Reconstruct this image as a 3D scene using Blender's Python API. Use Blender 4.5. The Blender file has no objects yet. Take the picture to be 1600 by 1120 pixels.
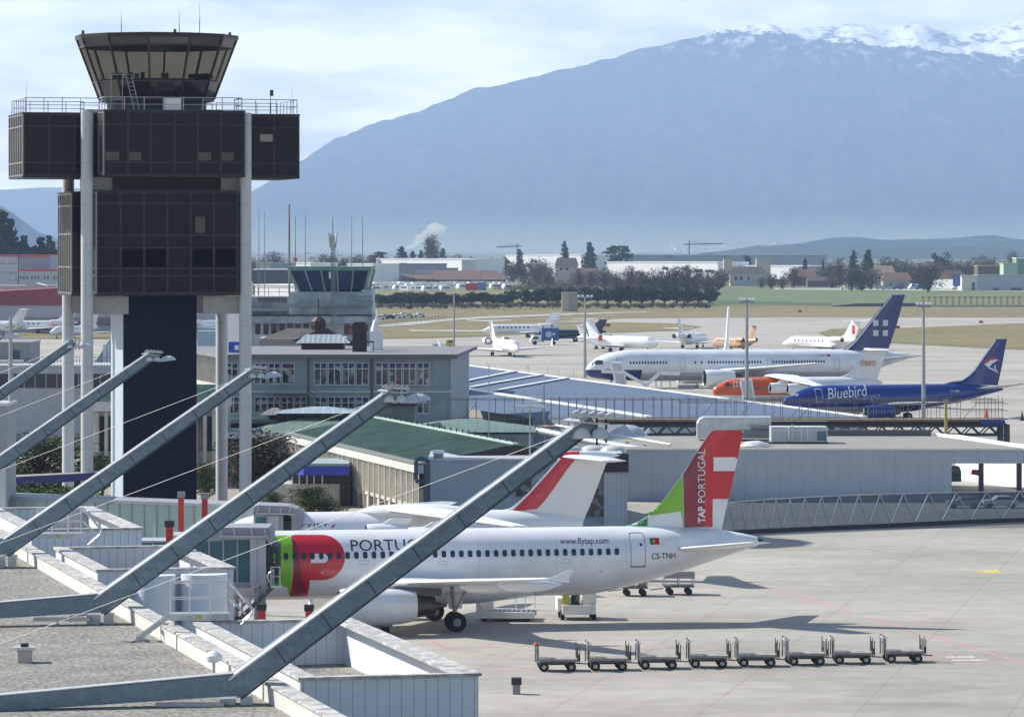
import bpy, bmesh, math, random
from mathutils import Vector, Matrix, noise
R = math.radians
scene = bpy.context.scene
COL = scene.collection
# ---------------------------------------------------------------- camera, sky, sun, exposure
F, H, YH = 6500.0, 23.0, 385.0            # focal length in photo pixels, eye height, horizon row
cam = bpy.data.cameras.new('camera')
cam.sensor_width = 36.0; cam.lens = F / 1600 * 36.0
cam.shift_y = -(560 - YH) / 1600; cam.clip_start = 1.0; cam.clip_end = 60000
camo = bpy.data.objects.new('camera', cam); COL.objects.link(camo)
camo.location = (0, 0, H); camo.rotation_euler = (R(90), 0, 0); scene.camera = camo
SUNV = Vector((-13.0, 5.9, 11.4)).normalized()
SEL = math.asin(SUNV.z); SAZ = math.atan2(SUNV.x, SUNV.y)
world = bpy.data.worlds.new("World"); scene.world = world; world.use_nodes = True
wt = world.node_tree; wn = wt.nodes; wl = wt.links
for n in list(wn): wn.remove(n)
wo = wn.new('ShaderNodeOutputWorld'); bg = wn.new('ShaderNodeBackground'); sky = wn.new('ShaderNodeTexSky')
sky.sky_type = 'NISHITA'; sky.sun_disc = False; sky.sun_elevation = SEL; sky.sun_rotation = SAZ
sky.air_density = 1.2; sky.dust_density = 0.8; sky.ozone_density = 1.5; sky.altitude = 400
bg.inputs['Strength'].default_value = 0.09
tc = wn.new('ShaderNodeTexCoord'); mp = wn.new('ShaderNodeMapping'); mp.inputs['Scale'].default_value = (14, 14, 60)
nz = wn.new('ShaderNodeTexNoise'); nz.inputs['Scale'].default_value = 1.3; nz.inputs['Detail'].default_value = 5; nz.inputs['Roughness'].default_value = .55
cr = wn.new('ShaderNodeValToRGB'); cr.color_ramp.elements[0].position = .38; cr.color_ramp.elements[1].position = .60
cr.color_ramp.elements[0].color = (.30, .30, .30, 1); cr.color_ramp.elements[1].color = (.95, .95, .95, 1)
mx = wn.new('ShaderNodeMixRGB'); mx.inputs['Color2'].default_value = (18.3, 17.6, 16.6, 1)
wl.new(tc.outputs['Generated'], mp.inputs['Vector']); wl.new(mp.outputs[0], nz.inputs['Vector']); wl.new(nz.outputs['Fac'], cr.inputs[0])
sz = wn.new('ShaderNodeSeparateXYZ'); wl.new(tc.outputs['Generated'], sz.inputs[0])
mr = wn.new('ShaderNodeMapRange'); mr.inputs['From Min'].default_value = .09; mr.inputs['From Max'].default_value = .28; mr.inputs['To Min'].default_value = 1; mr.inputs['To Max'].default_value = .03; wl.new(sz.outputs[2], mr.inputs['Value'])
mu = wn.new('ShaderNodeMath'); mu.operation = 'MULTIPLY'; wl.new(cr.outputs[0], mu.inputs[0]); wl.new(mr.outputs[0], mu.inputs[1])
my = wn.new('ShaderNodeMapRange'); my.inputs['From Min'].default_value = -.1; my.inputs['From Max'].default_value = .7; my.inputs['To Min'].default_value = .12; my.inputs['To Max'].default_value = 1; wl.new(sz.outputs[1], my.inputs['Value'])
mv = wn.new('ShaderNodeMath'); mv.operation = 'MULTIPLY'; wl.new(mu.outputs[0], mv.inputs[0]); wl.new(my.outputs[0], mv.inputs[1])
wl.new(mv.outputs[0], mx.inputs['Fac']); wl.new(sky.outputs[0], mx.inputs['Color1']); wl.new(mx.outputs[0], bg.inputs['Color']); wl.new(bg.outputs[0], wo.inputs['Surface'])
sun = bpy.data.lights.new('sun', 'SUN'); sun.energy = 5.0; sun.angle = R(.5); sun.color = (1, .945, .85)
suno = bpy.data.objects.new('sun', sun); COL.objects.link(suno); suno.location = (0, 0, 300)
suno.rotation_euler = SUNV.to_track_quat('Z', 'Y').to_euler()
scene.view_settings.view_transform = 'Standard'; scene.view_settings.look = 'None'
scene.view_settings.exposure = 0.64; scene.view_settings.gamma = 1
scene.cycles.volume_bounces = 1; scene.cycles.max_bounces = 6; scene.cycles.transparent_max_bounces = 12
scene.cycles.use_denoising = True
# ---------------------------------------------------------------- helpers
def W(px, py, D): return Vector(((px - 800) / F * D, D, H - (py - YH) / F * D))
def G(px, py, z=0.0):
    D = (H - z) * F / (py - YH); return Vector(((px - 800) / F * D, D, z))
def XD(px, D, z=0.0): return Vector(((px - 800) / F * D, D, z))
def ZD(py, D): return H - (py - YH) / F * D

class MB:
    def __init__(s): s.v = []; s.f = []; s.m = []
    def add(s, vs, fs, mi=0):
        o = len(s.v); s.v += [tuple(v) for v in vs]; s.f += [tuple(i + o for i in f) for f in fs]; s.m += [mi] * len(fs); return s
    def box(s, x0, x1, y0, y1, z0, z1, mi=0):
        return s.add([(x0,y0,z0),(x1,y0,z0),(x1,y1,z0),(x0,y1,z0),(x0,y0,z1),(x1,y0,z1),(x1,y1,z1),(x0,y1,z1)],
                     [(3,2,1,0),(4,5,6,7),(0,1,5,4),(1,2,6,5),(2,3,7,6),(3,0,4,7)], mi)
    def cbox(s, c, d, mi=0, rz=0):
        M = Matrix.Rotation(rz, 3, 'Z'); c = Vector(c); hx, hy, hz = d[0]/2, d[1]/2, d[2]/2
        vs = [c + M @ Vector((x*hx, y*hy, z*hz)) for z in (-1,1) for x, y in ((-1,-1),(1,-1),(1,1),(-1,1))]
        return s.add(vs, [(3,2,1,0),(4,5,6,7),(0,1,5,4),(1,2,6,5),(2,3,7,6),(3,0,4,7)], mi)
    def quad(s, a, b, c, d, mi=0): return s.add([a, b, c, d], [(0,1,2,3)], mi)
    def poly(s, pts, mi=0): return s.add(pts, [tuple(range(len(pts)))], mi)
    def prism(s, pts, vec, mi=0):
        n = len(pts); vec = Vector(vec); a = [Vector(p) for p in pts]
        return s.add(a + [p + vec for p in a], [tuple(range(n))[::-1], tuple(range(n, 2*n))] + [(i, (i+1) % n, n+(i+1) % n, n+i) for i in range(n)], mi)
    def tube(s, p0, p1, r0, r1=None, n=8, mi=0, cap=True):
        p0 = Vector(p0); p1 = Vector(p1); r1 = r0 if r1 is None else r1
        q = (p1 - p0).to_track_quat('Z', 'Y')
        vs = [p + q @ Vector((r*math.cos(a), r*math.sin(a), 0)) for p, r in ((p0, r0), (p1, r1)) for a in [2*math.pi*(i+.5)/n for i in range(n)]]
        fs = [(i, (i+1) % n, n+(i+1) % n, n+i) for i in range(n)]
        if cap: fs += [tuple(range(n))[::-1], tuple(range(n, 2*n))]
        return s.add(vs, fs, mi)
    def bar(s, p0, p1, w, h, mi=0, up=(0,0,1)):
        p0 = Vector(p0); p1 = Vector(p1); d = (p1-p0).normalized(); u = Vector(up)
        if abs(d.dot(u)) > .99: u = Vector((0,1,0))
        a = d.cross(u).normalized()*w/2; b = a.cross(d).normalized()*h/2
        vs = [p + sa*a + sb*b for p in (p0, p1) for sa, sb in ((-1,-1),(1,-1),(1,1),(-1,1))]
        return s.add(vs, [(3,2,1,0),(4,5,6,7),(0,1,5,4),(1,2,6,5),(2,3,7,6),(3,0,4,7)], mi)
    def path(s, pts, r, n=6, mi=0):
        for a, b in zip(pts[:-1], pts[1:]): s.tube(a, b, r, n=n, mi=mi)
        return s
    def loft(s, rings, cap=True, mi=0, close=True):
        n = len(rings[0]); o = len(s.v); vs = [v for r in rings for v in r]; fs = []
        for k in range(len(rings)-1):
            for i in range(n if close else n-1): fs.append((k*n+i, k*n+(i+1) % n, (k+1)*n+(i+1) % n, (k+1)*n+i))
        if cap: fs += [tuple(range(n))[::-1], tuple(range((len(rings)-1)*n, len(rings)*n))]
        return s.add(vs, fs, mi)
    def ell(s, c, r, nu=10, nv=6, mi=0):
        c = Vector(c); rings = []
        for j in range(nv+1):
            t = -math.pi/2 + math.pi*j/nv; rr = max(math.cos(t), .02)
            rings.append([c + Vector((r[0]*rr*math.cos(2*math.pi*i/nu), r[1]*rr*math.sin(2*math.pi*i/nu), r[2]*math.sin(t))) for i in range(nu)])
        return s.loft(rings, mi=mi)
    def xf(s, M): s.v = [tuple(M @ Vector(v)) for v in s.v]; return s
    def build(s, name, mat, parent=None, smooth=False, fix=True, bevel=0):
        me = bpy.data.meshes.new(name); me.from_pydata(s.v, [], s.f)
        for m_ in (mat if isinstance(mat, (list, tuple)) else [mat]): me.materials.append(m_)
        if isinstance(mat, (list, tuple)): me.polygons.foreach_set('material_index', s.m)
        if fix:
            bm = bmesh.new(); bm.from_mesh(me); bmesh.ops.recalc_face_normals(bm, faces=bm.faces)
            bm.to_mesh(me); bm.free()
        if smooth:
            me.polygons.foreach_set('use_smooth', [True]*len(me.polygons))
            try: me.set_sharp_from_angle(angle=R(35))
            except Exception: pass
        me.update()
        o = bpy.data.objects.new(name, me); COL.objects.link(o)
        if parent is not None: o.parent = parent
        if bevel:
            b = o.modifiers.new('b', 'BEVEL'); b.width = bevel; b.segments = 2; b.limit_method = 'ANGLE'
        return o
def empty(name, loc=(0,0,0), rz=0.0, parent=None):
    o = bpy.data.objects.new(name, None); COL.objects.link(o); o.location = loc; o.rotation_euler = (0,0,rz)
    o.empty_display_size = .1
    if parent is not None: o.parent = parent
    return o
def tag(o, label, cat, group=None):
    o['label'] = label; o['category'] = cat
    if group: o['group'] = group
    return o
def struct(o, kind='structure'): o['kind'] = kind; return o
def thing(name, label, cat, loc=(0,0,0), rz=0.0, group=None): return tag(empty(name, loc, rz), label, cat, group)
def copy_tree(o, parent=None, loc=None, rz=None, label=None, scale=None):
    c = o.copy(); COL.objects.link(c)
    if parent is not None: c.parent = parent
    for ch in KIDS.get(o.name, None) or [x for x in o.children]: copy_tree(ch, c)
    if loc is not None: c.location = loc
    if rz is not None: c.rotation_euler = (0, 0, rz)
    if label: c['label'] = label
    if scale is not None: c.scale = scale if hasattr(scale, '__len__') else (scale,)*3
    return c
KIDS = {}
ORD = ['leftmost','second','third','fourth','fifth','sixth','seventh','eighth','ninth','tenth','eleventh','twelfth','thirteenth','fourteenth','fifteenth','sixteenth','seventeenth','eighteenth','nineteenth','twentieth','twenty-first','twenty-second','twenty-third','twenty-fourth','twenty-fifth','twenty-sixth','twenty-seventh','twenty-eighth','twenty-ninth','thirtieth']
def nth(i, n): return 'rightmost' if i == n-1 else ORD[i] if i < len(ORD) else 'one far right'
MATS = {}
def mat(name, c=None, rough=.6, metal=0.0, var=.12, scale=1.0, bump=0.0, c2=None, stretch=(1,1,1), detail=5, spec=.5, lo=.35, hi=.65, coat=0, trans=0.0, fine=0.0, fc=(.62,1.15)):
    if name in MATS: return MATS[name]
    m = bpy.data.materials.new(name); m.use_nodes = True; t = m.node_tree; n = t.nodes; l = t.links; b = n['Principled BSDF']
    b.inputs['Roughness'].default_value = rough; b.inputs['Metallic'].default_value = metal
    b.inputs['Specular IOR Level'].default_value = spec
    if coat: b.inputs['Coat Weight'].default_value = coat; b.inputs['Coat Roughness'].default_value = .08
    if trans: b.inputs['Transmission Weight'].default_value = trans
    tc = n.new('ShaderNodeTexCoord'); mp = n.new('ShaderNodeMapping'); mp.inputs['Scale'].default_value = stretch
    nz = n.new('ShaderNodeTexNoise'); nz.inputs['Scale'].default_value = scale; nz.inputs['Detail'].default_value = detail; nz.inputs['Roughness'].default_value = .6
    l.new(tc.outputs['Object'], mp.inputs[0]); l.new(mp.outputs[0], nz.inputs['Vector'])
    r = n.new('ShaderNodeValToRGB'); r.color_ramp.elements[0].position = lo; r.color_ramp.elements[1].position = hi
    c2 = c2 or tuple(x*(1-var) for x in c)
    c1 = tuple(min(1, x*(1+var*.4)) for x in c)
    r.color_ramp.elements[0].color = (*c2, 1); r.color_ramp.elements[1].color = (*c1, 1)
    l.new(nz.outputs['Fac'], r.inputs[0]); out = r.outputs[0]
    if fine:
        n2 = n.new('ShaderNodeTexNoise'); n2.inputs['Scale'].default_value = fine; n2.inputs['Detail'].default_value = 3
        l.new(tc.outputs['Object'], n2.inputs['Vector'])
        r2 = n.new('ShaderNodeValToRGB'); r2.color_ramp.elements[0].position = .35; r2.color_ramp.elements[1].position = .65
        r2.color_ramp.elements[0].color = (fc[0],)*3+(1,); r2.color_ramp.elements[1].color = (fc[1],)*3+(1,)
        x = n.new('ShaderNodeMixRGB'); x.blend_type = 'MULTIPLY'; x.inputs[0].default_value = 1
        l.new(n2.outputs['Fac'], r2.inputs[0]); l.new(out, x.inputs[1]); l.new(r2.outputs[0], x.inputs[2]); out = x.outputs[0]
    l.new(out, b.inputs['Base Color'])
    if bump:
        bp = n.new('ShaderNodeBump'); bp.inputs['Strength'].default_value = bump; bp.inputs['Distance'].default_value = .05
        l.new(nz.outputs['Fac'], bp.inputs['Height']); l.new(bp.outputs[0], b.inputs['Normal'])
    MATS[name] = m; return m
def seam_mat(name, c, pitch, axis=0, width=.04, dark=.6, rough=.5, metal=0.0, var=.1, pitch2=None, scale=.6, bump=.3):
    """painted metal or boards with seams every `pitch` metres along an object axis"""
    m = mat(name, c, rough=rough, metal=metal, var=var, scale=scale)
    t = m.node_tree; n = t.nodes; l = t.links; b = n['Principled BSDF']
    src = b.inputs['Base Color'].links[0].from_socket
    tcn = [q for q in n if q.type == 'TEX_COORD'][0]; sp = n.new('ShaderNodeSeparateXYZ'); l.new(tcn.outputs['Object'], sp.inputs[0])
    def line(ax, p, w):
        a = n.new('ShaderNodeMath'); a.operation = 'DIVIDE'; a.inputs[1].default_value = p; l.new(sp.outputs[ax], a.inputs[0])
        f = n.new('ShaderNodeMath'); f.operation = 'FRACT'; l.new(a.outputs[0], f.inputs[0])
        g = n.new('ShaderNodeMath'); g.operation = 'LESS_THAN'; g.inputs[1].default_value = w/p; l.new(f.outputs[0], g.inputs[0]); return g.outputs[0]
    k = line(axis, pitch, width)
    if pitch2:
        k2 = line(2, pitch2, width); mxm = n.new('ShaderNodeMath'); mxm.operation = 'MAXIMUM'; l.new(k, mxm.inputs[0]); l.new(k2, mxm.inputs[1]); k = mxm.outputs[0]
    x = n.new('ShaderNodeMixRGB'); x.blend_type = 'MULTIPLY'; x.inputs[2].default_value = (dark, dark, dark, 1)
    l.new(k, x.inputs[0]); l.new(src, x.inputs[1]); l.new(x.outputs[0], b.inputs['Base Color'])
    if bump:
        bp = n.new('ShaderNodeBump'); bp.invert = True; bp.inputs['Strength'].default_value = bump; bp.inputs['Distance'].default_value = .03
        l.new(k, bp.inputs['Height']); l.new(bp.outputs[0], b.inputs['Normal'])
    return m
def glass_mat(name, c=(.02,.03,.04), rough=.05, var=.3):
    return mat(name, c, rough=rough, var=var, scale=.3, spec=1.0)
def clear_glass(name, c, mixf=.5, tint=None):
    m = bpy.data.materials.new(name); m.use_nodes = True; t = m.node_tree; n = t.nodes; l = t.links; b = n['Principled BSDF']
    b.inputs['Base Color'].default_value = (*c, 1); b.inputs['Roughness'].default_value = .06
    tr = n.new('ShaderNodeBsdfTransparent'); tr.inputs[0].default_value = (*tint, 1) if tint else tuple(min(1, x*1.1+.25) for x in c)+(1,)
    x = n.new('ShaderNodeMixShader'); x.inputs[0].default_value = mixf
    l.new(b.outputs[0], x.inputs[1]); l.new(tr.outputs[0], x.inputs[2]); l.new(x.outputs[0], n['Material Output'].inputs[0]); MATS[name] = m; return m
def text_mesh(s, size, extrude=0.0, shear=0.0, bold=0.0, spacing=1.0, align='LEFT'):
    cu = bpy.data.curves.new('t', 'FONT'); cu.body = s; cu.size = size; cu.extrude = extrude; cu.shear = shear; cu.offset = bold; cu.space_character = spacing
    cu.align_x = align; cu.resolution_u = 3
    o = bpy.data.objects.new('t', cu); COL.objects.link(o); bpy.context.view_layer.update()
    me = bpy.data.meshes.new_from_object(o.evaluated_get(bpy.context.evaluated_depsgraph_get()))
    bpy.data.objects.remove(o); bpy.data.curves.remove(cu); return me
# common materials
WHITE = mat('white_paint', (.78,.79,.80), rough=.35, var=.06, scale=.4)
STEEL = mat('galvanised_steel', (.36,.39,.42), rough=.45, metal=.4, var=.3, scale=2.5)
DARKM = mat('dark_metal', (.03,.03,.035), rough=.5, var=.3, scale=3)
GREYM = mat('grey_metal', (.25,.27,.29), rough=.5, metal=.3, var=.15, scale=2)
ALU = mat('bright_aluminium', (.62,.64,.66), rough=.35, metal=.6, var=.12, scale=2)
RUBBER = mat('black_rubber', (.018,.018,.02), rough=.8, var=.3, scale=6)
REDP = mat('red_paint', (.55,.03,.02), rough=.45, var=.12)
BLUEP = mat('blue_paint', (.02,.05,.32), rough=.4, var=.1)
CONC = mat('pale_concrete', (.42,.41,.38), rough=.85, var=.15, scale=.8)
WINDOW = glass_mat('window_glass', (.03,.045,.06))
# ---------------------------------------------------------------- land
random.seed(3)
def sheet(name, pts, m, z):
    return struct(MB().poly([(p[0], p[1], z) for p in pts]).build(name, m, fix=False))
def gp(l, z=0): return [G(x, y, z) for x, y in l]
far_land = mat('far_plain', (.13,.14,.085), rough=1, var=.5, scale=.0016, c2=(.07,.07,.05), detail=8, stretch=(1,.35,1))
sheet('ground', [(-9000, 40), (9000, 40), (9000, 27800), (-9000, 27800)], far_land, -.12)
# concrete apron: slabs, joints, stains
ap = mat('apron_concrete', (.40,.37,.32), rough=.85, var=.16, scale=.045, c2=(.33,.315,.285), stretch=(.8,1,1), detail=9, fine=.5, lo=.3, hi=.7)
def apron_details(m):
    t = m.node_tree; n = t.nodes; l = t.links; b = n['Principled BSDF']
    r2 = [q for q in n if q.type == 'VALTORGB'][1]; r2.color_ramp.elements[0].color = (.9,.9,.9,1); r2.color_ramp.elements[1].color = (1.05,1.05,1.05,1)
    src = b.inputs['Base Color'].links[0].from_socket; tcn = [q for q in n if q.type == 'TEX_COORD'][0]
    mp = n.new('ShaderNodeMapping'); mp.inputs['Rotation'].default_value = (0,0,R(11)); l.new(tcn.outputs['Object'], mp.inputs[0])
    br = n.new('ShaderNodeTexBrick'); br.offset = 0; br.inputs['Scale'].default_value = 1; br.inputs['Brick Width'].default_value = 7.5; br.inputs['Row Height'].default_value = 7.5
    br.inputs['Mortar Size'].default_value = .09; br.inputs['Mortar Smooth'].default_value = .3
    br.inputs['Color1'].default_value = (1,1,1,1); br.inputs['Color2'].default_value = (.95,.95,.95,1); br.inputs['Mortar'].default_value = (.86,.85,.83,1)
    l.new(mp.outputs[0], br.inputs['Vector'])
    x = n.new('ShaderNodeMixRGB'); x.blend_type = 'MULTIPLY'; x.inputs[0].default_value = 1; l.new(src, x.inputs[1]); l.new(br.outputs['Color'], x.inputs[2])
    # dark tyre and oil stains, stretched along the taxi direction
    mp2 = n.new('ShaderNodeMapping'); mp2.inputs['Scale'].default_value = (.025,.05,1); mp2.inputs['Rotation'].default_value = (0,0,R(6)); l.new(tcn.outputs['Object'], mp2.inputs[0])
    nz = n.new('ShaderNodeTexNoise'); nz.inputs['Scale'].default_value = 1; nz.inputs['Detail'].default_value = 8; nz.inputs['Roughness'].default_value = .7; l.new(mp2.outputs[0], nz.inputs['Vector'])
    r = n.new('ShaderNodeValToRGB'); r.color_ramp.elements[0].position = .36; r.color_ramp.elements[1].position = .56; r.color_ramp.elements[0].color = (.74,.73,.71,1); r.color_ramp.elements[1].color = (1,1,1,1)
    l.new(nz.outputs['Fac'], r.inputs[0])
    y = n.new('ShaderNodeMixRGB'); y.blend_type = 'MULTIPLY'; y.inputs[0].default_value = 1; l.new(x.outputs[0], y.inputs[1]); l.new(r.outputs[0], y.inputs[2]); l.new(y.outputs[0], b.inputs['Base Color'])
apron_details(ap)
sheet('apron', gp([(-3600, 1500), (5200, 1500), (2600, 482), (-900, 482)]), ap, 0)
GRASS = mat('dry_grass', (.20,.155,.065), rough=1, var=.3, scale=.02, c2=(.15,.13,.045), stretch=(.35,1.6,1), detail=8, fine=.25)
GRASSG = mat('green_grass', (.15,.16,.04), rough=1, var=.3, scale=.015, c2=(.19,.145,.06), stretch=(.3,1.6,1), detail=8, fine=.25)
GREENF = mat('green_field', (.075,.125,.03), rough=1, var=.2, scale=.01, c2=(.11,.125,.06), stretch=(.4,1.2,1), detail=7)
DGREEN = mat('dark_green_crop', (.04,.085,.03), rough=1, var=.25, scale=.03)
TAXI = mat('taxiway_concrete', (.42,.41,.38), rough=.9, var=.12, scale=.02, stretch=(.3,1.5,1), fine=.2)
# far band of grass across the whole airfield, taxiway through it
sheet('grass_strip', gp([(-900, 470), (2600, 470), (2600, 497), (1250, 496), (1000, 497), (760, 505), (640, 513), (560, 520), (-900, 520)]), GRASS, .05)
sheet('grass_strip', gp([(-900, 462), (560, 470), (780, 484), (950, 483), (1040, 478), (1500, 479), (2600, 480), (2600, 430), (-900, 430)]), GRASSG, .10)
sheet('taxiway', gp([(585, 512), (640, 509), (700, 502), (760, 498), (860, 494), (960, 490), (1010, 489), (1010, 487.6), (960, 488.4), (860, 491.4), (760, 495), (700, 498.6), (640, 503.5), (585, 509)]), TAXI, .15)
sheet('grass_island', gp([(-900, 530), (560, 530), (640, 529), (760, 526), (830, 522), (960, 520), (1070, 516.5), (1096, 511), (1060, 505.8), (970, 504), (880, 503), (760, 503), (640, 510), (-900, 520)]), GRASS, .08)
sheet('grass_edge', gp([(560, 529), (640, 528), (770, 525), (770, 520), (700, 519), (600, 521), (560, 523)]), GRASSG, .12)
sheet('taxiway', gp([(640, 518.5), (760, 519.2), (830, 518), (900, 517), (900, 515.6), (760, 516.6), (640, 516.2)]), TAXI, .16)
sheet('grass_island', gp([(1278, 520), (1300, 529), (1340, 534), (1480, 541), (1600, 547), (2600, 585), (2600, 470+30), (1600, 505), (1500, 509), (1400, 513), (1300, 514)]), GRASS, .05)
sheet('grass_edge', gp([(1282, 521), (1302, 528), (1345, 533), (1480, 539), (1600, 545), (1600, 541), (1480, 533), (1400, 526), (1450, 519), (1330, 515), (1300, 516)]), GRASSG, .09)
sheet('green_field', gp([(1090, 476), (1300, 478), (1500, 479), (2600, 480), (2600, 440), (1600, 447), (1200, 447), (1090, 452)]), GREENF, .14)
sheet('crop_strip', gp([(1105, 469), (1300, 474), (1300, 477.5), (1105, 475.5)]), DGREEN, .18)
sheet('access_road', gp([(1210, 453), (1600, 455.5), (2200, 456), (2200, 453.5), (1600, 453), (1210, 450.5)]), TAXI, .2)
# airfield markings: painted lines
REDL = mat('faded_red_line', (.50,.17,.16), rough=.8, var=.35, scale=.6, c2=(.43,.33,.31), lo=.35, hi=.6)
YELL = mat('yellow_marking', (.62,.50,.08), rough=.8, var=.2)
FYEL = mat('faded_yellow_line', (.43,.40,.30), rough=.85, var=.2, scale=.3)
WHL = mat('worn_white_marking', (.62,.58,.56), rough=.8, var=.35, scale=1.5, c2=(.42,.40,.38), lo=.4, hi=.6)
def gline(name, pts, w, m, z):
    mb = MB(); P_ = gp(pts)
    for a, b in zip(P_[:-1], P_[1:]):
        d = (b-a); d.z = 0; n_ = Vector((-d.y, d.x, 0)).normalized()*w/2
        mb.quad(a-n_+Vector((0,0,z)), b-n_+Vector((0,0,z)), b+n_+Vector((0,0,z)), a+n_+Vector((0,0,z)))
    return struct(mb.build(name, m, fix=False))
gline('red_line', [(1140, 905), (1210, 920), (1290, 943), (1340, 959)], .22, REDL, .004)
gline('red_line', [(1352, 964), (1420, 983), (1500, 1006), (1600, 1036), (1660, 1054)], .22, REDL, .004)
gline('red_line', [(640, 1062), (740, 1053), (840, 1042)], .2, REDL, .004)
gline('red_line', [(660, 990), (690, 1010), (700, 1012), (840, 1032)], .14, REDL, .005)
gline('red_line', [(690, 1012), (850, 1009), (890, 1011)], .12, REDL, .006)
gline('red_line', [(620, 1058), (700, 1035), (840, 1045)], .12, REDL, .007)
gline('yellow_line', [(1100, 892), (1500, 893), (1600, 893), (1900, 893)], .25, FYEL, .004)
gline('yellow_line', [(1180, 962), (1300, 960), (1430, 960), (1800, 955)], .2, FYEL, .005)
gline('yellow_line', [(1200, 838), (1900, 848)], .25, FYEL, .004)
sheet('yellow_marking', gp([(1520, 892.4), (1558, 890), (1567, 895), (1530, 893.6)]), YELL, .008)
mb = MB()
random.seed(8)
for row, (y, x0, x1) in enumerate(((1025.5, 1478, 1520), (1030.5, 1488, 1540))):
    x = x0
    while x < x1:
        mb.poly([G(x, y+1.4, .009), G(x+3.4, y+1.4, .009), G(x+3.0, y-1.0, .009), G(x-.4, y-1.0, .009)]); x += 4.6
struct(mb.build('white_stand_number', WHL, fix=False))
gline('red_marking', [(1448, 1027), (1475, 1034), (1540, 1032)], .15, REDL, .01)
for x0 in (1462, 1484):
    gline('red_marking', [(x0, 1022), (x0+10, 1026)], .12, REDL, .011)
# dark asphalt road in front of the curved glass screen
ASPH = mat('dark_asphalt', (.13,.13,.13), rough=.9, var=.15, scale=.4)
sheet('road', gp([(1120, 836), (1200, 834), (1300, 829), (1400, 826), (1600, 824.5), (2100, 824), (2100, 814), (1600, 815), (1400, 817), (1300, 820), (1200, 824), (1120, 828)]), ASPH, .006)
# ---------------------------------------------------------------- mountain with snow, hills
RIDGE = [(-300,560),(-60,500),(60,455),(150,430),(250,395),(300,375),(360,335),(400,300),(470,250),(520,222),(560,203),(600,188),(650,176),(700,155),(750,138),(800,128),(850,117),(900,104),(950,92),(1000,78),(1050,66),(1100,55),(1150,43),(1175,38),(1200,38),(1220,44),(1260,43),(1290,42),(1320,38),(1345,36),(1370,44),(1395,44),(1415,38),(1435,37),(1460,44),(1490,49),(1530,50),(1560,45),(1580,35),(1600,30),(1700,22),(1900,60),(2200,110)]
def interp(pts, x):
    if x <= pts[0][0]: return pts[0][1]
    for (a, b), (c, d) in zip(pts[:-1], pts[1:]):
        if x <= c: return b + (d-b)*(x-a)/(c-a)
    return pts[-1][1]
mm = bpy.data.materials.new('forest_and_snow'); mm.use_nodes = True
t = mm.node_tree; n = t.nodes; l = t.links; b = n['Principled BSDF']; b.inputs['Roughness'].default_value = 1; b.inputs['Specular IOR Level'].default_value = 0
tcn = n.new('ShaderNodeTexCoord'); sp = n.new('ShaderNodeSeparateXYZ'); l.new(tcn.outputs['Object'], sp.inputs[0])
na = n.new('ShaderNodeTexNoise'); na.inputs['Scale'].default_value = .0042; na.inputs['Detail'].default_value = 9; na.inputs['Roughness'].default_value = .65
l.new(tcn.outputs['Object'], na.inputs['Vector'])
nb = n.new('ShaderNodeTexNoise'); nb.inputs['Scale'].default_value = .014; nb.inputs['Detail'].default_value = 6; nb.inputs['Roughness'].default_value = .7
mpb = n.new('ShaderNodeMapping'); mpb.inputs['Scale'].default_value = (1,.3,.5); l.new(tcn.outputs['Object'], mpb.inputs[0]); l.new(mpb.outputs[0], nb.inputs['Vector'])
def mth(op, a, b_=None, v=None):
    q = n.new('ShaderNodeMath'); q.operation = op
    if isinstance(a, (int, float)): q.inputs[0].default_value = a
    else: l.new(a, q.inputs[0])
    if b_ is not None:
        if isinstance(b_, (int, float)): q.inputs[1].default_value = b_
        else: l.new(b_, q.inputs[1])
    return q.outputs[0]
# snow where z is above a line that falls towards the right
zz = mth('ADD', mth('ADD', sp.outputs[2], mth('MULTIPLY', sp.outputs[0], .12)), mth('MULTIPLY', mth('SUBTRACT', na.outputs['Fac'], .5), 150))
zz = mth('ADD', zz, mth('MULTIPLY', mth('SUBTRACT', nb.outputs['Fac'], .5), 120))
sn = n.new('ShaderNodeMapRange'); sn.inputs['From Min'].default_value = 1395; sn.inputs['From Max'].default_value = 1408; l.new(zz, sn.inputs['Value'])
fr = n.new('ShaderNodeValToRGB'); fr.color_ramp.elements[0].position = .35; fr.color_ramp.elements[1].position = .66
fr.color_ramp.elements[0].color = (.012,.02,.025,1); fr.color_ramp.elements[1].color = (.07,.075,.06,1); l.new(nb.outputs['Fac'], fr.inputs[0])
# pale rocky clearings in the forest and meadows near the foot
cl = n.new('ShaderNodeValToRGB'); cl.color_ramp.elements[0].position = .60; cl.color_ramp.elements[1].position = .72; cl.color_ramp.elements[0].color = (0,0,0,1); cl.color_ramp.elements[1].color = (.5,.5,.5,1)
l.new(na.outputs['Fac'], cl.inputs[0])
m1 = n.new('ShaderNodeMixRGB'); m1.inputs[2].default_value = (.20,.21,.20,1); l.new(cl.outputs[0], m1.inputs[0]); l.new(fr.outputs[0], m1.inputs[1])
fo = n.new('ShaderNodeMapRange'); fo.inputs['From Min'].default_value = 210; fo.inputs['From Max'].default_value = 20; l.new(mth('ADD', sp.outputs[2], mth('MULTIPLY', na.outputs['Fac'], 60)), fo.inputs['Value'])
m3 = n.new('ShaderNodeMixRGB'); m3.inputs[2].default_value = (.26,.27,.17,1); l.new(fo.outputs[0], m3.inputs[0]); l.new(m1.outputs[0], m3.inputs[1])
nc = n.new('ShaderNodeTexNoise'); nc.inputs['Scale'].default_value = .006; nc.inputs['Detail'].default_value = 7; nc.inputs['Roughness'].default_value = .75
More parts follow.
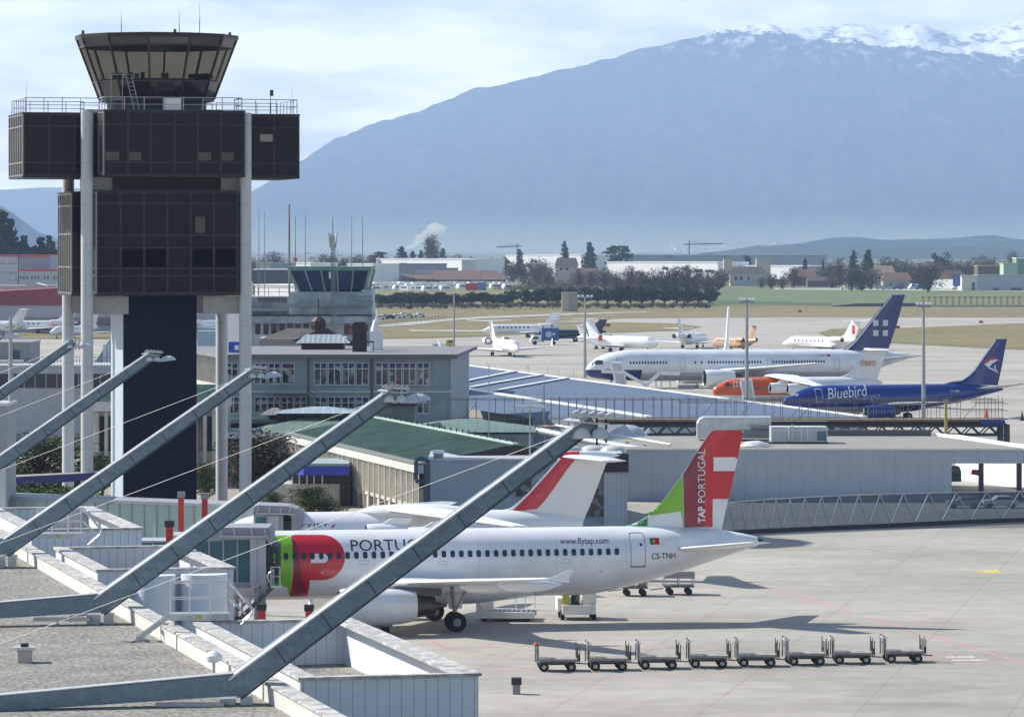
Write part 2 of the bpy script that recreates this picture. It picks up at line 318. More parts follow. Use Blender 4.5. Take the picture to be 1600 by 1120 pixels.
mpc = n.new('ShaderNodeMapping'); mpc.inputs['Rotation'].default_value = (0,R(35),0); mpc.inputs['Scale'].default_value = (1,.3,2.2); l.new(tcn.outputs['Object'], mpc.inputs[0]); l.new(mpc.outputs[0], nc.inputs['Vector'])
rk_ = n.new('ShaderNodeMapRange'); rk_.inputs['From Min'].default_value = .43; rk_.inputs['From Max'].default_value = .49; rk_.inputs['To Min'].default_value = .15; l.new(nc.outputs['Fac'], rk_.inputs['Value'])
snm = mth('MULTIPLY', sn.outputs[0], rk_.outputs[0])
s2_ = n.new('ShaderNodeMapRange'); s2_.inputs['From Min'].default_value = 1190; s2_.inputs['From Max'].default_value = 1420; s2_.inputs['To Max'].default_value = .5; l.new(zz, s2_.inputs['Value'])
r3_ = n.new('ShaderNodeMapRange'); r3_.inputs['From Min'].default_value = .52; r3_.inputs['From Max'].default_value = .60; l.new(nb.outputs['Fac'], r3_.inputs['Value'])
snm = mth('MAXIMUM', snm, mth('MULTIPLY', s2_.outputs[0], r3_.outputs[0]))
m2 = n.new('ShaderNodeMixRGB'); m2.inputs[2].default_value = (.97,.97,.97,1); l.new(snm, m2.inputs[0]); l.new(m3.outputs[0], m2.inputs[1]); l.new(m2.outputs[0], b.inputs['Base Color'])
def mountain(name, ridge, D0, D1, px0, px1, nx, ny, amp, m, gully=.12, seed=0, p=1.15):
    vs = []; fs = []
    for j in range(ny+1):
        u = j/ny
        for i in range(nx+1):
            px = px0 + (px1-px0)*i/nx
            hz = ZD(interp(ridge, px), D1)
            if u <= .8:
                w = u/.8; D = D0 + (D1-D0)*w; X = (px-800)/F*D1
                base = (w**p)*hz
                g = noise.fractal(Vector((X/900+seed, D/3500, 0)), .9, 2.1, 6)
                z = base*(1 + gully*g*(1-w)**.6*1.5) if hz > 0 else hz*w
                z += noise.fractal(Vector((X/160+seed, D/200, 3)), .9, 2, 4)*amp*w*(1.0 if w > .9 else 1.5)
            else:
                w = (u-.8)/.2; D = D1 + (D1-D0)*.5*w; X = (px-800)/F*D1; z = hz*(1-w)
            vs.append((X, D, max(z, -80)))
    for j in range(ny):
        for i in range(nx): fs.append((j*(nx+1)+i, j*(nx+1)+i+1, (j+1)*(nx+1)+i+1, (j+1)*(nx+1)+i))
    mb = MB(); mb.add(vs, fs); o = mb.build(name, m, fix=False, smooth=False); o.data.polygons.foreach_set('use_smooth', [True]*len(fs)); return struct(o)
mountain('mountain', RIDGE, 16500, 24000, -300, 2200, 700, 90, 16, mm, gully=.2)
FORH = mat('wooded_hill', (.06,.08,.08), rough=1, var=.3, scale=.006, c2=(.03,.045,.05), detail=8, spec=0)
mountain('far_hill', [(-400,292),(0,290),(60,286),(110,286),(200,300),(330,330),(430,372),(520,400)], 22000, 26500, -400, 520, 80, 16, 4, FORH, seed=9)
mountain('near_hill', [(-300,250),(-100,290),(0,318),(20,332),(45,355),(75,368),(95,378),(130,392)], 9000, 11500, -300, 130, 80, 16, 3, FORH, seed=5)
mountain('foothill', [(1100,395),(1180,384),(1250,379),(1290,371),(1330,369),(1370,372),(1430,371),(1500,369),(1540,366),(1570,371),(1600,376),(1700,374),(2100,380)], 7500, 9500, 1100, 2100, 200, 12, 5, FORH, seed=2)
# ---------------------------------------------------------------- trees
def leaf_mat(name, c, c2, sc=.9):
    return mat(name, c, rough=.9, var=.3, scale=sc, c2=c2, detail=3, spec=.15, lo=.3, hi=.7)
LDARK = leaf_mat('dark_needles', (.030,.055,.032), (.012,.028,.020)); LGREEN = leaf_mat('broad_leaves', (.10,.14,.035), (.03,.05,.018), 1.5)
LPINE = leaf_mat('pine_needles', (.035,.065,.035), (.014,.032,.020)); TWIG = leaf_mat('bare_twigs', (.135,.11,.072), (.065,.055,.038)); TWIG2 = leaf_mat('grey_bare_twigs', (.12,.12,.075), (.06,.065,.04)); BARK = mat('bark', (.08,.06,.045), rough=.95, var=.3, scale=2)
def leafball(mb, c, r, n, s, rnd, flat=1.0):
    for _ in range(n):
        d = Vector((rnd.gauss(0,1), rnd.gauss(0,1), rnd.gauss(0,1))).normalized()*rnd.uniform(.45,1)**.6
        p = Vector(c) + Vector((d.x*r[0], d.y*r[1], d.z*r[2])); a = Vector((rnd.gauss(0,1),rnd.gauss(0,1),rnd.gauss(0,flat))).normalized(); b = a.cross(Vector((rnd.gauss(0,1),rnd.gauss(0,1),rnd.gauss(0,1)))).normalized()
        q = s*rnd.uniform(.6,1.4); mb.add([p-a*q, p+b*q*.6, p+a*q, p-b*q*.6], [(0,1,2,3)])
def tree_mesh(kind, seed, dens=1.0, ls=1.0):
    """unit tree 1 m high: returns trunk and crown builders"""
    r = random.Random(seed); t = MB(); c = MB()
    if kind == 'fir':
        t.tube((0,0,0),(0,0,.9),.022,.006,6)
        for k in range(int(26*dens)):
            z = .1+.88*k/(26*dens); rad = .27*(1-z)**.8*r.uniform(.7,1.15)+.01
            for j in range(max(3,int(9*(1-z)+2))):
                a = r.uniform(0,6.28); L = rad*r.uniform(.6,1.1); leafball(c, (L*.6*math.cos(a),L*.6*math.sin(a),z-L*.15), (L*.5,L*.5,.03), 4, .028*ls, r, .5)
    elif kind == 'cedar':
        t.tube((0,0,0),(0,0,.85),.03,.008,6)
        for k in range(9):
            z = .25+.08*k; rad = .42*math.sin(math.pi*min(1,(1.08-z)*1.05))+.05
            for j in range(7):
                a = r.uniform(0,6.28); L = rad*r.uniform(.5,1.1); leafball(c, (L*.7*math.cos(a),L*.7*math.sin(a),z+r.uniform(-.03,.05)), (L*.4,L*.4,.03), int(14*dens), .03*ls, r, .5); t.tube((0,0,z-.03),(L*.7*math.cos(a),L*.7*math.sin(a),z),.008,.004,4)
    elif kind in ('round', 'pine'):
        h0 = .16 if kind == 'pine' else .08; t.tube((0,0,0),(.01,0,.6),.03,.015,6)
        for k in range(int(15*dens)):
            a = r.uniform(0,6.28); rr = r.uniform(0,.33); z = r.uniform(h0+.12,.86); rr *= math.sin(math.pi*(z-h0+.08)/(1.0-h0+.12))+.15
            p = (rr*math.cos(a),rr*math.sin(a),z); s = r.uniform(.08,.16); leafball(c, p, (s,s,s*.75), int(34*dens**.5), .026*ls, r); t.tube((0,0,max(.1,z-.25)),p,.01,.004,4)
    elif kind in ('bare', 'poplar'):
        w = .10 if kind == 'poplar' else .34; t.tube((0,0,0),(0,0,.55),.02,.008,5)
        for k in range(int(110*dens)):
            a = r.uniform(0,6.28); z0 = r.uniform(.04,.45); rr = w*r.uniform(.15,1.15); z1 = min(1-rr*rr*1.2, z0+r.uniform(.05,.6)*(1.2-rr)); p0 = Vector((rr*.25*math.cos(a),rr*.25*math.sin(a),z0)); p1 = Vector((rr*math.cos(a),rr*math.sin(a),z1))
            sd = Vector((-math.sin(a),math.cos(a),0))*.004*ls; c.add([p0-sd,p0+sd,p1+sd*.5,p1-sd*.5],[(0,1,2,3)])
            leafball(c, p1, (.08,.08,.09), 9, .011*ls, r)
            for _ in range(3):
                e = p1+Vector((r.gauss(0,.06),r.gauss(0,.06),r.uniform(-.02,.09))); c.add([p1-sd*.5,p1+sd*.5,e],[(0,1,2)])
    elif kind == 'shrub':
        t.tube((0,0,0),(0,0,.4),.03,.01,5)
        for k in range(int(12*dens)): 
            a = r.uniform(0,6.28); rr = r.uniform(0,.6); p = (rr*math.cos(a),rr*math.sin(a),r.uniform(.25,.7)); leafball(c, p, (.22,.22,.2), int(24*dens), .035*ls, r)
    return t, c
TPROTO = {}
def tree(kind, name, label, loc, h, wscale=1.0, leaf=None, group=None, var=0, rz=0, dens=1.0, ls=1.0, trunk=True):
    key = (kind, var, leaf.name, dens, ls)
    if key not in TPROTO:
        t, c = tree_mesh(kind, 100*var+hash_(kind), dens, ls); root = empty(name, (0,0,0)); 
        to = t.build('trunk', BARK, root, fix=False); co = c.build('crown', leaf, root, fix=False); TPROTO[key] = (to.data, co.data)
        bpy.data.objects.remove(to); bpy.data.objects.remove(co); bpy.data.objects.remove(root)
    td, cd = TPROTO[key]; root = thing(name, label, 'tree' if kind != 'shrub' else 'bush', loc, rz, group); root.scale = (h*wscale, h*wscale, h)
    for nm, d in (('trunk', td), ('crown', cd)):
        o = bpy.data.objects.new(nm, d); COL.objects.link(o); o.parent = root
    return root
def hash_(s): return sum(ord(c)*(i+3) for i, c in enumerate(s))
rnd = random.Random(21)
def on(px, D, ground=0): return XD(px, D, ground)
# ---- dark pine row behind the airfield
xs = [596,612,627,640,655,668,686,700,716,735,752,770,786,802,822,838,856,873,893,912,931,950,968,987,1004,1022,1040,1058,1076,1094,1110]
for i, x in enumerate(xs):
    D = 1610 + rnd.uniform(-25,25); yb = 385+23*F/D; h = (yb - (447+rnd.uniform(-2,4) + (9 if x < 790 else 0)))/F*D
    tree('pine', 'pine_tree', nth(i,len(xs))+' pine in the dark row beyond the airfield grass, counted from the left', on(x+rnd.uniform(-3,3),D), h, rnd.uniform(1.25,1.6) if x > 790 else 1.9, LPINE, 'row of dark pines beyond the grass', i % 4, rnd.uniform(0,6), 2.6, 1.5)
xs = list(range(592,1118,17))
for i, x in enumerate(xs):
    D = 1530+rnd.uniform(-10,20); tree('shrub' , 'bare_bush', nth(i,len(xs))+' low brown bush at the foot of the dark pine row, counted from the left', on(x,D), rnd.uniform(2.2,3.2), 1.9, TWIG if i % 3 else TWIG2, 'brown bushes under the pine row', i % 3, rnd.uniform(0,6), 1.5, 1.5)
# ---- bare trees and thickets between the houses
spots = [(600,408,428),(700,398,424),(715,398,428),(735,395,425),(755,402,430),(770,398,428),(800,402,440),(818,404,440),(840,402,442),(856,408,444),(905,418,446),(925,415,447),(945,412,448),(962,418,450),(985,416,450),(1002,415,452),(1020,418,452),(1038,416,452),(1056,414,452),(1072,412,452),(1088,414,452),(1105,418,454),(1122,420,450),(1205,424,447),(1222,426,448),(1240,415,446),(1295,402,440),(1312,400,444),(1330,410,450),(1346,410,450),(1360,412,448),(1385,402,436),(1402,402,436),(1418,404,440),(1436,408,446),(1450,410,452),(1464,402,440),(1482,402,436),(1500,404,436),(1515,404,434),(1535,398,432),(1552,396,430),(1583,388,420),(1545,400,430),(1300,425,446),(1190,428,446),(1128,415,446),(410,398,420),(428,395,420),(505,390,416),(520,388,416),(545,392,418),(560,394,418),(578,398,420),(395,400,420)]
for i, (x, yt, yb) in enumerate(sorted(spots)):
    D = 23*F/(yb+5-385); D = min(D, 3400) if x > 590 else 2600; h = (23-(yt-385)/F*D)*rnd.uniform(.78,1.0)
    tree('bare', 'bare_tree', nth(i,30) +' leafless brown tree along the far belt, counted from the left' if i < 29 else 'leafless brown tree on the right half of the far belt, '+ORD[i-29]+' after the twenty-ninth', on(x,D), h, rnd.uniform(1.0,1.6), TWIG if i % 4 else TWIG2, 'leafless trees between the far houses', i % 4, rnd.uniform(0,6), 1.4, 2.2)
firs = [(882,373,'fir',.9,'dark ragged conifer left of its twin above the white warehouse'),(921,375,'fir',1.3,'dark broad conifer above the grey warehouse lettering'),(966,379,'cedar',1.1,'wide dark cedar above the grey warehouse'),(1334,388,'fir',1.1,'dark conifer left of the pair near the brown roofed houses'),(1357,387,'fir',1.4,'wider dark conifer right of the pair near the brown houses'),(1470,388,'round',.8,'single dark round tree at the right above the houses'),(627,382,'fir',1.7,'broad dark fir left of the steam plume'),(593,390,'cedar',1.0,'flat topped dark cedar left of the firs'),(645,389,'fir',1.2,'dark fir just right of the broad one below the steam'),(658,388,'fir',1.1,'dark fir left of the tall bare poplars'),(692,385,'fir',1.3,'dark fir right of the tall bare poplars'),(1258,400,'fir',.9,'small dark cypress in front of the grey warehouse'),(1286,402,'fir',.5,'thin dark cypress right of the grey warehouse'),(1165,393,'round',.9,'small dark tree poking above the grey warehouse roof'),(812,386,'fir',1.1,'small fir beside the far crane'),(788,396,'round',1.0,'dark tree at the left end of the white warehouse'),(838,402,'pine',1.2,'green pine in front of the white warehouse'),(1000,420,'round',.8,'dark green shrubby tree before the low white factory'),(1144,430,'round',.7,'dark green tree beside the pale brown roofed house'),(1343,420,'pine',.7,'dark pine between the bare trees at right')]
for i, (x, yt, k, w, lab) in enumerate(firs):
    D = 2950 if x < 1250 else 2600; h = 23-(yt-385)/F*D; D2 = D
    if k == 'round' and yt > 415 or x in (838,1343,1144,1000): D2 = 2500; h = 23-(yt-385)/F*D2
    tree(k, 'conifer' if k in ('fir','cedar') else 'evergreen_tree', lab, on(x,D2), h*.95, w, LDARK, None, i % 3, i, 1.5, 1.5)
for i, x in enumerate((669,674,680)): tree('poplar', 'bare_poplar', ['left','middle','right'][i]+' tall bare poplar beside the steam plume', on(x,2900), 23-(370-385)/F*2900 + (i % 2)*2-1, 1.0, TWIG, 'tall bare poplars', i, i, .55, 2.0)
# left edge
for i, (x, yt, w, k) in enumerate(((2,322,1.0,'fir'),(16,338,.9,'fir'),(36,366,1.2,'fir'),(50,372,1.2,'round'),(64,368,1.2,'fir'),(78,366,1.0,'fir'),(90,374,1.1,'round'),(-12,330,1,'fir'))):
    D = 1700; tree(k, 'conifer' if k == 'fir' else 'evergreen_tree', (nth(i,9) if i < 7 else 'outermost')+' dark tree behind the white building at the left edge', on(x,D), 23-(yt-385)/F*D, w, LDARK, 'dark trees behind the white building', i % 3, i, 1.8, 1.4)
# thickets that read as one mass
def thicket(name, label, x0, x1, yt, yb, D, n, m, seed):
    q = random.Random(seed); mb = MB(); k = F/D; hh = (yb-yt)/k
    for _ in range(n):
        x = q.uniform(x0, x1); d = D+q.uniform(-40,40); top = hh*(.55+.45*noise.noise(Vector((x/9.0, seed, 0))))*q.uniform(.6,1.1)
        leafball(mb, (XD(x,d).x, d, top*.5), (2.6,2.6,top*.5), 26, .42, q)
    o = mb.build(name, m, fix=False); tag(o, label, 'thicket'); o['kind'] = 'stuff'
thicket('thicket', 'brown leafless thicket above the dark pine row', 820, 1128, 428, 449, 2380, 330, TWIG, 1)
thicket('thicket', 'grey green scrub between the old tower and the pines', 588, 720, 456, 476, 1680, 150, TWIG2, 2)
thicket('thicket', 'olive brown bushes right of the parked caravans', 775, 1120, 436, 452, 2200, 260, TWIG2, 7)
thicket('thicket', 'brown thicket below the long grey warehouse at right', 1196, 1345, 428, 452, 2480, 150, TWIG, 3)
thicket('thicket', 'brown scrub between the houses at the far right', 1395, 1530, 420, 446, 2550, 130, TWIG, 4)
thicket('thicket', 'distant leafless trees left of the old tower cab', 396, 600, 398, 414, 3300, 150, TWIG2, 5)
# ---------------------------------------------------------------- far buildings
def fbox(name, label, cat, x0, x1, yt, D, m, depth=20, roof=None, hroof=0, roofm=None, wins=None, group=None, yb=None, gable='x', deg=None):
    if deg is None: deg = -48 if m is WH2 else 0
    xc = (x0+x1)/2; t = thing(name, label, cat, XD(xc, D), R(deg), group); k = F/D; w = (x1-x0)/k; k *= math.cos(R(deg)); w /= math.cos(R(deg)); zt = ZD(yt, D); zb = 0
    if hroof: ze = ZD(yt+hroof, D)
    else: ze = zt
    MB().box(-w/2, w/2, 0, depth, 0, ze-.005).build('wall', m, t)
    rm = roofm or ROOF_B
    if hroof:
        e = .6
        if gable == 'x': MB().add([(-w/2-e,-e,ze),(w/2+e,-e,ze),(w/2+e,depth+e,ze),(-w/2-e,depth+e,ze),(-w/2-e+w*.12,depth/2,zt),(w/2+e-w*.12,depth/2,zt)],[(0,1,5,4),(1,2,5),(2,3,4,5),(3,0,4)]).build('roof', rm, t)
        else: MB().add([(-w/2-e,-e,ze),(0,-e,zt),(w/2+e,-e,ze),(-w/2-e,depth,ze),(0,depth,zt),(w/2+e,depth,ze)],[(0,1,4,3),(1,2,5,4)]).add([(-w/2,-.02,ze-.1),(w/2,-.02,ze-.1),(0,-.02,zt-.2)],[(0,1,2)]).build('roof', rm, t)
    else: MB().box(-w/2-.3, w/2+.3, -.3, depth+.3, zt, zt+.5).build('roof_edge', rm, t)
    for (a, b, ya, yb_) in (wins or []):
        MB().box((a-xc)/k, (b-xc)/k, -.15, -.01, ZD(yb_, D), ZD(ya, D)).build('window', WINDOW, t)
    return t
ROOF_B = mat('brown_tile_roof', (.15,.085,.06), rough=.85, var=.25, scale=.3); ROOF_D = mat('dark_tile_roof', (.075,.06,.055), rough=.85, var=.25, scale=.3)
WH2 = mat('warehouse_white', (.84,.85,.86), rough=.5, var=.04, scale=.05); GRW = mat('warehouse_grey', (.34,.40,.46), rough=.6, var=.07, scale=.05)
PALEW = mat('pale_house_wall', (.45,.42,.36), rough=.85, var=.15, scale=.3); GREYW = mat('grey_house_wall', (.30,.31,.31), rough=.85, var=.15, scale=.3)
fbox('warehouse','bright white windowless warehouse left of the long grey one','warehouse',790,907,398.5,3000,WH2,roofm=WH2,depth=60)
wg = fbox('warehouse','very long grey blue warehouse with faint blue marks along its top','warehouse',907.5,1292,399,3000,GRW,roofm=GRW,depth=60)
me_ = text_mesh('\u00bb\u00bb\u00bb', 5.0)
for x in (975, 1047, 1133):
    o = MB().build('blue_chevrons', BLUEP, wg); o.data = me_.copy(); o.data.materials.append(mat('faded_blue_mark',(.16,.22,.42),var=.05)); o.rotation_euler = (R(90),0,0); o.location = ((x-1100)/F*3000-3, -.15, ZD(403.5,3000))
mb = MB(); rr = random.Random(5); x = 910
while x < 942: wd = rr.uniform(1.5,2.6); mb.box((x-1100)/F*3000,(x+wd-1100)/F*3000+.4,-.15,-.05,ZD(404.2,3000),ZD(401.3,3000)); x += wd+.8
mb.build('blue_lettering', MATS['faded_blue_mark'], wg)
fbox('factory','low white factory with a sloping roof line in front of the grey warehouse','factory',950,1117,410,2900,WH2,roofm=WH2,depth=30,wins=[(1035,1043,417,421),(1082,1095,420,425),(1098,1112,421,425)])
fbox('warehouse','white flat warehouse wing at the right of the low factory','warehouse',1155,1260,416,2850,WH2,roofm=WH2,depth=30)
fbox('building','dark red brown roofed shed left of the bare trees at right','building',1244,1318,416,2700,GREYW,depth=30,hroof=8,roofm=ROOF_D)
fbox('warehouse','long bright white hall behind the firs at centre left','warehouse',585,722,405,2900,WH2,roofm=WH2,depth=40,wins=[(623,635,411,416)])
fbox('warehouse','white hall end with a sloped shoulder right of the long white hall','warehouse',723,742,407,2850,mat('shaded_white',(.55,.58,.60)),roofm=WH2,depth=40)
fbox('building','grey building with a royal blue roof band at centre left','building',620,697,413,2750,GREYW,roofm=BLUEP,depth=25)
fbox('building','second grey building with a blue roof band, lower and further right','building',648,715,420,2600,mat('pale_grey_wall',(.40,.42,.44)),roofm=BLUEP,depth=20)
fbox('building','plain blue grey block behind the old tower cab','building',575,640,430,2650,mat('blue_grey_wall',(.22,.27,.33)),roofm=GREYM,depth=25)
fbox('long_house','long low building with a brown tiled roof before the parked caravans','building',664,790,423,2420,mat('brown_wall',(.13,.10,.08)),hroof=14,roofm=ROOF_B,depth=30,wins=[(735,743,437,443),(745,753,437,443),(757,763,437,443)])
fbox('long_house','low brown tiled annex left of the long brown roofed building','building',628,676,430,2400,mat('brown_wall'),hroof=6,roofm=ROOF_B,depth=20)
fbox('shed','shed with a tan sloping roof right of the old tower','shed',566,604,441,2350,mat('brown_wall'),hroof=6,roofm=mat('tan_roof',(.30,.26,.20)),depth=20)
fbox('house','house with a dark hipped roof in front of the white warehouse','house',868,903,403,2700,PALEW,hroof=12,roofm=ROOF_D,depth=14,wins=[(875,879,418,422),(884,888,418,422)])
fbox('house','small house with an orange brown roof below the grey warehouse','house',897,937,419,2500,PALEW,hroof=8,depth=12,gable='x',wins=[(925,929,430,434)])
fbox('house','pale house with a grey brown hipped roof above the green field','house',1141,1196,417,2400,mat('pale_blue_wall',(.42,.45,.45)),hroof=10,roofm=ROOF_D,depth=14,wins=[(1148,1152,432,438),(1156,1160,432,438),(1168,1171,432,438)])
fbox('house','orange tiled house beside the bare trees above the parked cars','house',1236,1276,421,2400,mat('brown_wall'),hroof=12,depth=14,wins=[(1245,1252,438,442)])
fbox('shed','dark timber barn right of the orange tiled house','shed',1262,1308,432,2350,mat('brown_wall'),hroof=7,roofm=ROOF_D,depth=12)
fbox('house','cream house with a tan gable roof right of the tall firs','house',1367,1398,415,2350,mat('cream_wall',(.50,.46,.36)),hroof=12,depth=14,roofm=mat('tan_tile_roof',(.24,.17,.12)),wins=[(1372,1376,432,436),(1382,1386,432,436)])
fbox('house','grey house with a wide brown roof behind the parked vans','house',1380,1424,426,2250,mat('beige_grey_wall',(.36,.34,.30)),hroof=12,depth=14,wins=[(1390,1394,442,446),(1404,1408,442,446)])
fbox('house','white gabled house with a brown roof beside the blue banners','house',1456,1488,422,2250,WH2,hroof=14,depth=14,gable='y')
fbox('hangar','pale cream hangar with a tall dark door at the right','hangar',1503,1528,432,2150,mat('cream_hangar',(.58,.57,.50)),roofm=CONC,depth=20,wins=[(1519,1523,441,456)])
fbox('hangar','long grey blue hangar at the right edge','hangar',1528.5,1660,431,2150,mat('grey_hangar',(.36,.40,.42)),roofm=GREYM,depth=20,wins=[(1552,1560,450,456),(1580,1596,450,456)])
fbox('building','teal green flat building behind the bare trees at right','building',1418,1447,417,2700,mat('teal_wall',(.12,.25,.26)),roofm=CONC,depth=20)
fbox('building','yellow and brown building below the bare poplars at right','building',1528,1562,416,2500,mat('brown_wall'),roofm=mat('yellow_band',(.50,.36,.05)),depth=20)
fbox('building','pale green stepped building at the right edge','building',1568,1590,412,2600,mat('pale_green_wall',(.40,.56,.44)),roofm=mat('yellow_band'),depth=20)
fbox('building','tall green block at the far right edge','building',1588,1640,404,2610,mat('mid_green_wall',(.20,.38,.24)),roofm=WH2,depth=20)
fbox('building','tiny cream rooftop block above the grey warehouse','building',1131,1144,405,2800,mat('cream_wall'),roofm=CONC,depth=10)
fbox('building','small pale block at the right end of the grey warehouse','building',1182,1204,405,2780,mat('cream_wall'),roofm=CONC,depth=10)
fbox('building','white flat building behind the antennas left of the old tower','building',400,423,411,2500,mat('cream_wall'),roofm=CONC,depth=20)
fbox('building','long grey blue flat building behind the thick antenna','building',423,520,412,2450,mat('blue_grey_wall'),roofm=GREYM,depth=20)
fbox('building','second white block right of the thick antenna','building',461,486,411.5,2400,WH2,roofm=WH2,depth=20)
fbox('building','white sheds right of the old tower cab top','building',542,583,413,2400,WH2,roofm=WH2,depth=20)
fbox('canopy_building','wide building with a pale canopy roof left of the old tower','building',396,456,422,1900,mat('dark_glass_wall',(.06,.07,.08)),roofm=WH2,depth=20)
fbox('white_shed','long white greenhouse like shed below the canopy','shed',396,462,446,1800,WH2,roofm=WH2,depth=20)
# left: hangar with red band, white building with windows
hg = fbox('hangar','long hangar with a dark red roof band behind the tower columns','hangar',-260,325,476,1115,mat('hangar_wall',(.42,.42,.50),var=.06,scale=.05),roofm=mat('hangar_wall'),depth=60)
kk = F/1115; xc = 32.5
MB().prism([((-260-xc)/kk,-.5,ZD(477,1115)),((325-xc)/kk,-.5,ZD(477,1115)),((325-xc)/kk,-.5,ZD(441,1115)),((110-xc)/kk,-.5,ZD(449,1115)),((0-xc)/kk,-.5,ZD(455,1115)),((-260-xc)/kk,-.5,ZD(462,1115))],(0,60,0)).build('red_roof', mat('dark_red_cladding', (.24,.035,.05), rough=.6, var=.06), hg)
for a, b in ((38,59),(62,91),(93,150),(153,172),(175,200),(205,240)):
    wq = MB().box((a-xc)/kk,(b-xc)/kk,-.2,-.01,ZD(508.5,1115),ZD(496,1115)).build('window', WINDOW, hg); q = MB()
    for i in range(1,int((b-a)/3.4)): q.box((a-xc)/kk+i*3.4/kk-.06,(a-xc)/kk+i*3.4/kk+.06,-.26,-.201,ZD(508.5,1115),ZD(496,1115))
    q.box((a-xc)/kk,(b-xc)/kk,-.255,-.202,ZD(502.6,1115),ZD(502,1115)).build('glazing_bars', WFR0 if 'WFR0' in globals() else GREYM, wq)
rfm = MB().prism([((-260-xc)/kk,61,ZD(452,1175)),((130-xc)/kk,61,ZD(452,1175)),((130-xc)/kk,61,ZD(444,1175)),((30-xc)/kk,61,ZD(446,1175)),((14-xc)/kk,61,ZD(442.5,1175)),((-2-xc)/kk,61,ZD(446,1175)),((-260-xc)/kk,61,ZD(446,1175))],(0,10,0)).build('white_rear_roof', mat('cream_roof',(.62,.60,.52)), hg)
rowsw = [(a,a+1.6,b,b+2.6) for b in (410.5,424.5) for a in (1.5,6.5,14,19,24)]
wb = fbox('factory','pale building with red edges and rows of small windows at the left edge','building',-60,28.5,400.5,1500,mat('factory_wall',(.50,.54,.60)),roofm=REDP,depth=30,wins=rowsw+[(14,15.6,437,439),(24,25.6,437,439)])
fbox('factory','windowless grey blue block with a red edge beside the pale building','building',29.5,78,400.5,1500,mat('factory_wall2',(.30,.37,.46)),roofm=REDP,depth=30)
fbox('factory','low pale wing with a row of tall narrow windows under the grey block','building',29.5,100,423,1480,mat('factory_wall'),roofm=REDP,depth=18,wins=[(a,a+1.8,431,436.5) for a in (31.5,36.5,41.5,49,54,59,69,74,84,89)])
# beige block on the grass
bb = thing('equipment_block','beige windowless block standing on the grass before the pine row','building',G(890,487)); kb_ = F/bb.location.y
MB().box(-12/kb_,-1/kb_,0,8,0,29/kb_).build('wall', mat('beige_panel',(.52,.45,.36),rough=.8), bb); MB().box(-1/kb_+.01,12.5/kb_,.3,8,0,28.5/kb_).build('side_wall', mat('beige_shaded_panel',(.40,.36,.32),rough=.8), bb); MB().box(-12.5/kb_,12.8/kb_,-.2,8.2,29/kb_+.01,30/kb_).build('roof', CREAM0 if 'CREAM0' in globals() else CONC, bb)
# ---------------------------------------------------------------- vehicles
def car_parts(parent, body, L=4.3, W_=1.8, Hh=1.45, kind='car'):
    b = MB()
    if kind == 'car': pro = [(-L/2,.35),(-L/2,.8),(-L/2+.15,.95),(-L*.22,1.0),(-L*.08,Hh),(L*.28,Hh),(L*.42,1.0),(L/2,.92),(L/2,.35)]
    else: pro = [(-L/2,.35),(-L/2,.95),(-L/2+.7,1.25),(-L/2+1.2,Hh),(L/2-.1,Hh),(L/2,Hh-.2),(L/2,.35)]
    b.prism([(x,-W_/2,z) for x, z in pro],(0,W_,0)); bo = b.build('body', body, parent, bevel=.05)
    g = MB()
    if kind == 'car': g.prism([(x,-W_/2-.015,z) for x, z in ((-L*.19,1.03),(-L*.09,Hh-.1),(L*.27,Hh-.1),(L*.37,1.03))],(0,W_+.03,0))
    else: g.prism([(x,-W_/2-.015,z) for x, z in ((-L/2+.75,1.25),(-L/2+1.22,Hh-.15),(-L/2+2.1,Hh-.15),(-L/2+2.1,1.25))],(0,W_+.03,0)); g.box(L*.05,L*.35,-W_/2-.014,W_/2+.014,1.3,Hh-.2)
    g.build('windows', WINDOW, parent)
    for sx in (-L*.31, L*.31):
        for sy in (-W_/2, W_/2): MB().tube((sx,sy-.1,.32),(sx,sy+.1,.32),.32,n=12).build('wheel', RUBBER, parent)
CB = {'white':WHITE,'silver':mat('silver_car_paint',(.42,.44,.46),rough=.3,metal=.4,var=.05),'blue':mat('blue_car_paint',(.03,.07,.25),rough=.3,var=.05),'dark':mat('dark_car_paint',(.03,.035,.045),rough=.3),'red':mat('red_car_paint',(.40,.03,.03),rough=.3),'yellow':mat('yellow_green_paint',(.50,.48,.06),rough=.4)}
CPROTO = {}
def vehicle(kind, colour, label, loc, rz, sc=1.0, group=None, cat=None, name=None):
    key = (kind, colour)
    t = thing(name or ('parked_car' if kind == 'car' else 'parked_van'), label, cat or kind, loc, rz, group); t.scale = (sc,)*3
    if key not in CPROTO: car_parts(t, CB[colour], *( (4.3,1.8,1.45,'car') if kind == 'car' else (5.2,2.0,2.3,'van'))); CPROTO[key] = t
    else:
        for ch in CPROTO[key].children: c = ch.copy(); COL.objects.link(c); c.parent = t
    return t
carx = [(1321,'white','car'),(1336,'silver','car'),(1344,'dark','car'),(1366,'white','car'),(1376,'silver','car'),(1385,'silver','car'),(1402,'blue','van'),(1428,'white','van'),(1439,'blue','van'),(1496,'white','van'),(1572,'silver','car'),(1586,'blue','car'),(1560,'silver','car')]
for i, (x, c, k) in enumerate(carx): vehicle(k, c, nth(i,len(carx))+f' vehicle in the line before the far houses, a {c} {k}', on(x,2200+rnd.uniform(-20,20),.2), rnd.uniform(-.2,.2)+ (0 if k == 'car' else .3), 1.25, 'vehicles parked before the far houses')
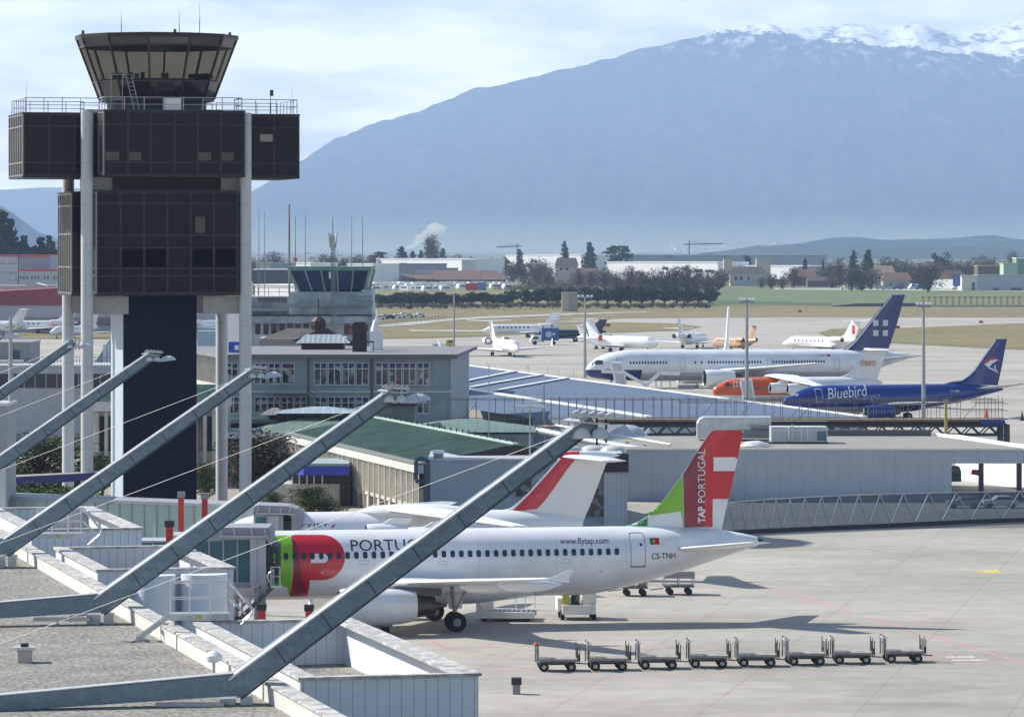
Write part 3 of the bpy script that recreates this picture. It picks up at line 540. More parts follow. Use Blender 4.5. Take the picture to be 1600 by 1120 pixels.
for i, (x, y, c) in enumerate(((592,499.5,'white'),(600,498,'silver'),(608,498.5,'dark'),(618,497.5,'white'),(629,495,'white'),(637,497,'silver'),(655,495.5,'white'))): vehicle('car', c, nth(i,7)+f' car behind the road fence right of the old tower, {c}', G(x,y,.1), .2, .95, 'cars behind the road fence')
rfn = thing('road_fence','dark fence along the curved road right of the old tower','fence',(0,0,0)); m_ = MB(); fp = [G(x, y, 0) for x, y in ((582,513),(600,509.5),(620,507),(645,504.5),(675,502),(700,500.5))]
for a, b in zip(fp[:-1], fp[1:]):
    for z in (.6,1.3): m_.bar(a+Vector((0,0,z)), b+Vector((0,0,z)), .08, .12)
    for q_ in range(5): m_.bar(a.lerp(b,q_/5), a.lerp(b,q_/5)+Vector((0,0,1.4)), .1, .1)
m_.build('rails', DARKM, rfn)
# caravans and vans in the storage park
cvp = None; k = 0; total = 0
rv = random.Random(31); places = []
for row, (y0, D) in enumerate(((444,2330),(448,2230),(452,2130))):
    x = 572+row*9
    while x < (800 if row < 2 else 700): places.append((x, D+rv.uniform(-30,30))); x += rv.uniform(7.5,12)
for i, (x, D) in enumerate(places):
    if cvp is None:
        cvp = thing('caravan','white caravan in the storage park beyond the pine row','caravan',(0,0,0),0,'white caravans in the storage park')
        MB().prism([(-2.6,-1.1,.5),(-2.8,-1.1,1.3),(-2.3,-1.1,2.7),(2.4,-1.1,2.8),(2.6,-1.1,.5)],(0,2.2,0)).build('body', WH2, cvp); MB().box(-1.6,1.4,-1.13,-1.102,1.5,2.1).build('window', WINDOW, cvp)
        c = cvp
    else:
        c = cvp.copy(); COL.objects.link(c)
        for ch in cvp.children: q = ch.copy(); COL.objects.link(q); q.parent = c
    c.location = XD(x, D, 1.5+rv.uniform(-.3,2.0)*0); c.location.z = max(0, ZD(451+rv.uniform(-2,3)+ (3 if D < 1950 else 0), D)) if False else 0.0
    c.rotation_euler = (0,0,rv.uniform(-.7,.7)); c.scale = (1.15,)*3
for c, ch in ((None,None),): pass
rc_ = thing('red_container','red container among the white caravans','container',XD(737,2150)); MB().box(-3,3,-1.2,1.2,.3,4.0).build('body', REDP, rc_); MB().box(3.05,7.5,-1.2,1.2,.3,4.4).build('blue_body', mat('pale_blue_paint',(.10,.20,.45)), rc_); rc_['label'] = 'red and blue containers side by side among the white caravans'
# ---------------------------------------------------------------- localizer frames, signs, cranes, steam
REDF = mat('orange_red_frame', (.50,.13,.08), rough=.6, var=.15)
for i in range(18):
    x = 1442+9.4*i; p = G(x, 479-.02*i, .1); t = thing('antenna_frame', (nth(i,18))+' red lattice antenna frame in the row on the right grass', 'antenna frame', p, 0, 'red antenna frames on the grass'); k = F/p.y
    m_ = MB().box(-1.3/k*1.0,-.6/k,-.2,.2,0,13.5/k).box(.6/k,1.3/k,-.2,.2,0,13.5/k).box(-3/k,3/k,-.25,.25,13.6/k,15.4/k)
    for z in (4,8): m_.box(-.6/k,.6/k,-.1,.1,z/k,(z+.8)/k)
    m_.build('frame', REDF, t); MB().box(-1.8/k,1.8/k,-.5,.5,0,.9/k).build('foot', CONC, t)
fnc = thing('white_low_fence','low pale fence line under the red antenna frames','fence',G(1520,480.5,.1)); kf = F/fnc.location.y; m_ = MB().box(-86/kf,90/kf,-.1,.1,.5,.8)
for i in range(60): m_.box((-86+2.95*i)/kf,(-86+2.95*i)/kf+.12,-.05,.05,0,1.0)
m_.build('rails', GREYM, fnc)
rk = thing('dark_embankment_shed','long dark low roof before the green field left of the red frames','shed',G(1400,479)); kf = F/rk.location.y; MB().prism([(-104/kf,0,0),(57/kf,0,0),(50/kf,0,5.5/kf),(-60/kf,0,5.0/kf),(-98/kf,0,1.5/kf)],(0,6,0)).build('roof', mat('slate_roof',(.09,.11,.13)), rk)
for (x, y, lab, w) in ((943,511,'red mandatory sign on the grass tip between taxiways',21),(1399,514,'red sign right of the navy tail',14),(1250,489,'small red marker on the dry grass',5),(1533,506,'red marker board beside the right taxiway',6)):
    p = G(x, y, .1); k = F/p.y; t = thing('taxiway_sign', lab, 'sign', p); MB().box(-w/2/k,w/2/k,-.1,.1,.25,3.6/k+.25).build('board', mat('sign_red',(.30,.03,.04)), t); MB().box(-w/3/k,-w/3/k+.1,-.05,.05,0,.25).box(w/3/k,w/3/k+.1,-.05,.05,0,.25).build('legs', DARKM, t)
    if w > 10:
        me = text_mesh('A-20' if w > 15 else 'B', 2.6/k, align='CENTER'); o = bpy.data.objects.new('lettering', me); COL.objects.link(o); me.materials.append(mat('pale_sign_letter',(.6,.5,.5))); o.parent = t; o.rotation_euler = (R(90),0,0); o.location = (0,-.13,.25+.8/k)
def crane(lab, px, D, ytop, jib0, jib1):
    t = thing('tower_crane', lab, 'crane', XD(px, D)); zt = ZD(ytop, D); k = F/D; m_ = MB().bar((0,0,0),(0,0,zt+3),1.0,1.0).build('mast', mat('crane_grey',(.16,.15,.15)), t)
    MB().bar(((jib0-px)/k,0,zt),((jib1-px)/k,0,zt+.8),.8,.9).bar((0,0,zt+3),((jib0-px)/k*.7,0,zt+.5),.2,.2).bar((0,0,zt+3),((jib1-px)/k*.7,0,zt+.5),.2,.2).build('jib', mat('crane_grey'), t)
crane('small far tower crane left of the firs above the warehouse', 808, 3600, 386, 776, 815); crane('far tower crane with a long jib above the grey warehouse', 1077, 3600, 382, 1068, 1130)
for (x, lab) in ((811,'thin T shaped pole between the caravans and bushes'),): 
    t = thing('t_pole', lab, 'pole', XD(x,1950)); MB().tube((0,0,0),(0,0,ZD(432,1950)),.15,n=6).build('pole', GREYM, t); MB().bar((-17*.3,0,ZD(432,1950)),(18*.3,0,ZD(432,1950)),.2,.2).build('cross_arm', GREYM, t)
for i, x in enumerate((1490.5, 1496.5)):
    t = thing('banner', ['left','right'][i]+' blue banner beside the white gabled house', 'flag', XD(x,2150), 0, 'blue banners'); MB().tube((-.5,0,0),(-.5,0,9),.08,n=5).build('pole', GREYM, t); MB().box(-.45,1.3,-.03,.03,2.5,8.8).build('cloth', mat('banner_blue',(.10,.13,.45)), t)
# steam
stm = bpy.data.materials.new('steam'); stm.use_nodes = True; n = stm.node_tree.nodes; l = stm.node_tree.links; n.remove(n['Principled BSDF']); v = n.new('ShaderNodeVolumePrincipled'); v.inputs['Color'].default_value = (.95,.95,.95,1); v.inputs['Density'].default_value = .16
l.new(v.outputs[0], n['Material Output'].inputs['Volume'])
mb = MB(); q = random.Random(3)
for i in range(22):
    t_ = (i/21)**.8; r_ = 1.6+2.4*t_*q.uniform(.6,1.2); mb.ell(((-12+24*t_)+q.uniform(-3,3)*(.4+t_),0,(2+14*t_)+q.uniform(-2.5,2.5)*(.4+t_)), (r_*1.3,r_,r_), 10, 6)
st_ = mb.build('steam_plume', stm); st_.location = XD(662, 3300, ZD(390,3300)); tag(st_, 'puff of white steam rising behind the dark firs', 'steam'); st_['kind'] = 'stuff'
# far village below the mountain, fields
from mathutils.bvhtree import BVHTree
MT = bpy.data.objects['mountain']; bv = BVHTree.FromPolygons([v.co.copy() for v in MT.data.vertices], [tuple(p_.vertices) for p_ in MT.data.polygons])
hv_ = None; q = random.Random(9)
for i in range(42):
    x = q.uniform(1030,1290); D = q.uniform(16520,16850); hit = bv.ray_cast(Vector((XD(x,D).x, D, 3000)), Vector((0,0,-1))); z = hit[0].z if hit[0] else 0
    if hv_ is None:
        hv_ = thing('village_house','tiny pale house of the distant village at the mountain foot','house',(0,0,0),0,'village houses at the mountain foot'); MB().box(-9,9,-5,5,-6,6).build('wall', WH2, hv_); MB().add([(-10,-6,6),(10,-6,6),(10,6,6),(-10,6,6),(-10,0,9),(10,0,9)],[(0,1,5,4),(1,2,5),(2,3,4,5),(3,0,4)]).build('roof', mat('village_tile', (.45,.25,.18), rough=.9), hv_); c = hv_
    else:
        c = hv_.copy(); COL.objects.link(c)
        for ch in hv_.children: w = ch.copy(); COL.objects.link(w); w.parent = c
    c.location = (XD(x,D).x, D, z); c.rotation_euler = (0,0,q.uniform(0,3))
# ---------------------------------------------------------------- aircraft
def liv(name, base, layers, rough=.28, coat=.4, var=.09):
    """paint: base colour plus layers [(conditions, colour)], each condition (a, b, c) meaning a*x + b*z + c > 0 in the part's own metres"""
    m = mat(name, base, rough=rough, var=var, scale=.5, coat=coat); t = m.node_tree; n = t.nodes; l = t.links; b = n['Principled BSDF']
    out = b.inputs['Base Color'].links[0].from_socket; tcn = [q for q in n if q.type == 'TEX_COORD'][0]
    sp = n.new('ShaderNodeSeparateXYZ'); l.new(tcn.outputs['Object'], sp.inputs[0])
    def M(op, a, c):
        q = n.new('ShaderNodeMath'); q.operation = op
        for i, s in enumerate((a, c)):
            if isinstance(s, (int, float)): q.inputs[i].default_value = s
            else: l.new(s, q.inputs[i])
        return q.outputs[0]
    for conds, col in layers:
        k = None
        for (a, bb, c) in conds:
            e = M('GREATER_THAN', M('ADD', M('ADD', M('MULTIPLY', sp.outputs[0], a), M('MULTIPLY', sp.outputs[2], bb)), c), 0)
            k = e if k is None else M('MULTIPLY', k, e)
        x = n.new('ShaderNodeMixRGB'); x.inputs[2].default_value = (*col, 1); l.new(k, x.inputs[0]); l.new(out, x.inputs[1]); out = x.outputs[0]
    l.new(out, b.inputs['Base Color']); return m
class Frame:
    """an aircraft's place: origin on the ground at px,py; rz = heading of the nose-to-tail axis"""
    def __init__(s, px, py, deg): s.o = G(px, py); s.a = R(deg); s.c = math.cos(s.a); s.s = math.sin(s.a); s.D = s.o.y; s.sc = F/s.o.y
    def loc(s, px, py, y=0.0):
        k = (px-800)/F
        # X = ox + l c - y s ; D = oy + l s + y c ; X = k D
        l = (k*(s.o.y + y*s.c) - s.o.x + y*s.s)/(s.c - k*s.s); D = s.o.y + l*s.s + y*s.c
        return l, H - (py-YH)/F*D
    def l(s, px, y=0.0): return s.loc(px, 500, y)[0]
def lin(tab, x, k):
    if x <= tab[0][0]: return tab[0][k]
    for a, b in zip(tab[:-1], tab[1:]):
        if x <= b[0]: return a[k] + (b[k]-a[k])*(x-a[0])/(b[0]-a[0]+1e-9)
    return tab[-1][k]
def surf(prof, l, z):
    zt, zb, w = lin(prof, l, 1), lin(prof, l, 2), lin(prof, l, 3); zc = (zt+zb)/2; b = (zt-zb)/2 + 1e-6
    return w*math.sqrt(max(0, 1-((z-zc)/b)**2))
def smooth_prof(prof, n=3):
    out = []
    for i in range(len(prof)-1):
        p0 = prof[max(i-1, 0)]; p1 = prof[i]; p2 = prof[i+1]; p3 = prof[min(i+2, len(prof)-1)]
        for j in range(n):
            t = j/n; l = p1[0] + (p2[0]-p1[0])*t; r = [l]
            for k in (1, 2, 3):
                d = p2[0]-p1[0]
                m1 = (p2[k]-p0[k])/(p2[0]-p0[0]+1e-9)*d; m2 = (p3[k]-p1[k])/(p3[0]-p1[0]+1e-9)*d
                if abs(p2[k]-p1[k]) < 1e-6: m1 = m2 = 0
                if i == 0: m1 = min(max(m1*2, -abs(3*(p2[k]-p1[k]))), abs(3*(p2[k]-p1[k])))
                t2, t3 = t*t, t*t*t
                r.append((2*t3-3*t2+1)*p1[k] + (t3-2*t2+t)*m1 + (-2*t3+3*t2)*p2[k] + (t3-t2)*m2)
            out.append(tuple(r))
    out.append(tuple(prof[-1])); return out
def fuselage(prof, m, parent, n=32, name='fuselage'):
    rings = []
    for (l, zt, zb, w) in prof:
        zc = (zt+zb)/2; b = (zt-zb)/2
        rings.append([Vector((l, w*math.sin(2*math.pi*i/n), zc + b*math.cos(2*math.pi*i/n))) for i in range(n)])
    o = MB().loft(rings).build(name, m, parent, smooth=True); return o
def decal(name, me_or_poly, prof, m, parent, eps=.012, side=-1, step=.25, y=None):
    """paint patch: 2D mesh or polygon in (x, z) laid on the fuselage skin (or at y on a flat fin)"""
    bm = bmesh.new()
    if isinstance(me_or_poly, (list, tuple)):
        bm.faces.new([bm.verts.new((p[0], p[1], 0)) for p in me_or_poly])
        bmesh.ops.triangulate(bm, faces=bm.faces[:])
    else: bm.from_mesh(me_or_poly)
    if y is None:
        ys = [v.co.y for v in bm.verts]; xs = [v.co.x for v in bm.verts]
        z = math.ceil(min(ys)/step)*step
        while z < max(ys):
            bmesh.ops.bisect_plane(bm, geom=bm.verts[:]+bm.edges[:]+bm.faces[:], plane_co=(0, z, 0), plane_no=(0, 1, 0)); z += step
        if max(xs)-min(xs) > 1.2:
            x = math.ceil(min(xs)/.3)*.3
            while x < max(xs):
                bmesh.ops.bisect_plane(bm, geom=bm.verts[:]+bm.edges[:]+bm.faces[:], plane_co=(x, 0, 0), plane_no=(1, 0, 0)); x += .3
        bmesh.ops.triangulate(bm, faces=bm.faces[:])
    for v in bm.verts:
        l, z = v.co.x, v.co.y
        yy = (side*(surf(prof, l, z)+eps)) if y is None else (y(l, z) if callable(y) else y)
        v.co = (l, yy, z)
    me = bpy.data.meshes.new(name); bm.to_mesh(me); bm.free(); me.materials.clear(); me.materials.append(m)
    o = bpy.data.objects.new(name, me); COL.objects.link(o); o.parent = parent
    if y is None:
        me.polygons.foreach_set('use_smooth', [True]*len(me.polygons))
    return o
def txt(name, s, l, z, size, width, prof, m, parent, rot=0, y=None, eps=.012, **kw):
    me = text_mesh(s, 1.0, **kw)
    xs = [v.co.x for v in me.vertices]; ys = [v.co.y for v in me.vertices]
    w = max(xs)-min(xs); h = max(ys)-min(ys); c, s_ = math.cos(rot), math.sin(rot); x0, y0 = min(xs), min(ys)
    for v in me.vertices:
        a = (v.co.x-x0)/w*width; b = (v.co.y-y0)/h*size; v.co = (l + a*c - b*s_, z + a*s_ + b*c, 0)
    o = decal(name, me, prof, m, parent, y=y, eps=eps, step=.2); bpy.data.meshes.remove(me); return o
def airfoil(le, te, t, n=7):
    """closed section: list of (x, thickness offset)"""
    c = te-le; up = []
    for i in range(n+1):
        u = (1-math.cos(math.pi*i/n))/2; th = 5*t*(.2969*math.sqrt(u)-.126*u-.3516*u*u+.2843*u**3-.1015*u**4)
        up.append((le+c*u, th*c))
    return up + [(x, -y) for x, y in up[-2:0:-1]]
def wing(name, secs, side, m, parent, t=.11):
    rings = [[Vector((x, side*y, z+d)) for x, d in airfoil(le, te, t)] for (y, le, te, z) in secs]
    return MB().loft(rings).build(name, m, parent, smooth=True)
def finmesh(name, le, te, m, parent, t=.09, n=12, y0=0.0):
    """vertical surface from leading and trailing edge polylines [(x, z)...] listed upwards"""
    def at(pl, u):
        L = [0]
        for a, b in zip(pl[:-1], pl[1:]): L.append(L[-1]+math.hypot(b[0]-a[0], b[1]-a[1]))
        z0, z1 = pl[0][1], pl[-1][1]; z = z0+(z1-z0)*u
        for a, b in zip(pl[:-1], pl[1:]):
            if z <= b[1]+1e-9: return a[0]+(b[0]-a[0])*(z-a[1])/(b[1]-a[1]+1e-9), z
        return pl[-1][0], z1
    rings = []
    for k in range(n+1):
        a, za = at(le, k/n); b, zb = at(te, k/n)
        rings.append([Vector((x, y0+d, za+(zb-za)*(x-a)/(b-a+1e-9))) for x, d in airfoil(a, b, t)])
    return MB().loft(rings).build(name, m, parent, smooth=True)
FAND = mat('fan_dark', (.02,.02,.022), rough=.4, metal=.5, var=.2, scale=5)
NOZ = mat('hot_nozzle_metal', (.10,.09,.085), rough=.4, metal=.8, var=.3, scale=3)
LIP = mat('polished_lip', (.65,.66,.68), rough=.2, metal=.9, var=.05)
def lathe_x(pts, c, n=24):
    c = Vector(c); return [[c + Vector((x, r*math.sin(2*math.pi*i/n), r*math.cos(2*math.pi*i/n))) for i in range(n)] for x, r in pts]
def engine(x, y, z, L, r, m, parent, noz=.45, n=24, pylon=None, pm=None):
    e = MB().loft(lathe_x([(.02*L,.86*r),(0,.92*r),(.04*L,.97*r),(.2*L,r),(.5*L,1.0*r),(.8*L,.93*r),(L,.78*r),(L*.98,.72*r),(.75*L,.66*r)], (x,y,z), n), cap=False).build('engine', m, parent, smooth=True)
    MB().loft(lathe_x([(.03*L,.865*r),(0,.915*r),(-.012*L,.89*r),(.0*L,.85*r),(.05*L,.83*r)], (x-.004,y,z), n), cap=False).build('intake_lip', LIP, e, smooth=True)
    MB().loft(lathe_x([(.04*L,.86*r),(.25*L,.82*r),(.26*L,.3*r),(.12*L,.02*r)], (x,y,z), n), cap=False).build('fan', FAND, e, smooth=True)
    if noz: MB().loft(lathe_x([(.80*L,.66*r),(L,.62*r),(L+noz*L*.6,.48*r),(L+noz*L*.6,.40*r),(L+noz*L*.5,.3*r),(L+noz*L,.05*r)], (x,y,z), n), cap=False).build('exhaust_nozzle', NOZ, e, smooth=True)
    if pylon:
        a, b, zt = pylon; MB().prism([(a,y-.12,z+.8*r),(b,y-.12,z+.6*r),(b+.6,y-.12,zt),(a+.5*(b-a),y-.12,zt)], (0,.24,0)).build('pylon', pm or m, e)
    return e
def gear(parent, x, y, ztop, r, w, nw=2, gap=.45, rake=0, door=None, bogie=None):
    g = MB().tube((x+rake, y, ztop), (x, y, r), .13, .1, 10).tube((x,y-gap,r), (x,y+gap,r), .07, n=8).bar((x+rake+.9,y,ztop-.1),(x,y,r+.6),.1,.1).build('landing_gear', GREYM, parent)
    for xx in ([0] if not bogie else [-bogie, bogie]):
        for k in ((-1,1) if nw == 2 else (0,)):
            wy = y + k*gap
            t = MB().loft([[Vector((x+xx+rr*math.cos(a), wy+dy, r+rr*math.sin(a))) for a in [2*math.pi*i/20 for i in range(20)]] for rr, dy in ((.45*r,-w/2),(.88*r,-w/2),(r,-w*.3),(r,w*.3),(.88*r,w/2),(.45*r,w/2))], cap=True).build('wheel', RUBBER, g, smooth=True)
            MB().tube((x+xx,wy-w/2-.03,r),(x+xx,wy+w/2+.03,r), .42*r, n=14).build('rim', GREYM, t, smooth=True)
    if door: MB().prism([(x-.5,y+door,ztop),(x+.55,y+door,ztop),(x+.45,y+door,r+.75),(x-.35,y+door,r+.75)], (0,.05,0)).build('gear_door', WHITE, g)
    return g
def rrect(l, z, w, h, k=.35, n=3):
    r = min(w, h)*k; pts = []
    for cx, cz, a0 in ((l+w/2-r, z+h/2-r, 0), (l-w/2+r, z+h/2-r, 90), (l-w/2+r, z-h/2+r, 180), (l+w/2-r, z-h/2+r, 270)):
        for i in range(n+1): a = R(a0+90*i/n); pts.append((cx+r*math.cos(a), cz+r*math.sin(a)))
    return pts
PANE = mat('cabin_pane', (.03,.04,.07), rough=.12, var=.2)
SEAMC = mat('panel_gap', (.22,.23,.26), rough=.6, var=.1)
def windows(prof, parent, ls, z, w, h, m=PANE, eps=.042):
    """one pane object per window; a copy where the skin is straight, its own curve near the ends"""
    base = None
    for l in ls:
        same = abs(surf(prof, l-w, z)-surf(prof, l+w, z)) < .002 and abs(surf(prof, l, z)-surf(prof, ls[len(ls)//2], z)) < .002
        if same and base is not None:
            o = base.copy(); COL.objects.link(o); o.location = (l-base_l, 0, 0)
        else:
            o = decal('cabin_window', rrect(l, z, w, h), prof, m, parent, eps=eps, step=.12)
            if same: base = o; base_l = l
def outline(prof, parent, l, z, w, h, m=SEAMC, t=.035, name='door', eps=.016, n=3):
    o = rrect(l, z, w, h, .18, n); i = rrect(l, z, w-2*t, h-2*t, .18, n); bm = bmesh.new()
    a = [bm.verts.new((p[0], p[1], 0)) for p in o]; b = [bm.verts.new((p[0], p[1], 0)) for p in i]; N = len(a)
    for k in range(N): bm.faces.new((a[k], a[(k+1) % N], b[(k+1) % N], b[k]))
    me = bpy.data.meshes.new('x'); bm.to_mesh(me); bm.free(); r = decal(name, me, prof, m, parent, eps=eps, step=.12); bpy.data.meshes.remove(me); return r
PGREY = mat('aircraft_grey', (.42,.44,.46), rough=.4, var=.08, scale=.8)
PWHITE = mat('aircraft_white', (.80,.81,.83), rough=.25, var=.05, scale=.5, coat=.4)
# ============ the near airliner
f = Frame(694, 977, 11)
A = thing('airliner', 'white airliner with red and green tail and nose markings parked at the glass boarding bridge', 'airliner', f.o, f.a)
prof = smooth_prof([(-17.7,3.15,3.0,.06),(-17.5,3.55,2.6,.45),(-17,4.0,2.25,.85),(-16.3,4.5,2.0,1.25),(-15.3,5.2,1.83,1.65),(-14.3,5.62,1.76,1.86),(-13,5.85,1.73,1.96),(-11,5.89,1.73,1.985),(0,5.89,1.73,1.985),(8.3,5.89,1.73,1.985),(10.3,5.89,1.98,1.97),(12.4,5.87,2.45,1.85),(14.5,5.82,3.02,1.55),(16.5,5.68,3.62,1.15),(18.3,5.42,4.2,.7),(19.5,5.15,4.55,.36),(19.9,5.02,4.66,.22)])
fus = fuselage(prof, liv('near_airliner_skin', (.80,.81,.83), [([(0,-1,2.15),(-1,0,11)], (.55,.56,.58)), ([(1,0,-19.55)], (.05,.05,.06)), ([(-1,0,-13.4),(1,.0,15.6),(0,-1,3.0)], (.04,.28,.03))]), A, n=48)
RED = mat('livery_red', (.60,.012,.03), rough=.3, var=.08, coat=.4); DRED = mat('livery_dark_red', (.26,.01,.035), rough=.3, var=.08, coat=.4)
GRN = mat('livery_green', (.22,.50,.015), rough=.3, var=.06, coat=.4); DGRN = mat('livery_dark_green', (.03,.27,.02), rough=.3, var=.06, coat=.4)
def skinloc(fr, prof, px, py):
    y = -1.9
    for _ in range(25): l, z = fr.loc(px, py, y); y = .5*y - .5*surf(prof, l, z)
    zt, zb = lin(prof, l, 1), lin(prof, l, 2); return l, min(max(z, zb+.04), zt-.04)
def pxpoly(pts, y=-1.95): return [skinloc(f, prof, a, b) for a, b in pts]
# green bands and the round-shouldered red letter shape, drawn on the skin
decal('green_band', pxpoly([(405,840),(424,836),(434,836),(436,860),(438,890),(437,915),(415,917),(400,917)]), prof, DGRN, A, eps=.010)
decal('green_band', pxpoly([(432,836),(454,836),(457,850),(457.5,880),(456,905),(453,928),(450,928),(450,917),(434,914),(437,890),(437,862)]), prof, GRN, A, eps=.014)
def arc(cx, cy, rx, ry, a0, a1, n=12): return [(cx+rx*math.cos(R(a0+(a1-a0)*i/n)), cy+ry*math.sin(R(a0+(a1-a0)*i/n))) for i in range(n+1)]
stem = [(453,835),(483,835),(483.5,850),(484,900),(484,907),(482,920),(480,931),(452,931),(455,920),(457,905),(458.5,880),(457.5,856)]
decal('red_marking', pxpoly([(454.5,835),(500,835)] + arc(503,870.5,36,35.5,-90,90,14)[0:] + [(484,906),(483,918),(480,931.5),(452,931.5),(455,918),(457.5,900),(458,880),(457,856)]), prof, RED, A, eps=.018)
decal('dark_red_marking', pxpoly([(455,840),(462,845),(468,868),(470,900),(478,916),(476,931.2),(453,931.2),(456,918),(458,900),(458.5,880),(457.5,856)]), prof, DRED, A, eps=.022)
decal('white_marking', pxpoly([(485.5,864.5),(503,864.5)] + arc(504,871.8,8.5,7.2,-90,90,10) + [(485.5,879)]), prof, PWHITE, A, eps=.026)
BLK = mat('black_lettering', (.03,.03,.04), rough=.5, var=.05); WLET = mat('white_lettering', (.8,.8,.8), rough=.5, var=.03)
def ptxt(name, s, x0, x1, yt, yb, m, prof, parent, fr, y=-1.95, **kw):
    a = fr.loc(x0, yb, y); b = fr.loc(x1, yb, y); c = fr.loc(x0, yt, y)
    return txt(name, s, a[0], a[1], c[1]-a[1], b[0]-a[0], prof, m, parent, rot=math.atan2((b[1]-a[1]), b[0]-a[0])*0, **kw)
ptxt('fuselage_lettering', 'PORTUGAL', 549.5, 688, 844, 861, BLK, prof, A, f)
ptxt('web_address', 'www.flytap.com', 877, 952.5, 841, 853, BLK, prof, A, f)
ptxt('registration', 'CS-TNH', 1017.5, 1056, 863.5, 873, BLK, prof, A, f, y=-1.7, bold=.012)
fl0, fz0 = f.loc(1017, 850.5, -1.8); fl1, fz1 = f.loc(1031.5, 840.5, -1.8); fm = fl0+(fl1-fl0)*.4
decal('flag', [(fl0,fz0),(fm,fz0),(fm,fz1),(fl0,fz1)], prof, mat('flag_green',(.01,.16,.03),var=.05), A, eps=.02)
decal('flag', [(fm,fz0),(fl1,fz0),(fl1,fz1),(fm,fz1)], prof, mat('flag_red',(.5,.01,.01),var=.05), A, eps=.02)
decal('flag_emblem', [(fm+.1*math.cos(k*.6),(fz0+fz1)/2+.1*math.sin(k*.6)) for k in range(10)], prof, mat('flag_yellow',(.6,.45,.03),var=.05), A, eps=.026)
wz = f.loc(700, 865.2, -1.95)[1]
wl_ = [f.l(438+13.42*k + .0012*k*k*0, -1.95) for k in range(39)]
step = .533; l0 = f.l(447, -1.95)
windows(prof, A, [l0+step*k for k in range(0, 39)], wz, .27, .40)
dl, dz = f.loc(997.5, 859, -1.9); outline(prof, A, dl, dz, .95, 2.05); decal('door_step', [(dl-.5,dz-1.06),(dl+.5,dz-1.06),(dl+.5,dz-.96),(dl-.5,dz-.96)], prof, GREYM, A, eps=.03)
decal('door_window', rrect(dl+.2, dz+.32, .16, .18, .45), prof, PANE, A, eps=.02)
for px_, py_ in ((463,901),(524,887)): pass
for px_, py_ in ((569,878),(693,879),(884,876)):
    q = f.loc(px_, py_, -1.95); outline(prof, A, q[0], q[1], .55, .22, t=.015, name='hatch')
for px_, py_, w_, h_ in ((936,893,.25,.04),(1047,893,1.0,.03)):
    q = f.loc(px_, py_, -1.9); decal('hatch', [(q[0],q[1]),(q[0]+w_,q[1]),(q[0]+w_,q[1]+h_),(q[0],q[1]+h_)], prof, SEAMC, A)
for lc in (-13.2,-9.2,-4.6,1.8,6.6,10.9,14.2):          # fuselage panel joints
    zt, zb = lin(prof, lc, 1), lin(prof, lc, 2)
    decal('panel_joint', [(lc,zb+.15),(lc+.015,zb+.15),(lc+.015,zt-.1),(lc,zt-.1)], prof, mat('panel_joint',(.50,.52,.55),var=.05), A, eps=.008)
for zc_ in (5.15, 2.6):
    decal('panel_joint', [(-15,zc_),(10,zc_),(10,zc_+.012),(-15,zc_+.012)], prof, MATS['panel_joint'], A, eps=.008)
# wing-to-body fairing, wings, flap track fairings
fair = MB().loft([[Vector((l, w*math.sin(2*math.pi*i/24), zc+b*math.cos(2*math.pi*i/24))) for i in range(24)] for l, w, zc, b in ((-7.6,.3,2.6,.3),(-6.8,1.3,2.4,.75),(-5,2.05,2.35,.95),(-2,2.25,2.3,1.0),(1.5,2.2,2.3,.98),(4,1.8,2.35,.8),(6,.9,2.4,.6),(6.8,.3,2.4,.4))]).build('belly_fairing', PWHITE, A, smooth=True)
WSEC = [(1.2,-5.6,1.6,2.75),(2.0,-5.2,1.4,2.78),(6.4,-2.9,1.05,3.15),(16.2,2.15,3.95,4.05),(17.0,2.75,4.1,4.12)]
for s_ in (-1, 1):
    w_ = wing('wing', WSEC, s_, PWHITE, A, t=.105)
    lf = MB()
    for (a, b) in ((0,2),(2,3)): pass
    MB().prism([(2.8,s_*17.05,4.08),(4.15,s_*17.05,4.6),(4.45,s_*17.05,4.62),(4.15,s_*17.05,4.1),(4.2,s_*17.05,3.9),(3.7,s_*17.05,3.92)], (0,.06*s_,0)).build('wingtip_fence', PWHITE, w_)
    for yy, le, z in ((3.6,.2,2.55),(8.4,1.0,2.95),(12.0,2.6,3.3)):
        fb = MB().loft([[Vector((le+x, s_*yy+.25*r*math.sin(2*math.pi*i/12), z+.1-r*.1+.36*r*math.cos(2*math.pi*i/12))) for i in range(12)] for x, r in ((-1.6,.1),(-1,.8),(0,1),(1.2,.85),(2.2,.1))]).build('flap_fairing', PWHITE, w_, smooth=True)
    hs = wing('horizontal_stabilizer', [(.5,13.4,17.6,4.40),(1.0,13.7,17.6,4.48),(6.1,17.3,18.85,5.20),(6.25,17.6,18.9,5.22)], s_, PWHITE, A, t=.09)
    e = engine(-7.3, s_*5.75, 1.72, 4.55, 1.13, PWHITE, A, noz=.42, pylon=(-6.0,-1.6,3.0), pm=PGREY)
    gear(A, 0, s_*3.8, 2.7, .585, .42, gap=.46, rake=-.2, door=s_*(-.25))
gear(A, -12.65, 0, 2.2, .38, .22, gap=.25)
# a grey access panel on the wing's underside and engine details
MB().prism([(-4.6,-5.9,2.35),(-1.2,-5.9,2.3),(-1.2,-5.9,2.75),(-3.9,-5.9,2.9)], (0,.03,0)).build('pylon_panel', mat('dark_grey_panel',(.10,.11,.12),rough=.5), A)
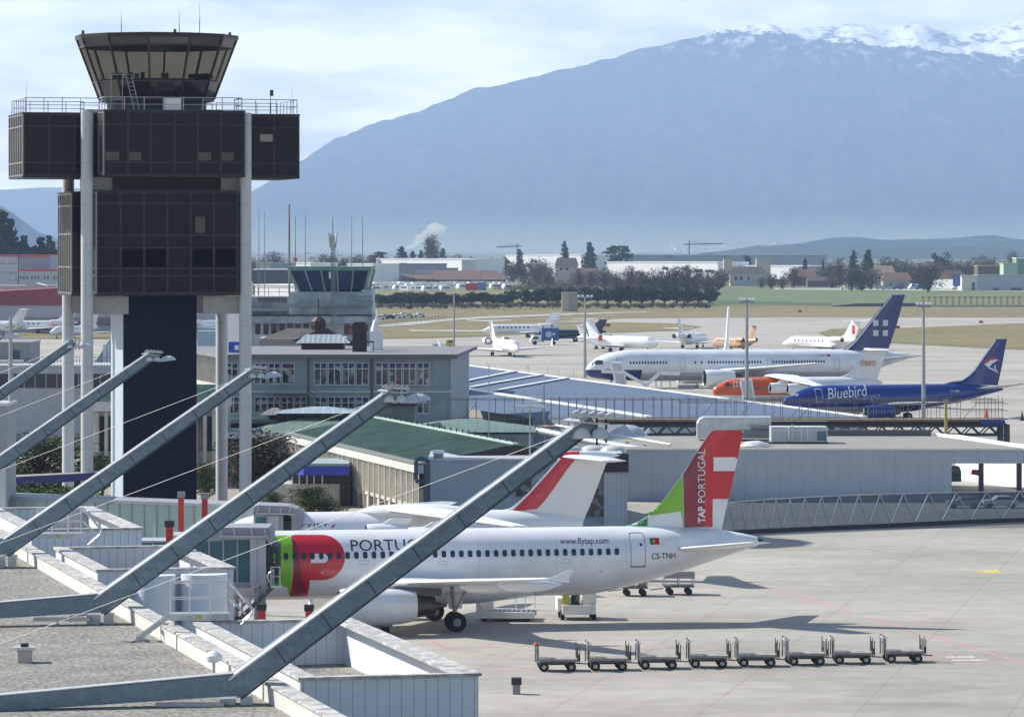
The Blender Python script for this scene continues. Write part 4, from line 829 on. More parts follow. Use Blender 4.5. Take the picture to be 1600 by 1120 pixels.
# tail fin
le = [f.loc(a, b) for a, b in ((972,824),(992,818),(1008,809),(1024,795),(1042,774),(1062,747),(1084,713),(1106,679),(1113,672.5))]
te = [f.loc(a, b) for a, b in ((1127,830),(1135,794),(1147,740),(1158,688),(1162,673.5))]
FINM = liv('near_airliner_fin', (.80,.81,.83), [])
fin = finmesh('tail_fin', le, te, FINM, A, t=.085, n=16)
def finy(ley, tey, t, eps=.02):
    def g(l, z):
        def at(pl):
            for a, b in zip(pl[:-1], pl[1:]):
                if z <= b[1]: return a[0]+(b[0]-a[0])*(z-a[1])/(b[1]-a[1]+1e-9)
            return pl[-1][0]
        a, b = at(ley), at(tey); c = b-a; u = min(max((l-a)/c, 0), 1)
        return -(5*t*(.2969*math.sqrt(u)-.126*u-.3516*u*u+.2843*u**3-.1015*u**4)*c) - eps
    return g
fy = finy(le, te, .085, .018)
def fpoly(name, pts, m, eps=0, parent=fin):
    bm = bmesh.new(); bm.faces.new([bm.verts.new((*f.loc(a, b), 0)) for a, b in pts])
    bmesh.ops.triangulate(bm, faces=bm.faces[:])
    for ax, st in ((0,.15),(1,.3)):
        vals = [v.co[ax] for v in bm.verts]; z = math.ceil(min(vals)/st)*st
        while z < max(vals):
            bmesh.ops.bisect_plane(bm, geom=bm.verts[:]+bm.edges[:]+bm.faces[:], plane_co=tuple(z if i == ax else 0 for i in range(3)), plane_no=tuple(1 if i == ax else 0 for i in range(3))); z += st
    me = bpy.data.meshes.new('x'); bm.to_mesh(me); bm.free()
    o = decal(name, me, None, m, A, y=lambda l, z: fy(l, z)-eps); bpy.data.meshes.remove(me); o.parent = parent; return o
fpoly('dark_green_area', [(978,820.5),(993,818),(1009,808.5),(1012,799),(1010,821)], DGRN)
fpoly('green_area', [(1013,805),(1024,794.5),(1043,773.5),(1063,746.5),(1066,742),(1066.5,800),(1067,823),(1063,798),(1014,799)], GRN, eps=.004)
fpoly('dark_red_area', [(1067,741),(1084,713.5),(1100,690),(1113,690),(1112,740),(1113,823),(1068,823)], DRED, eps=.008)
fpoly('red_area', [(1095,697),(1106.5,679.5),(1112,673.2),(1118,671.6),(1156,671.8),(1161.3,676),(1152,716),(1143,758),(1138,779),(1113,779),(1112.5,823),(1100,823),(1100,760)], RED, eps=.012)
fpoly('white_area', [(1114,714),(1148,714),(1152,717),(1148,735.5),(1114,735.5)], PWHITE, eps=.016)
def vtxt(s, x0, x1, yb, yt, bold):
    a = f.loc(x1, yb); c = f.loc(x1, yt); d = f.loc(x0, yb)
    me = text_mesh(s, 1.0, bold=bold); xs = [v.co.x for v in me.vertices]; ys = [v.co.y for v in me.vertices]
    for v in me.vertices:
        p = (v.co.x-min(xs))/(max(xs)-min(xs)); q = (v.co.y-min(ys))/(max(ys)-min(ys)); v.co = (a[0]-(a[0]-d[0])*q, a[1]+(c[1]-a[1])*p, 0)
    bm = bmesh.new(); bm.from_mesh(me); bm.to_mesh(me); bm.free()
    o = decal('fin_lettering', me, None, WLET, A, y=lambda l, z: fy(l, z)-.03); o.parent = fin; bpy.data.meshes.remove(me)
vtxt('TAP', 1089.5, 1101, 816.5, 790.5, .03)
vtxt('PORTUGAL', 1089.5, 1101, 784.5, 701, -.004)
# ---------------------------------------------------------------- the other airliners
def pprof(fr, rows, wf=.94, y=0.0):
    out = []
    for px, yt, yb in rows:
        l, zt = fr.loc(px, yt); zb = fr.loc(px, yb)[1]; out.append((l, zt, zb, (zt-zb)/2*wf))
    return out
def ppts(fr, pts, y=0.0): return [fr.loc(a, b, y) for a, b in pts]
def flat_on(fin, fr, le, te, t, pts, name, m, eps=.03):
    g = finy(le, te, t, eps); bm = bmesh.new(); bm.faces.new([bm.verts.new((*fr.loc(a, b), 0)) for a, b in pts]); bmesh.ops.triangulate(bm, faces=bm.faces[:])
    for ax in (0, 1):
        vals = [v.co[ax] for v in bm.verts]; z = min(vals)+.4
        while z < max(vals):
            bmesh.ops.bisect_plane(bm, geom=bm.verts[:]+bm.edges[:]+bm.faces[:], plane_co=tuple(z if i == ax else 0 for i in range(3)), plane_no=tuple(1 if i == ax else 0 for i in range(3))); z += .4
    me = bpy.data.meshes.new('x'); bm.to_mesh(me); bm.free(); o = decal(name, me, None, m, fin, y=g); bpy.data.meshes.remove(me); return o
# --- regional jet with T tail behind the near airliner
f2 = Frame(700, 905, 11)
B = thing('regional_jet', 'white regional jet with a red stripe on its T shaped tail behind the near airliner', 'airliner', f2.o, f2.a)
p2 = smooth_prof([(-16.6,2.7,2.6,.05),(-16.3,3.1,2.0,.5),(-15.6,3.6,1.5,1.0),(-14.5,4.3,1.2,1.4),(-13.2,4.65,1.1,1.68),(-11.5,4.78,1.1,1.78),(2.8,4.78,1.1,1.78),(4.4,4.75,1.45,1.7),(6.0,4.65,2.0,1.4),(7.6,4.45,2.7,1.0),(8.9,4.2,3.2,.6),(9.5,4.05,3.5,.2)])
fuselage(p2, PWHITE, B, n=36)
def ptx2(name, s, x0, x1, yt, yb, m, prof, parent, fr, y, **kw):
    a = fr.loc(x0, yb, y); b = fr.loc(x1, yb, y); c = fr.loc(x0, yt, y); return txt(name, s, a[0], a[1], c[1]-a[1], b[0]-a[0], prof, m, parent, **kw)
ptx2('fuselage_lettering', 'CITYJET', 451, 514.5, 818.6, 825.4, mat('navy_lettering',(.03,.04,.12)), p2, B, f2, -1.78)
decal('red_swoosh', ppts(f2, [(517,825.5),(524,822),(525,818.5),(520,821.5)], -1.78), p2, RED, B, eps=.02)
le2 = ppts(f2, [(770,800),(785,798.5),(797,794),(810,784),(826,769),(871,719),(880,711)]); te2 = ppts(f2, [(908,822),(926,780),(949,719),(951,712)])
fn2 = finmesh('tail_fin', le2, te2, PWHITE, B, t=.09, n=14)
flat_on(fn2, f2, le2, te2, .09, [(800,797.5),(818,796.5),(838,794),(849,783),(868,757),(885,733),(900,714),(880,714),(872,721),(850,746),(830,768),(812,786)], 'red_stripe', RED)
MB().loft(lathe_x([(0,.05),(.3,.2),(.8,.3),(1.6,.33)], (le2[-1][0]-.5,0,le2[-1][1]-.05), 14)).build('tail_bullet', RED, fn2, smooth=True)
MB().loft(lathe_x([(0,.33),(1.2,.33),(2.2,.2),(2.9,.03)], (le2[-1][0]+1.12,0,le2[-1][1]-.05), 14)).build('rear_bullet', PWHITE, fn2, smooth=True)
for s_ in (-1, 1):
    wing('horizontal_stabilizer', [(.0,le2[-1][0]-.2,le2[-1][0]+3.0,le2[-1][1]-.1),(5.4,le2[-1][0]+1.6,le2[-1][0]+3.3,le2[-1][1]-.15),(5.5,le2[-1][0]+1.9,le2[-1][0]+3.3,le2[-1][1]-.15)], s_, PWHITE, B)
    wing('wing', [(.0,-4.6,.2,4.95),(1.5,-4.4,.1,4.9),(12.4,1.4,2.9,4.55),(13.1,2.0,3.1,4.5)], s_, PWHITE, B, t=.12)
    for yy, le_ in ((4.4,-6.4),(8.2,-4.2)): engine(le_, s_*yy, 3.5, 3.0, .72, PWHITE, B, noz=.25, n=16, pylon=(le_+.8,le_+2.6,4.55))
    gear(B, .3, s_*2.1, 1.6, .5, .3, gap=.3)
gear(B, -12.5, 0, 1.4, .35, .2, gap=.2)
MB().loft([[Vector((x, w*math.sin(2*math.pi*i/16), 4.75+h*math.cos(2*math.pi*i/16))) for i in range(16)] for x, w, h in ((-6.3,.3,.05),(-5.2,1.2,.42),(-3,1.6,.5),(-.5,1.5,.45),(1.2,.8,.25),(2.2,.2,.04))]).build('wing_root_fairing', PWHITE, B, smooth=True)
o_ = ppts(f2, [(766,823),(766,811),(780,811),(780,823)], -1.7); ptx2('registration', 'EI-RJO', 747, 762, 817.5, 819.5, SEAMC, p2, B, f2, -1.75)
outline(p2, B, f2.l(773,-1.7), 3.3, .6, 1.4)
# --- big white and navy wide-body
f3 = Frame(1130, 605, 13)
NAVY = mat('navy_paint', (.022,.03,.16), rough=.3, var=.1, coat=.4); NAVY2 = mat('deep_blue_paint', (.008,.022,.19), rough=.3, var=.12, coat=.5)
C3 = thing('airliner', 'long white airliner with four pale squares on its navy tail', 'airliner', f3.o, f3.a)
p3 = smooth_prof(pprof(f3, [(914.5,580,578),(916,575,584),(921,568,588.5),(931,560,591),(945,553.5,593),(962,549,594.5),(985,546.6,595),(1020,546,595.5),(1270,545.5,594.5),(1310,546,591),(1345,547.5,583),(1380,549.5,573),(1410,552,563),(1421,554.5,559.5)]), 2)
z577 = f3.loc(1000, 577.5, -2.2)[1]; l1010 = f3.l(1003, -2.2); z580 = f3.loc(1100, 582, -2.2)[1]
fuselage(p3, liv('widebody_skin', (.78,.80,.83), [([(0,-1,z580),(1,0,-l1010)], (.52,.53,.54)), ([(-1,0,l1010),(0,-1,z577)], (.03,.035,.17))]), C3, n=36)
windows(p3, C3, [f3.l(985+4.62*k,-2.2) for k in range(13)] + [f3.l(1086+0*1,-2.2), f3.l(1096,-2.2)] + [f3.l(1107+4.5*k,-2.2) for k in range(19)] + [f3.l(1208+4.4*k,-2.2) for k in range(19)], f3.loc(1100, 566, -2.2)[1], .26, .42)
for k, px_ in enumerate((968, 1066, 1202, 1308)): q = f3.loc(px_, 567, -2.2); outline(p3, C3, q[0], q[1]-.2, .9, 1.9, t=.05)
ck = ppts(f3, [(929,566),(933,562.5),(941,562.8),(941,569),(932,569.5)], -1.2); decal('cockpit_window', ck, p3, PANE, C3, eps=.03)
decal('cockpit_window', ppts(f3, [(923,568.5),(928,565.8),(931,569.5),(924,570.5)], -.8), p3, PANE, C3, eps=.03)
ptx2('registration', 'HB-JJE', 1277, 1290, 553.8, 556.6, BLK, p3, C3, f3, -1.9); decal('flag', ppts(f3, [(1292,556.6),(1297.5,556.6),(1297.5,553.4),(1292,553.4)], -1.9), p3, RED, C3, eps=.03)
le3 = ppts(f3, [(1312,549),(1322,543.5),(1333,534),(1391,463),(1394,460.8)]); te3 = ppts(f3, [(1386,552),(1402,505),(1413.5,462),(1414.5,460.5)])
fn3 = finmesh('tail_fin', le3, te3, NAVY, C3, t=.09, n=14)
for x in (1363.5, 1378.8):
    for y in (500, 515.8): flat_on(fn3, f3, le3, te3, .09, [(x,y),(x+8.2,y),(x+8.2,y+9),(x,y+9)], 'pale_square', mat('pale_grey_marking',(.60,.63,.66),var=.05))
flat_on(fn3, f3, le3, te3, .09, [(1318.5,547),(1334,534),(1392,463),(1393.5,463),(1337,534),(1323,547)], 'white_leading_edge', PWHITE, eps=.05)
tipl, tipz = f3.loc(1291, 567, -23.5); rl = f3.l(1112, -2.3)
for s_ in (-1, 1):
    wing('wing', [(1.6,rl-1,rl+9.5,2.6),(2.6,rl,rl+9,2.75),(8.5,rl+4.3,rl+9.8,3.3),(22.6,tipl-2.6,tipl-.2,tipz-.1),(23.5,tipl-1.8,tipl,tipz)], s_, PWHITE, C3, t=.1)
    el = f3.l(1101, -7.9); engine(el, s_*7.9, 1.75, 4.9, 1.42, PWHITE, C3, noz=.4, pylon=(el+1.3,el+5,2.9), pm=PGREY)
    gear(C3, f3.l(1150,0), s_*4.6, 2.2, .56, .4, gap=.5, bogie=.75)
    hl = f3.l(1385); wing('horizontal_stabilizer', [(.6,hl-4.6,hl+.6,f3.loc(1385,563)[1]),(9.0,hl+1.6,hl+3.6,f3.loc(1385,563)[1]+1.0),(9.2,hl+2.0,hl+3.7,f3.loc(1385,563)[1]+1.0)], s_, PGREY, C3, t=.09)
gear(C3, f3.l(955), 0, 1.8, .45, .25, gap=.3)
# --- orange and white freighter with T tail
f4 = Frame(1240, 637, 14)
ORNG = mat('orange_paint', (.62,.09,.01), rough=.35, var=.08, coat=.3)
D4 = thing('freighter', 'orange nosed white freighter with a T shaped tail behind the bright blue one', 'cargo plane', f4.o, f4.a)
p4 = smooth_prof(pprof(f4, [(1113.5,612,610.5),(1115,606,616),(1120,602,620),(1129,597,624),(1140,592.5,626.5),(1155,590,627.5),(1180,589.3,628),(1290,588.5,627),(1315,588.5,622),(1340,590,612),(1362,592,604),(1378,595,600)]), 2)
lor = f4.l(1238,-1.8)
fuselage(p4, liv('freighter_skin', (.78,.79,.80), [([(-1,-.6,lor+2.2),(0,1,-1.9)], (.62,.09,.01))]), D4, n=28)
le4 = ppts(f4, [(1308,590),(1318,587),(1328,581),(1337,569),(1347,552),(1352,547)]); te4 = ppts(f4, [(1369,598),(1378,570),(1385,550),(1386,546.5)])
fn4 = finmesh('tail_fin', le4, te4, PWHITE, D4, t=.09, n=12)
for k, ch in enumerate('TNT'):
    cx, cy = 1347.3+8.2*k, 567.2
    bm = bmesh.new(); o4 = [(cx+4.4*math.cos(R(a)), cy+4.6*math.sin(R(a))) for a in range(0,360,20)]; i4 = [(cx+3.5*math.cos(R(a)), cy+3.7*math.sin(R(a))) for a in range(0,360,20)]
    vo = [bm.verts.new((*f4.loc(*q), 0)) for q in o4]; vi = [bm.verts.new((*f4.loc(*q), 0)) for q in i4]
    for j in range(18): bm.faces.new((vo[j], vo[(j+1)%18], vi[(j+1)%18], vi[j]))
    me = bpy.data.meshes.new('x'); bm.to_mesh(me); bm.free(); decal('fin_emblem', me, None, ORNG, fn4, y=finy(le4, te4, .09, .04)); bpy.data.meshes.remove(me)
    me = text_mesh(ch, 1.0, bold=.03); xs = [v.co.x for v in me.vertices]; ys = [v.co.y for v in me.vertices]; a = f4.loc(cx-2.1, cy+2.4); c = f4.loc(cx+2.1, cy-2.4)
    for v in me.vertices: v.co = (a[0]+(c[0]-a[0])*(v.co.x-min(xs))/(max(xs)-min(xs)), a[1]+(c[1]-a[1])*(v.co.y-min(ys))/(max(ys)-min(ys)), 0)
    decal('fin_emblem', me, None, ORNG, fn4, y=finy(le4, te4, .09, .04)); bpy.data.meshes.remove(me)
zt4 = le4[-1][1]; lt4 = le4[-1][0]
MB().loft(lathe_x([(-.4,.05),(.3,.22),(1.6,.3),(3.4,.22),(4.2,.04)], (lt4,0,zt4), 12)).build('tail_bullet', PWHITE, fn4, smooth=True)
tw = f4.loc(1287, 603, -12.5); rw = f4.l(1215, -1.8); el4 = f4.l(1203, -4.3)
for s_ in (-1, 1):
    wing('horizontal_stabilizer', [(0,lt4-.1,lt4+3,zt4),(5.4,lt4+1.6,lt4+3.3,zt4+.1)], s_, PWHITE, D4)
    wing('wing', [(0,rw-1.2,rw+3.6,4.6),(1.6,rw-1,rw+3.5,4.5),(12.5,tw[0]-1.2,tw[0]+.2,tw[1]),(12.8,tw[0]-.6,tw[0]+.3,tw[1])], s_, PWHITE, D4, t=.12)
    for yy, ll in ((4.3, el4), (7.9, el4+1.4)): engine(ll, s_*yy, 3.0, 2.9, .75, PWHITE, D4, noz=.2, n=16, pylon=(ll+.8,ll+2.4,4.1))
    gear(D4, .3, s_*2.1, 1.4, .45, .3, gap=.3)
gear(D4, -10, 0, 1.4, .35, .2, gap=.2)
windows(p4, D4, [f4.l(1180+4.6*k,-1.75) for k in range(9)], f4.loc(1200, 606.5, -1.75)[1], .24, .34)
decal('cockpit_window', ppts(f4, [(1131,598.5),(1139,596.5),(1143,602),(1133,603)], -1.0), p4, PANE, D4, eps=.03)
# --- bright blue freighter
f5 = Frame(1405, 655, 20)
E5 = thing('freighter', 'bright blue twin engine freighter with white script on its side', 'cargo plane', f5.o, f5.a)
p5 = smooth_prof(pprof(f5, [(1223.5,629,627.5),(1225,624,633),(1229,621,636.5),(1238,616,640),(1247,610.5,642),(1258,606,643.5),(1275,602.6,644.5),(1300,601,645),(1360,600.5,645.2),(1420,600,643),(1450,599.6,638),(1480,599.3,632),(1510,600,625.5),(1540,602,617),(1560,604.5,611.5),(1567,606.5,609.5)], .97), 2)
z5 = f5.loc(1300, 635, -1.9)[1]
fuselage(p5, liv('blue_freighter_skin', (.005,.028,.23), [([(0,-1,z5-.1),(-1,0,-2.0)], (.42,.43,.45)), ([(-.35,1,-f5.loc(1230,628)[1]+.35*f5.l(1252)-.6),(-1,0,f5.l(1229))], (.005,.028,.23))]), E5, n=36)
le5 = ppts(f5, [(1474,599.5),(1490,596.5),(1502,592.5),(1513,586),(1522,577),(1533,562),(1554,532),(1557,529.8)]); te5 = ppts(f5, [(1559,602),(1566,570),(1573,530.5),(1573.5,529.4)])
fn5 = finmesh('tail_fin', le5, te5, NAVY2, E5, t=.09, n=14)
flat_on(fn5, f5, le5, te5, .09, [(1476,598.8),(1502,592),(1513,585.5),(1522,576.5),(1554,532),(1555.6,532),(1523.4,578),(1514,587),(1503,594)], 'white_leading_edge', PWHITE, eps=.05)
flat_on(fn5, f5, le5, te5, .09, [(1534,565.5),(1540,562.5),(1546,558.5),(1553,557.2),(1559,559.5),(1556,560.6),(1548,561.5),(1541,566),(1537,566.8)], 'red_bird_stroke', mat('bird_red',(.55,.04,.05),var=.05), eps=.05)
flat_on(fn5, f5, le5, te5, .09, [(1536,569),(1541,567),(1547,562.5),(1556,561.5),(1560,562.5),(1555,564.5),(1550,567.5),(1546,572),(1543,574),(1539.5,571)], 'white_bird_stroke', WLET, eps=.05)
flat_on(fn5, f5, le5, te5, .09, [(1543,573),(1551,576),(1557,580),(1560,584),(1555,580.5),(1549,577.5),(1543,575)], 'white_bird_stroke', WLET, eps=.055)
flat_on(fn5, f5, le5, te5, .09, [(1553,570),(1552.5,574),(1555,578),(1559,580.5),(1556,577),(1554.2,573.5),(1555,570)], 'white_bird_stroke', WLET, eps=.06)
a = f5.loc(1294, 624, -1.9); txt('fuselage_lettering', 'Bluebird', a[0], a[1], f5.loc(1294,605.5,-1.9)[1]-a[1]-.15, f5.l(1359,-1.9)-a[0], p5, WLET, E5, rot=R(4), shear=.35)
a = f5.loc(1338, 628.5, -1.95); txt('fuselage_lettering', 'Cargo', a[0], a[1], 1.05, f5.l(1376,-1.9)-a[0], p5, mat('thin_pale_lettering',(.5,.53,.62)), E5, rot=R(4), shear=.35, bold=-.012)
ptx2('registration', 'TF-BBE', 1484, 1500, 609.5, 612.5, WLET, p5, E5, f5, -1.3)
q = f5.loc(1281.5, 618, -1.9); outline(p5, E5, q[0], q[1], .95, 1.75, m=WLET, t=.05)
decal('cockpit_window', ppts(f5, [(1239,617),(1244,614.5),(1250,615.5),(1247,619.5),(1238,619.5)], -1.2), p5, mat('pale_pane',(.35,.38,.42),rough=.1), E5, eps=.03)
tw5 = f5.loc(1490, 627.5, -13.5); rw5 = f5.l(1375, -1.9); el5 = f5.l(1352.5, -4.9)
for s_ in (-1, 1):
    wing('wing', [(1.0,rw5-1,rw5+6,2.0),(2.0,rw5,rw5+5.6,2.1),(5.0,rw5+2,rw5+6.2,2.3),(13.3,tw5[0]-1.6,tw5[0]-.1,tw5[1]),(13.6,tw5[0]-1,tw5[0],tw5[1])], s_, PGREY, E5, t=.11)
    engine(el5, s_*4.9, 1.28, 3.9, .86, NAVY2, E5, noz=.4, pylon=(el5+1,el5+3.8,2.2))
    h5 = f5.l(1545); wing('horizontal_stabilizer', [(.3,h5-2.6,h5+1.2,f5.loc(1545,606.5)[1]),(6.2,h5+1.2,h5+2.6,f5.loc(1545,606.5)[1]+.75)], s_, PGREY, E5, t=.09)
    gear(E5, 0, s_*2.6, 1.9, .5, .35, gap=.4)
gear(E5, -12, 0, 1.5, .35, .2, gap=.2)
# --- generic business jet, dimensions in metres, origin on the ground under its main wheels
def bizjet(name, label, loc, deg, L=26, skin=None, fin=None, tail='T', wl=True, group='business jets parked on the far apron', sc=1.0, cover=None, rings=False, finh=0):
    sk = skin or PWHITE; fm_ = fin or sk
    J = thing(name, label, 'business jet', loc, R(deg), group); J.scale = (sc,)*3; k = L/26
    pr = smooth_prof([(-15*k,1.9,1.8,.04),(-14.7*k,2.15,1.5,.35),(-13.8*k,2.55,1.15,.75),(-12.6*k,3.2,.95,1.08),(-11.4*k,3.55,.9,1.22),(-10*k,3.62,.9,1.25),(3*k,3.62,.9,1.25),(5.5*k,3.6,1.2,1.15),(8*k,3.5,1.9,.8),(10*k,3.35,2.6,.4),(11*k,3.2,2.9,.12)], 2)
    fuselage(pr, sk, J, n=20)
    z1 = 7.4+finh; lt = 10.4*k if tail == 'T' else 9.8*k
    finmesh('tail_fin', [(4.2*k,3.5),(5.6*k,3.9),(lt-1.9*k,z1)], [(9.4*k,3.2),(lt+1.0*k,z1)], fm_, J, t=.1, n=6)
    zs = z1 if tail == 'T' else 5.0
    for s_ in (-1, 1):
        wing('wing', [(.6,-4.6*k,2.8*k,1.25),(1.4,-4*k,2.6*k,1.3),(11.6*k,3.3*k,5*k,1.95)], s_, sk, J, t=.1)
        if wl: MB().prism([(3.6*k,s_*11.6*k,1.95),(5*k,s_*11.6*k,1.95),(5.9*k,s_*12.0*k,3.5),(5.3*k,s_*12.0*k,3.5)], (0,.06,0)).build('winglet', sk, J)
        lo = lt-1.9*k if tail == 'T' else 7.2*k
        wing('horizontal_stabilizer', [(0,lo,lo+2.6*k,zs),(4.6*k,lo+2*k,lo+3.3*k,zs+.1)], s_, sk, J, t=.09)
        e_ = engine(3.6*k, s_*1.95, 3.1, 3.6*k, .72, sk, J, noz=.2, n=14)
        if cover: MB().tube((3.5*k,s_*1.95,3.1),(3.62*k,s_*1.95,3.1),.72,n=14).build('intake_cover', cover, e_)
        if rings:
            MB().loft(lathe_x([(0,.78),(-.1,.76),(-.1,.5),(0,.48)], (3.6*k,s_*1.95,3.1), 14), cap=False).build('dark_ring', DARKM, e_)
            MB().tube((3.5*k,s_*1.95,3.1),(3.64*k,s_*1.95,3.1),.48,n=14).build('intake_cover', sk, e_)
        MB().bar((5.2*k,s_*1.1,3.0),(5.2*k,s_*1.6,3.05),1.8*k,.18).build('engine_pylon', sk, J)
        gear(J, 0, s_*1.9, 1.2, .4, .22, gap=.22)
    gear(J, -11.5*k, 0, 1.1, .28, .14, gap=.15)
    decal('cockpit_window', [(-13.35*k,2.75),(-12.6*k,2.78),(-12.3*k,3.1),(-12.7*k,3.2),(-13.1*k,2.95)], pr, PANE, J, eps=.03)
    decal('cockpit_window', [(-13.35*k,2.75),(-12.6*k,2.78),(-12.3*k,3.1),(-12.7*k,3.2),(-13.1*k,2.95)], pr, PANE, J, eps=.03, side=1)
    windows(pr, J, [(-9.6+1.35*i)*k for i in range(8)], 2.75, .42, .5)
    return J
NAVYD = mat('dark_navy_skin', (.015,.022,.075), rough=.3, var=.1, coat=.4); TAN = mat('tan_skin', (.50,.33,.20), rough=.35, var=.08, coat=.3)
bizjet('business_jet', 'slim white jet with three engines and a low mounted tailplane, nose to the left', G(825, 527), 8, L=22.0, tail='low', finh=-.6, wl=False, sc=.92)
bizjet('business_jet', 'dark navy business jet with a white topped tail behind the blue truck', G(899, 534), 10, L=22, skin=NAVYD, sc=.82, wl=False, finh=-.9)
bizjet('business_jet', 'white jet facing the camera with two dark ringed intakes and long thin wings', G(783, 556), 103, L=27, rings=True, sc=1.0, finh=-.2)
bizjet('business_jet', 'white jet with red intake covers, nose pointing to the lower right', G(962, 549), 138, L=22, cover=REDP, sc=.95, wl=False)
bizjet('business_jet', 'small white jet half hidden behind the one with red intake covers', G(937, 545), 150, L=16, sc=.85, wl=False, finh=-1.2)
bizjet('business_jet', 'white jet seen from behind beside the tall white tail', G(1078, 544), -112, L=22, tail='low', sc=.92, wl=False, finh=0)
bizjet('business_jet', 'tan coloured jet seen from behind with a T shaped tail', G(1152, 549), -62, L=22, skin=TAN, sc=.85, wl=False, finh=-.6)
bizjet('business_jet', 'white jet with a red emblem on its fin behind the navy tail', G(1292, 551), -52, L=26, fin=liv('emblem_fin', (.8,.8,.82), [([(1,0,-8.6),(-1,0,9.5),(0,1,-4.4),(0,-1,6.4)], (.55,.03,.04))]), sc=.95, wl=False)
bizjet('business_jet', 'white jet with red intake covers left of the tower columns', G(60, 521), 12, L=26, cover=REDP, sc=.95)
bizjet('business_jet', 'white jet with blue nose stripe at the far left edge', G(-12, 524), 20, L=24, sc=.9)
bizjet('business_jet', 'white jet between the two left tower columns', G(122, 528), 60, L=24, sc=.85)
bizjet('business_jet', 'white jet parked beyond the right tower columns', G(322, 522), -130, L=26, sc=1.0)
# --- an airliner seen almost nose on: only its narrow tall fin shows above the wide-body
f6 = Frame(1128, 590, 82)
Q = thing('airliner', 'plain white airliner whose tall narrow fin rises behind the long white fuselage', 'airliner', G(1128,590), R(82))
pq = smooth_prof([(-14,2.6,2.5,.05),(-13.4,3.3,1.6,.8),(-12,4.2,1.2,1.4),(-10,4.6,1.1,1.8),(6,4.6,1.1,1.8),(10,4.5,2,1.4),(14,4.3,3.2,.5),(15,4.1,3.6,.15)], 2)
fuselage(pq, PWHITE, Q, n=20); finmesh('tail_fin', [(4,4.3),(8,5.6),(12.4,12.2)], [(13.2,4),(15.2,12.3)], PWHITE, Q, t=.11, n=8)
for s_ in (-1,1):
    wing('wing', [(1.5,-4,3,1.8),(13,3.5,5,3.4)], s_, PWHITE, Q); wing('horizontal_stabilizer', [(.4,10.5,14,4.2),(5.5,13.5,15,4.6)], s_, PWHITE, Q)
    engine(-5, s_*4.5, 1.3, 3.6, .9, PWHITE, Q, n=16); gear(Q, 0, s_*2.6, 1.6, .5, .3)
gear(Q, -10, 0, 1.4, .35, .2)
# ---------------------------------------------------------------- control tower (axes: x = right along its front, y = away)
GA = math.atan2(.24, .97)
def grid_pt(o, v, u): return Vector((o[0] + v*math.cos(GA) - u*math.sin(GA), o[1] + v*math.sin(GA) + u*math.cos(GA), 0))
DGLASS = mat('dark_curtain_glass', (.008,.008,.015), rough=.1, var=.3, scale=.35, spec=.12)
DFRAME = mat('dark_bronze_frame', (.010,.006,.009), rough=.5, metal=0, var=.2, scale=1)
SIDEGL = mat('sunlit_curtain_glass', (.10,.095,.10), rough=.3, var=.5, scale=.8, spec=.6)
COLM = seam_mat('painted_steel_column', (.50,.52,.54), 3.3, axis=2, width=.05, dark=.75, rough=.45, var=.06)
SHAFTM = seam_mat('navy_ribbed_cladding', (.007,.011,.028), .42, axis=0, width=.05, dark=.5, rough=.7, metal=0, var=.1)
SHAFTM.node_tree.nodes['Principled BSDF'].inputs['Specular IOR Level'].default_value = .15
SHAFTS = mat('sunlit_blue_cladding', (.38,.46,.54), rough=.5, var=.08)  # shaft's left face: its sunlight is painted in as a paler blue
T = thing('control_tower', 'tall airport control tower of dark glass boxes on pale round columns', 'control tower', (-29.45, 343.9, 0), GA)
def curtain(name, x0, x1, y0, y1, z0, z1, parent, cols, rows, left=True, right=False, rcols=7, lm=None):
    """glass box with a frame grid on the front (and sides); rows are heights of the transoms"""
    b = MB().box(x0, x1, y0, y1, z0, z1).build(name, DGLASS, parent)
    g = MB(); n = cols
    for i in range(n+1):
        x = x0 + (x1-x0)*i/n; g.box(x-.09, x+.09, y0-.06, y0-.003, z0, z1)
    for z in [z0+.08, z1-.08] + rows: g.box(x0+.09, x1-.09, y0-.05, y0-.004, z-.07, z+.07)
    g.box(x0-.12, x1+.12, y0-.12, y1+.12, z1, z1+.12); g.box(x0-.1, x1+.1, y0-.1, y1+.1, z0-.14, z0)
    g.build('window_frame', DFRAME, b)
    if left:
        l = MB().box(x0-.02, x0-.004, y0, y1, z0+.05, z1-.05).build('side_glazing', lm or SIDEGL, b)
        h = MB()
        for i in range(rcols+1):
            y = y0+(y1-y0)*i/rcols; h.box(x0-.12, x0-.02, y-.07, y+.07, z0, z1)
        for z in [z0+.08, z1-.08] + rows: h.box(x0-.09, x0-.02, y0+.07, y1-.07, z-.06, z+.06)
        h.build('window_frame', mat('sunlit_bronze_frame', (.30,.28,.27), rough=.4, metal=.4, var=.1), b)  # sunlight on the left side is put into paler glass and frame colours
    return b
zf = lambda py, D=339: ZD(py, D)
# columns
for cx, cy, zt in ((-6.5,-5.6,33.9),(6.5,-5.6,33.9),(-6.5,5.6,28.6),(6.5,5.6,28.6)):
    c = MB().tube((cx,cy,0),(cx,cy,zt),.5,n=24).build('column', COLM, T, smooth=True)
# shaft
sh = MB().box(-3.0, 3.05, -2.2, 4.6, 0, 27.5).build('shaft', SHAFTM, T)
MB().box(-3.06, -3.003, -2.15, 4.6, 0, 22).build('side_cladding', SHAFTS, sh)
for q in ((-6.2,-3.05,-5.2,-4.4,17.5,18.95),(3.1,6.2,-5.2,-4.4,17.5,18.95),(-6.2,-3.05,4.8,5.6,17.4,18.9),(3.1,6.2,4.8,5.6,17.4,18.9)): MB().box(*q).build('support_beam', mat('beam_paint', (.33,.34,.33), rough=.6), T)
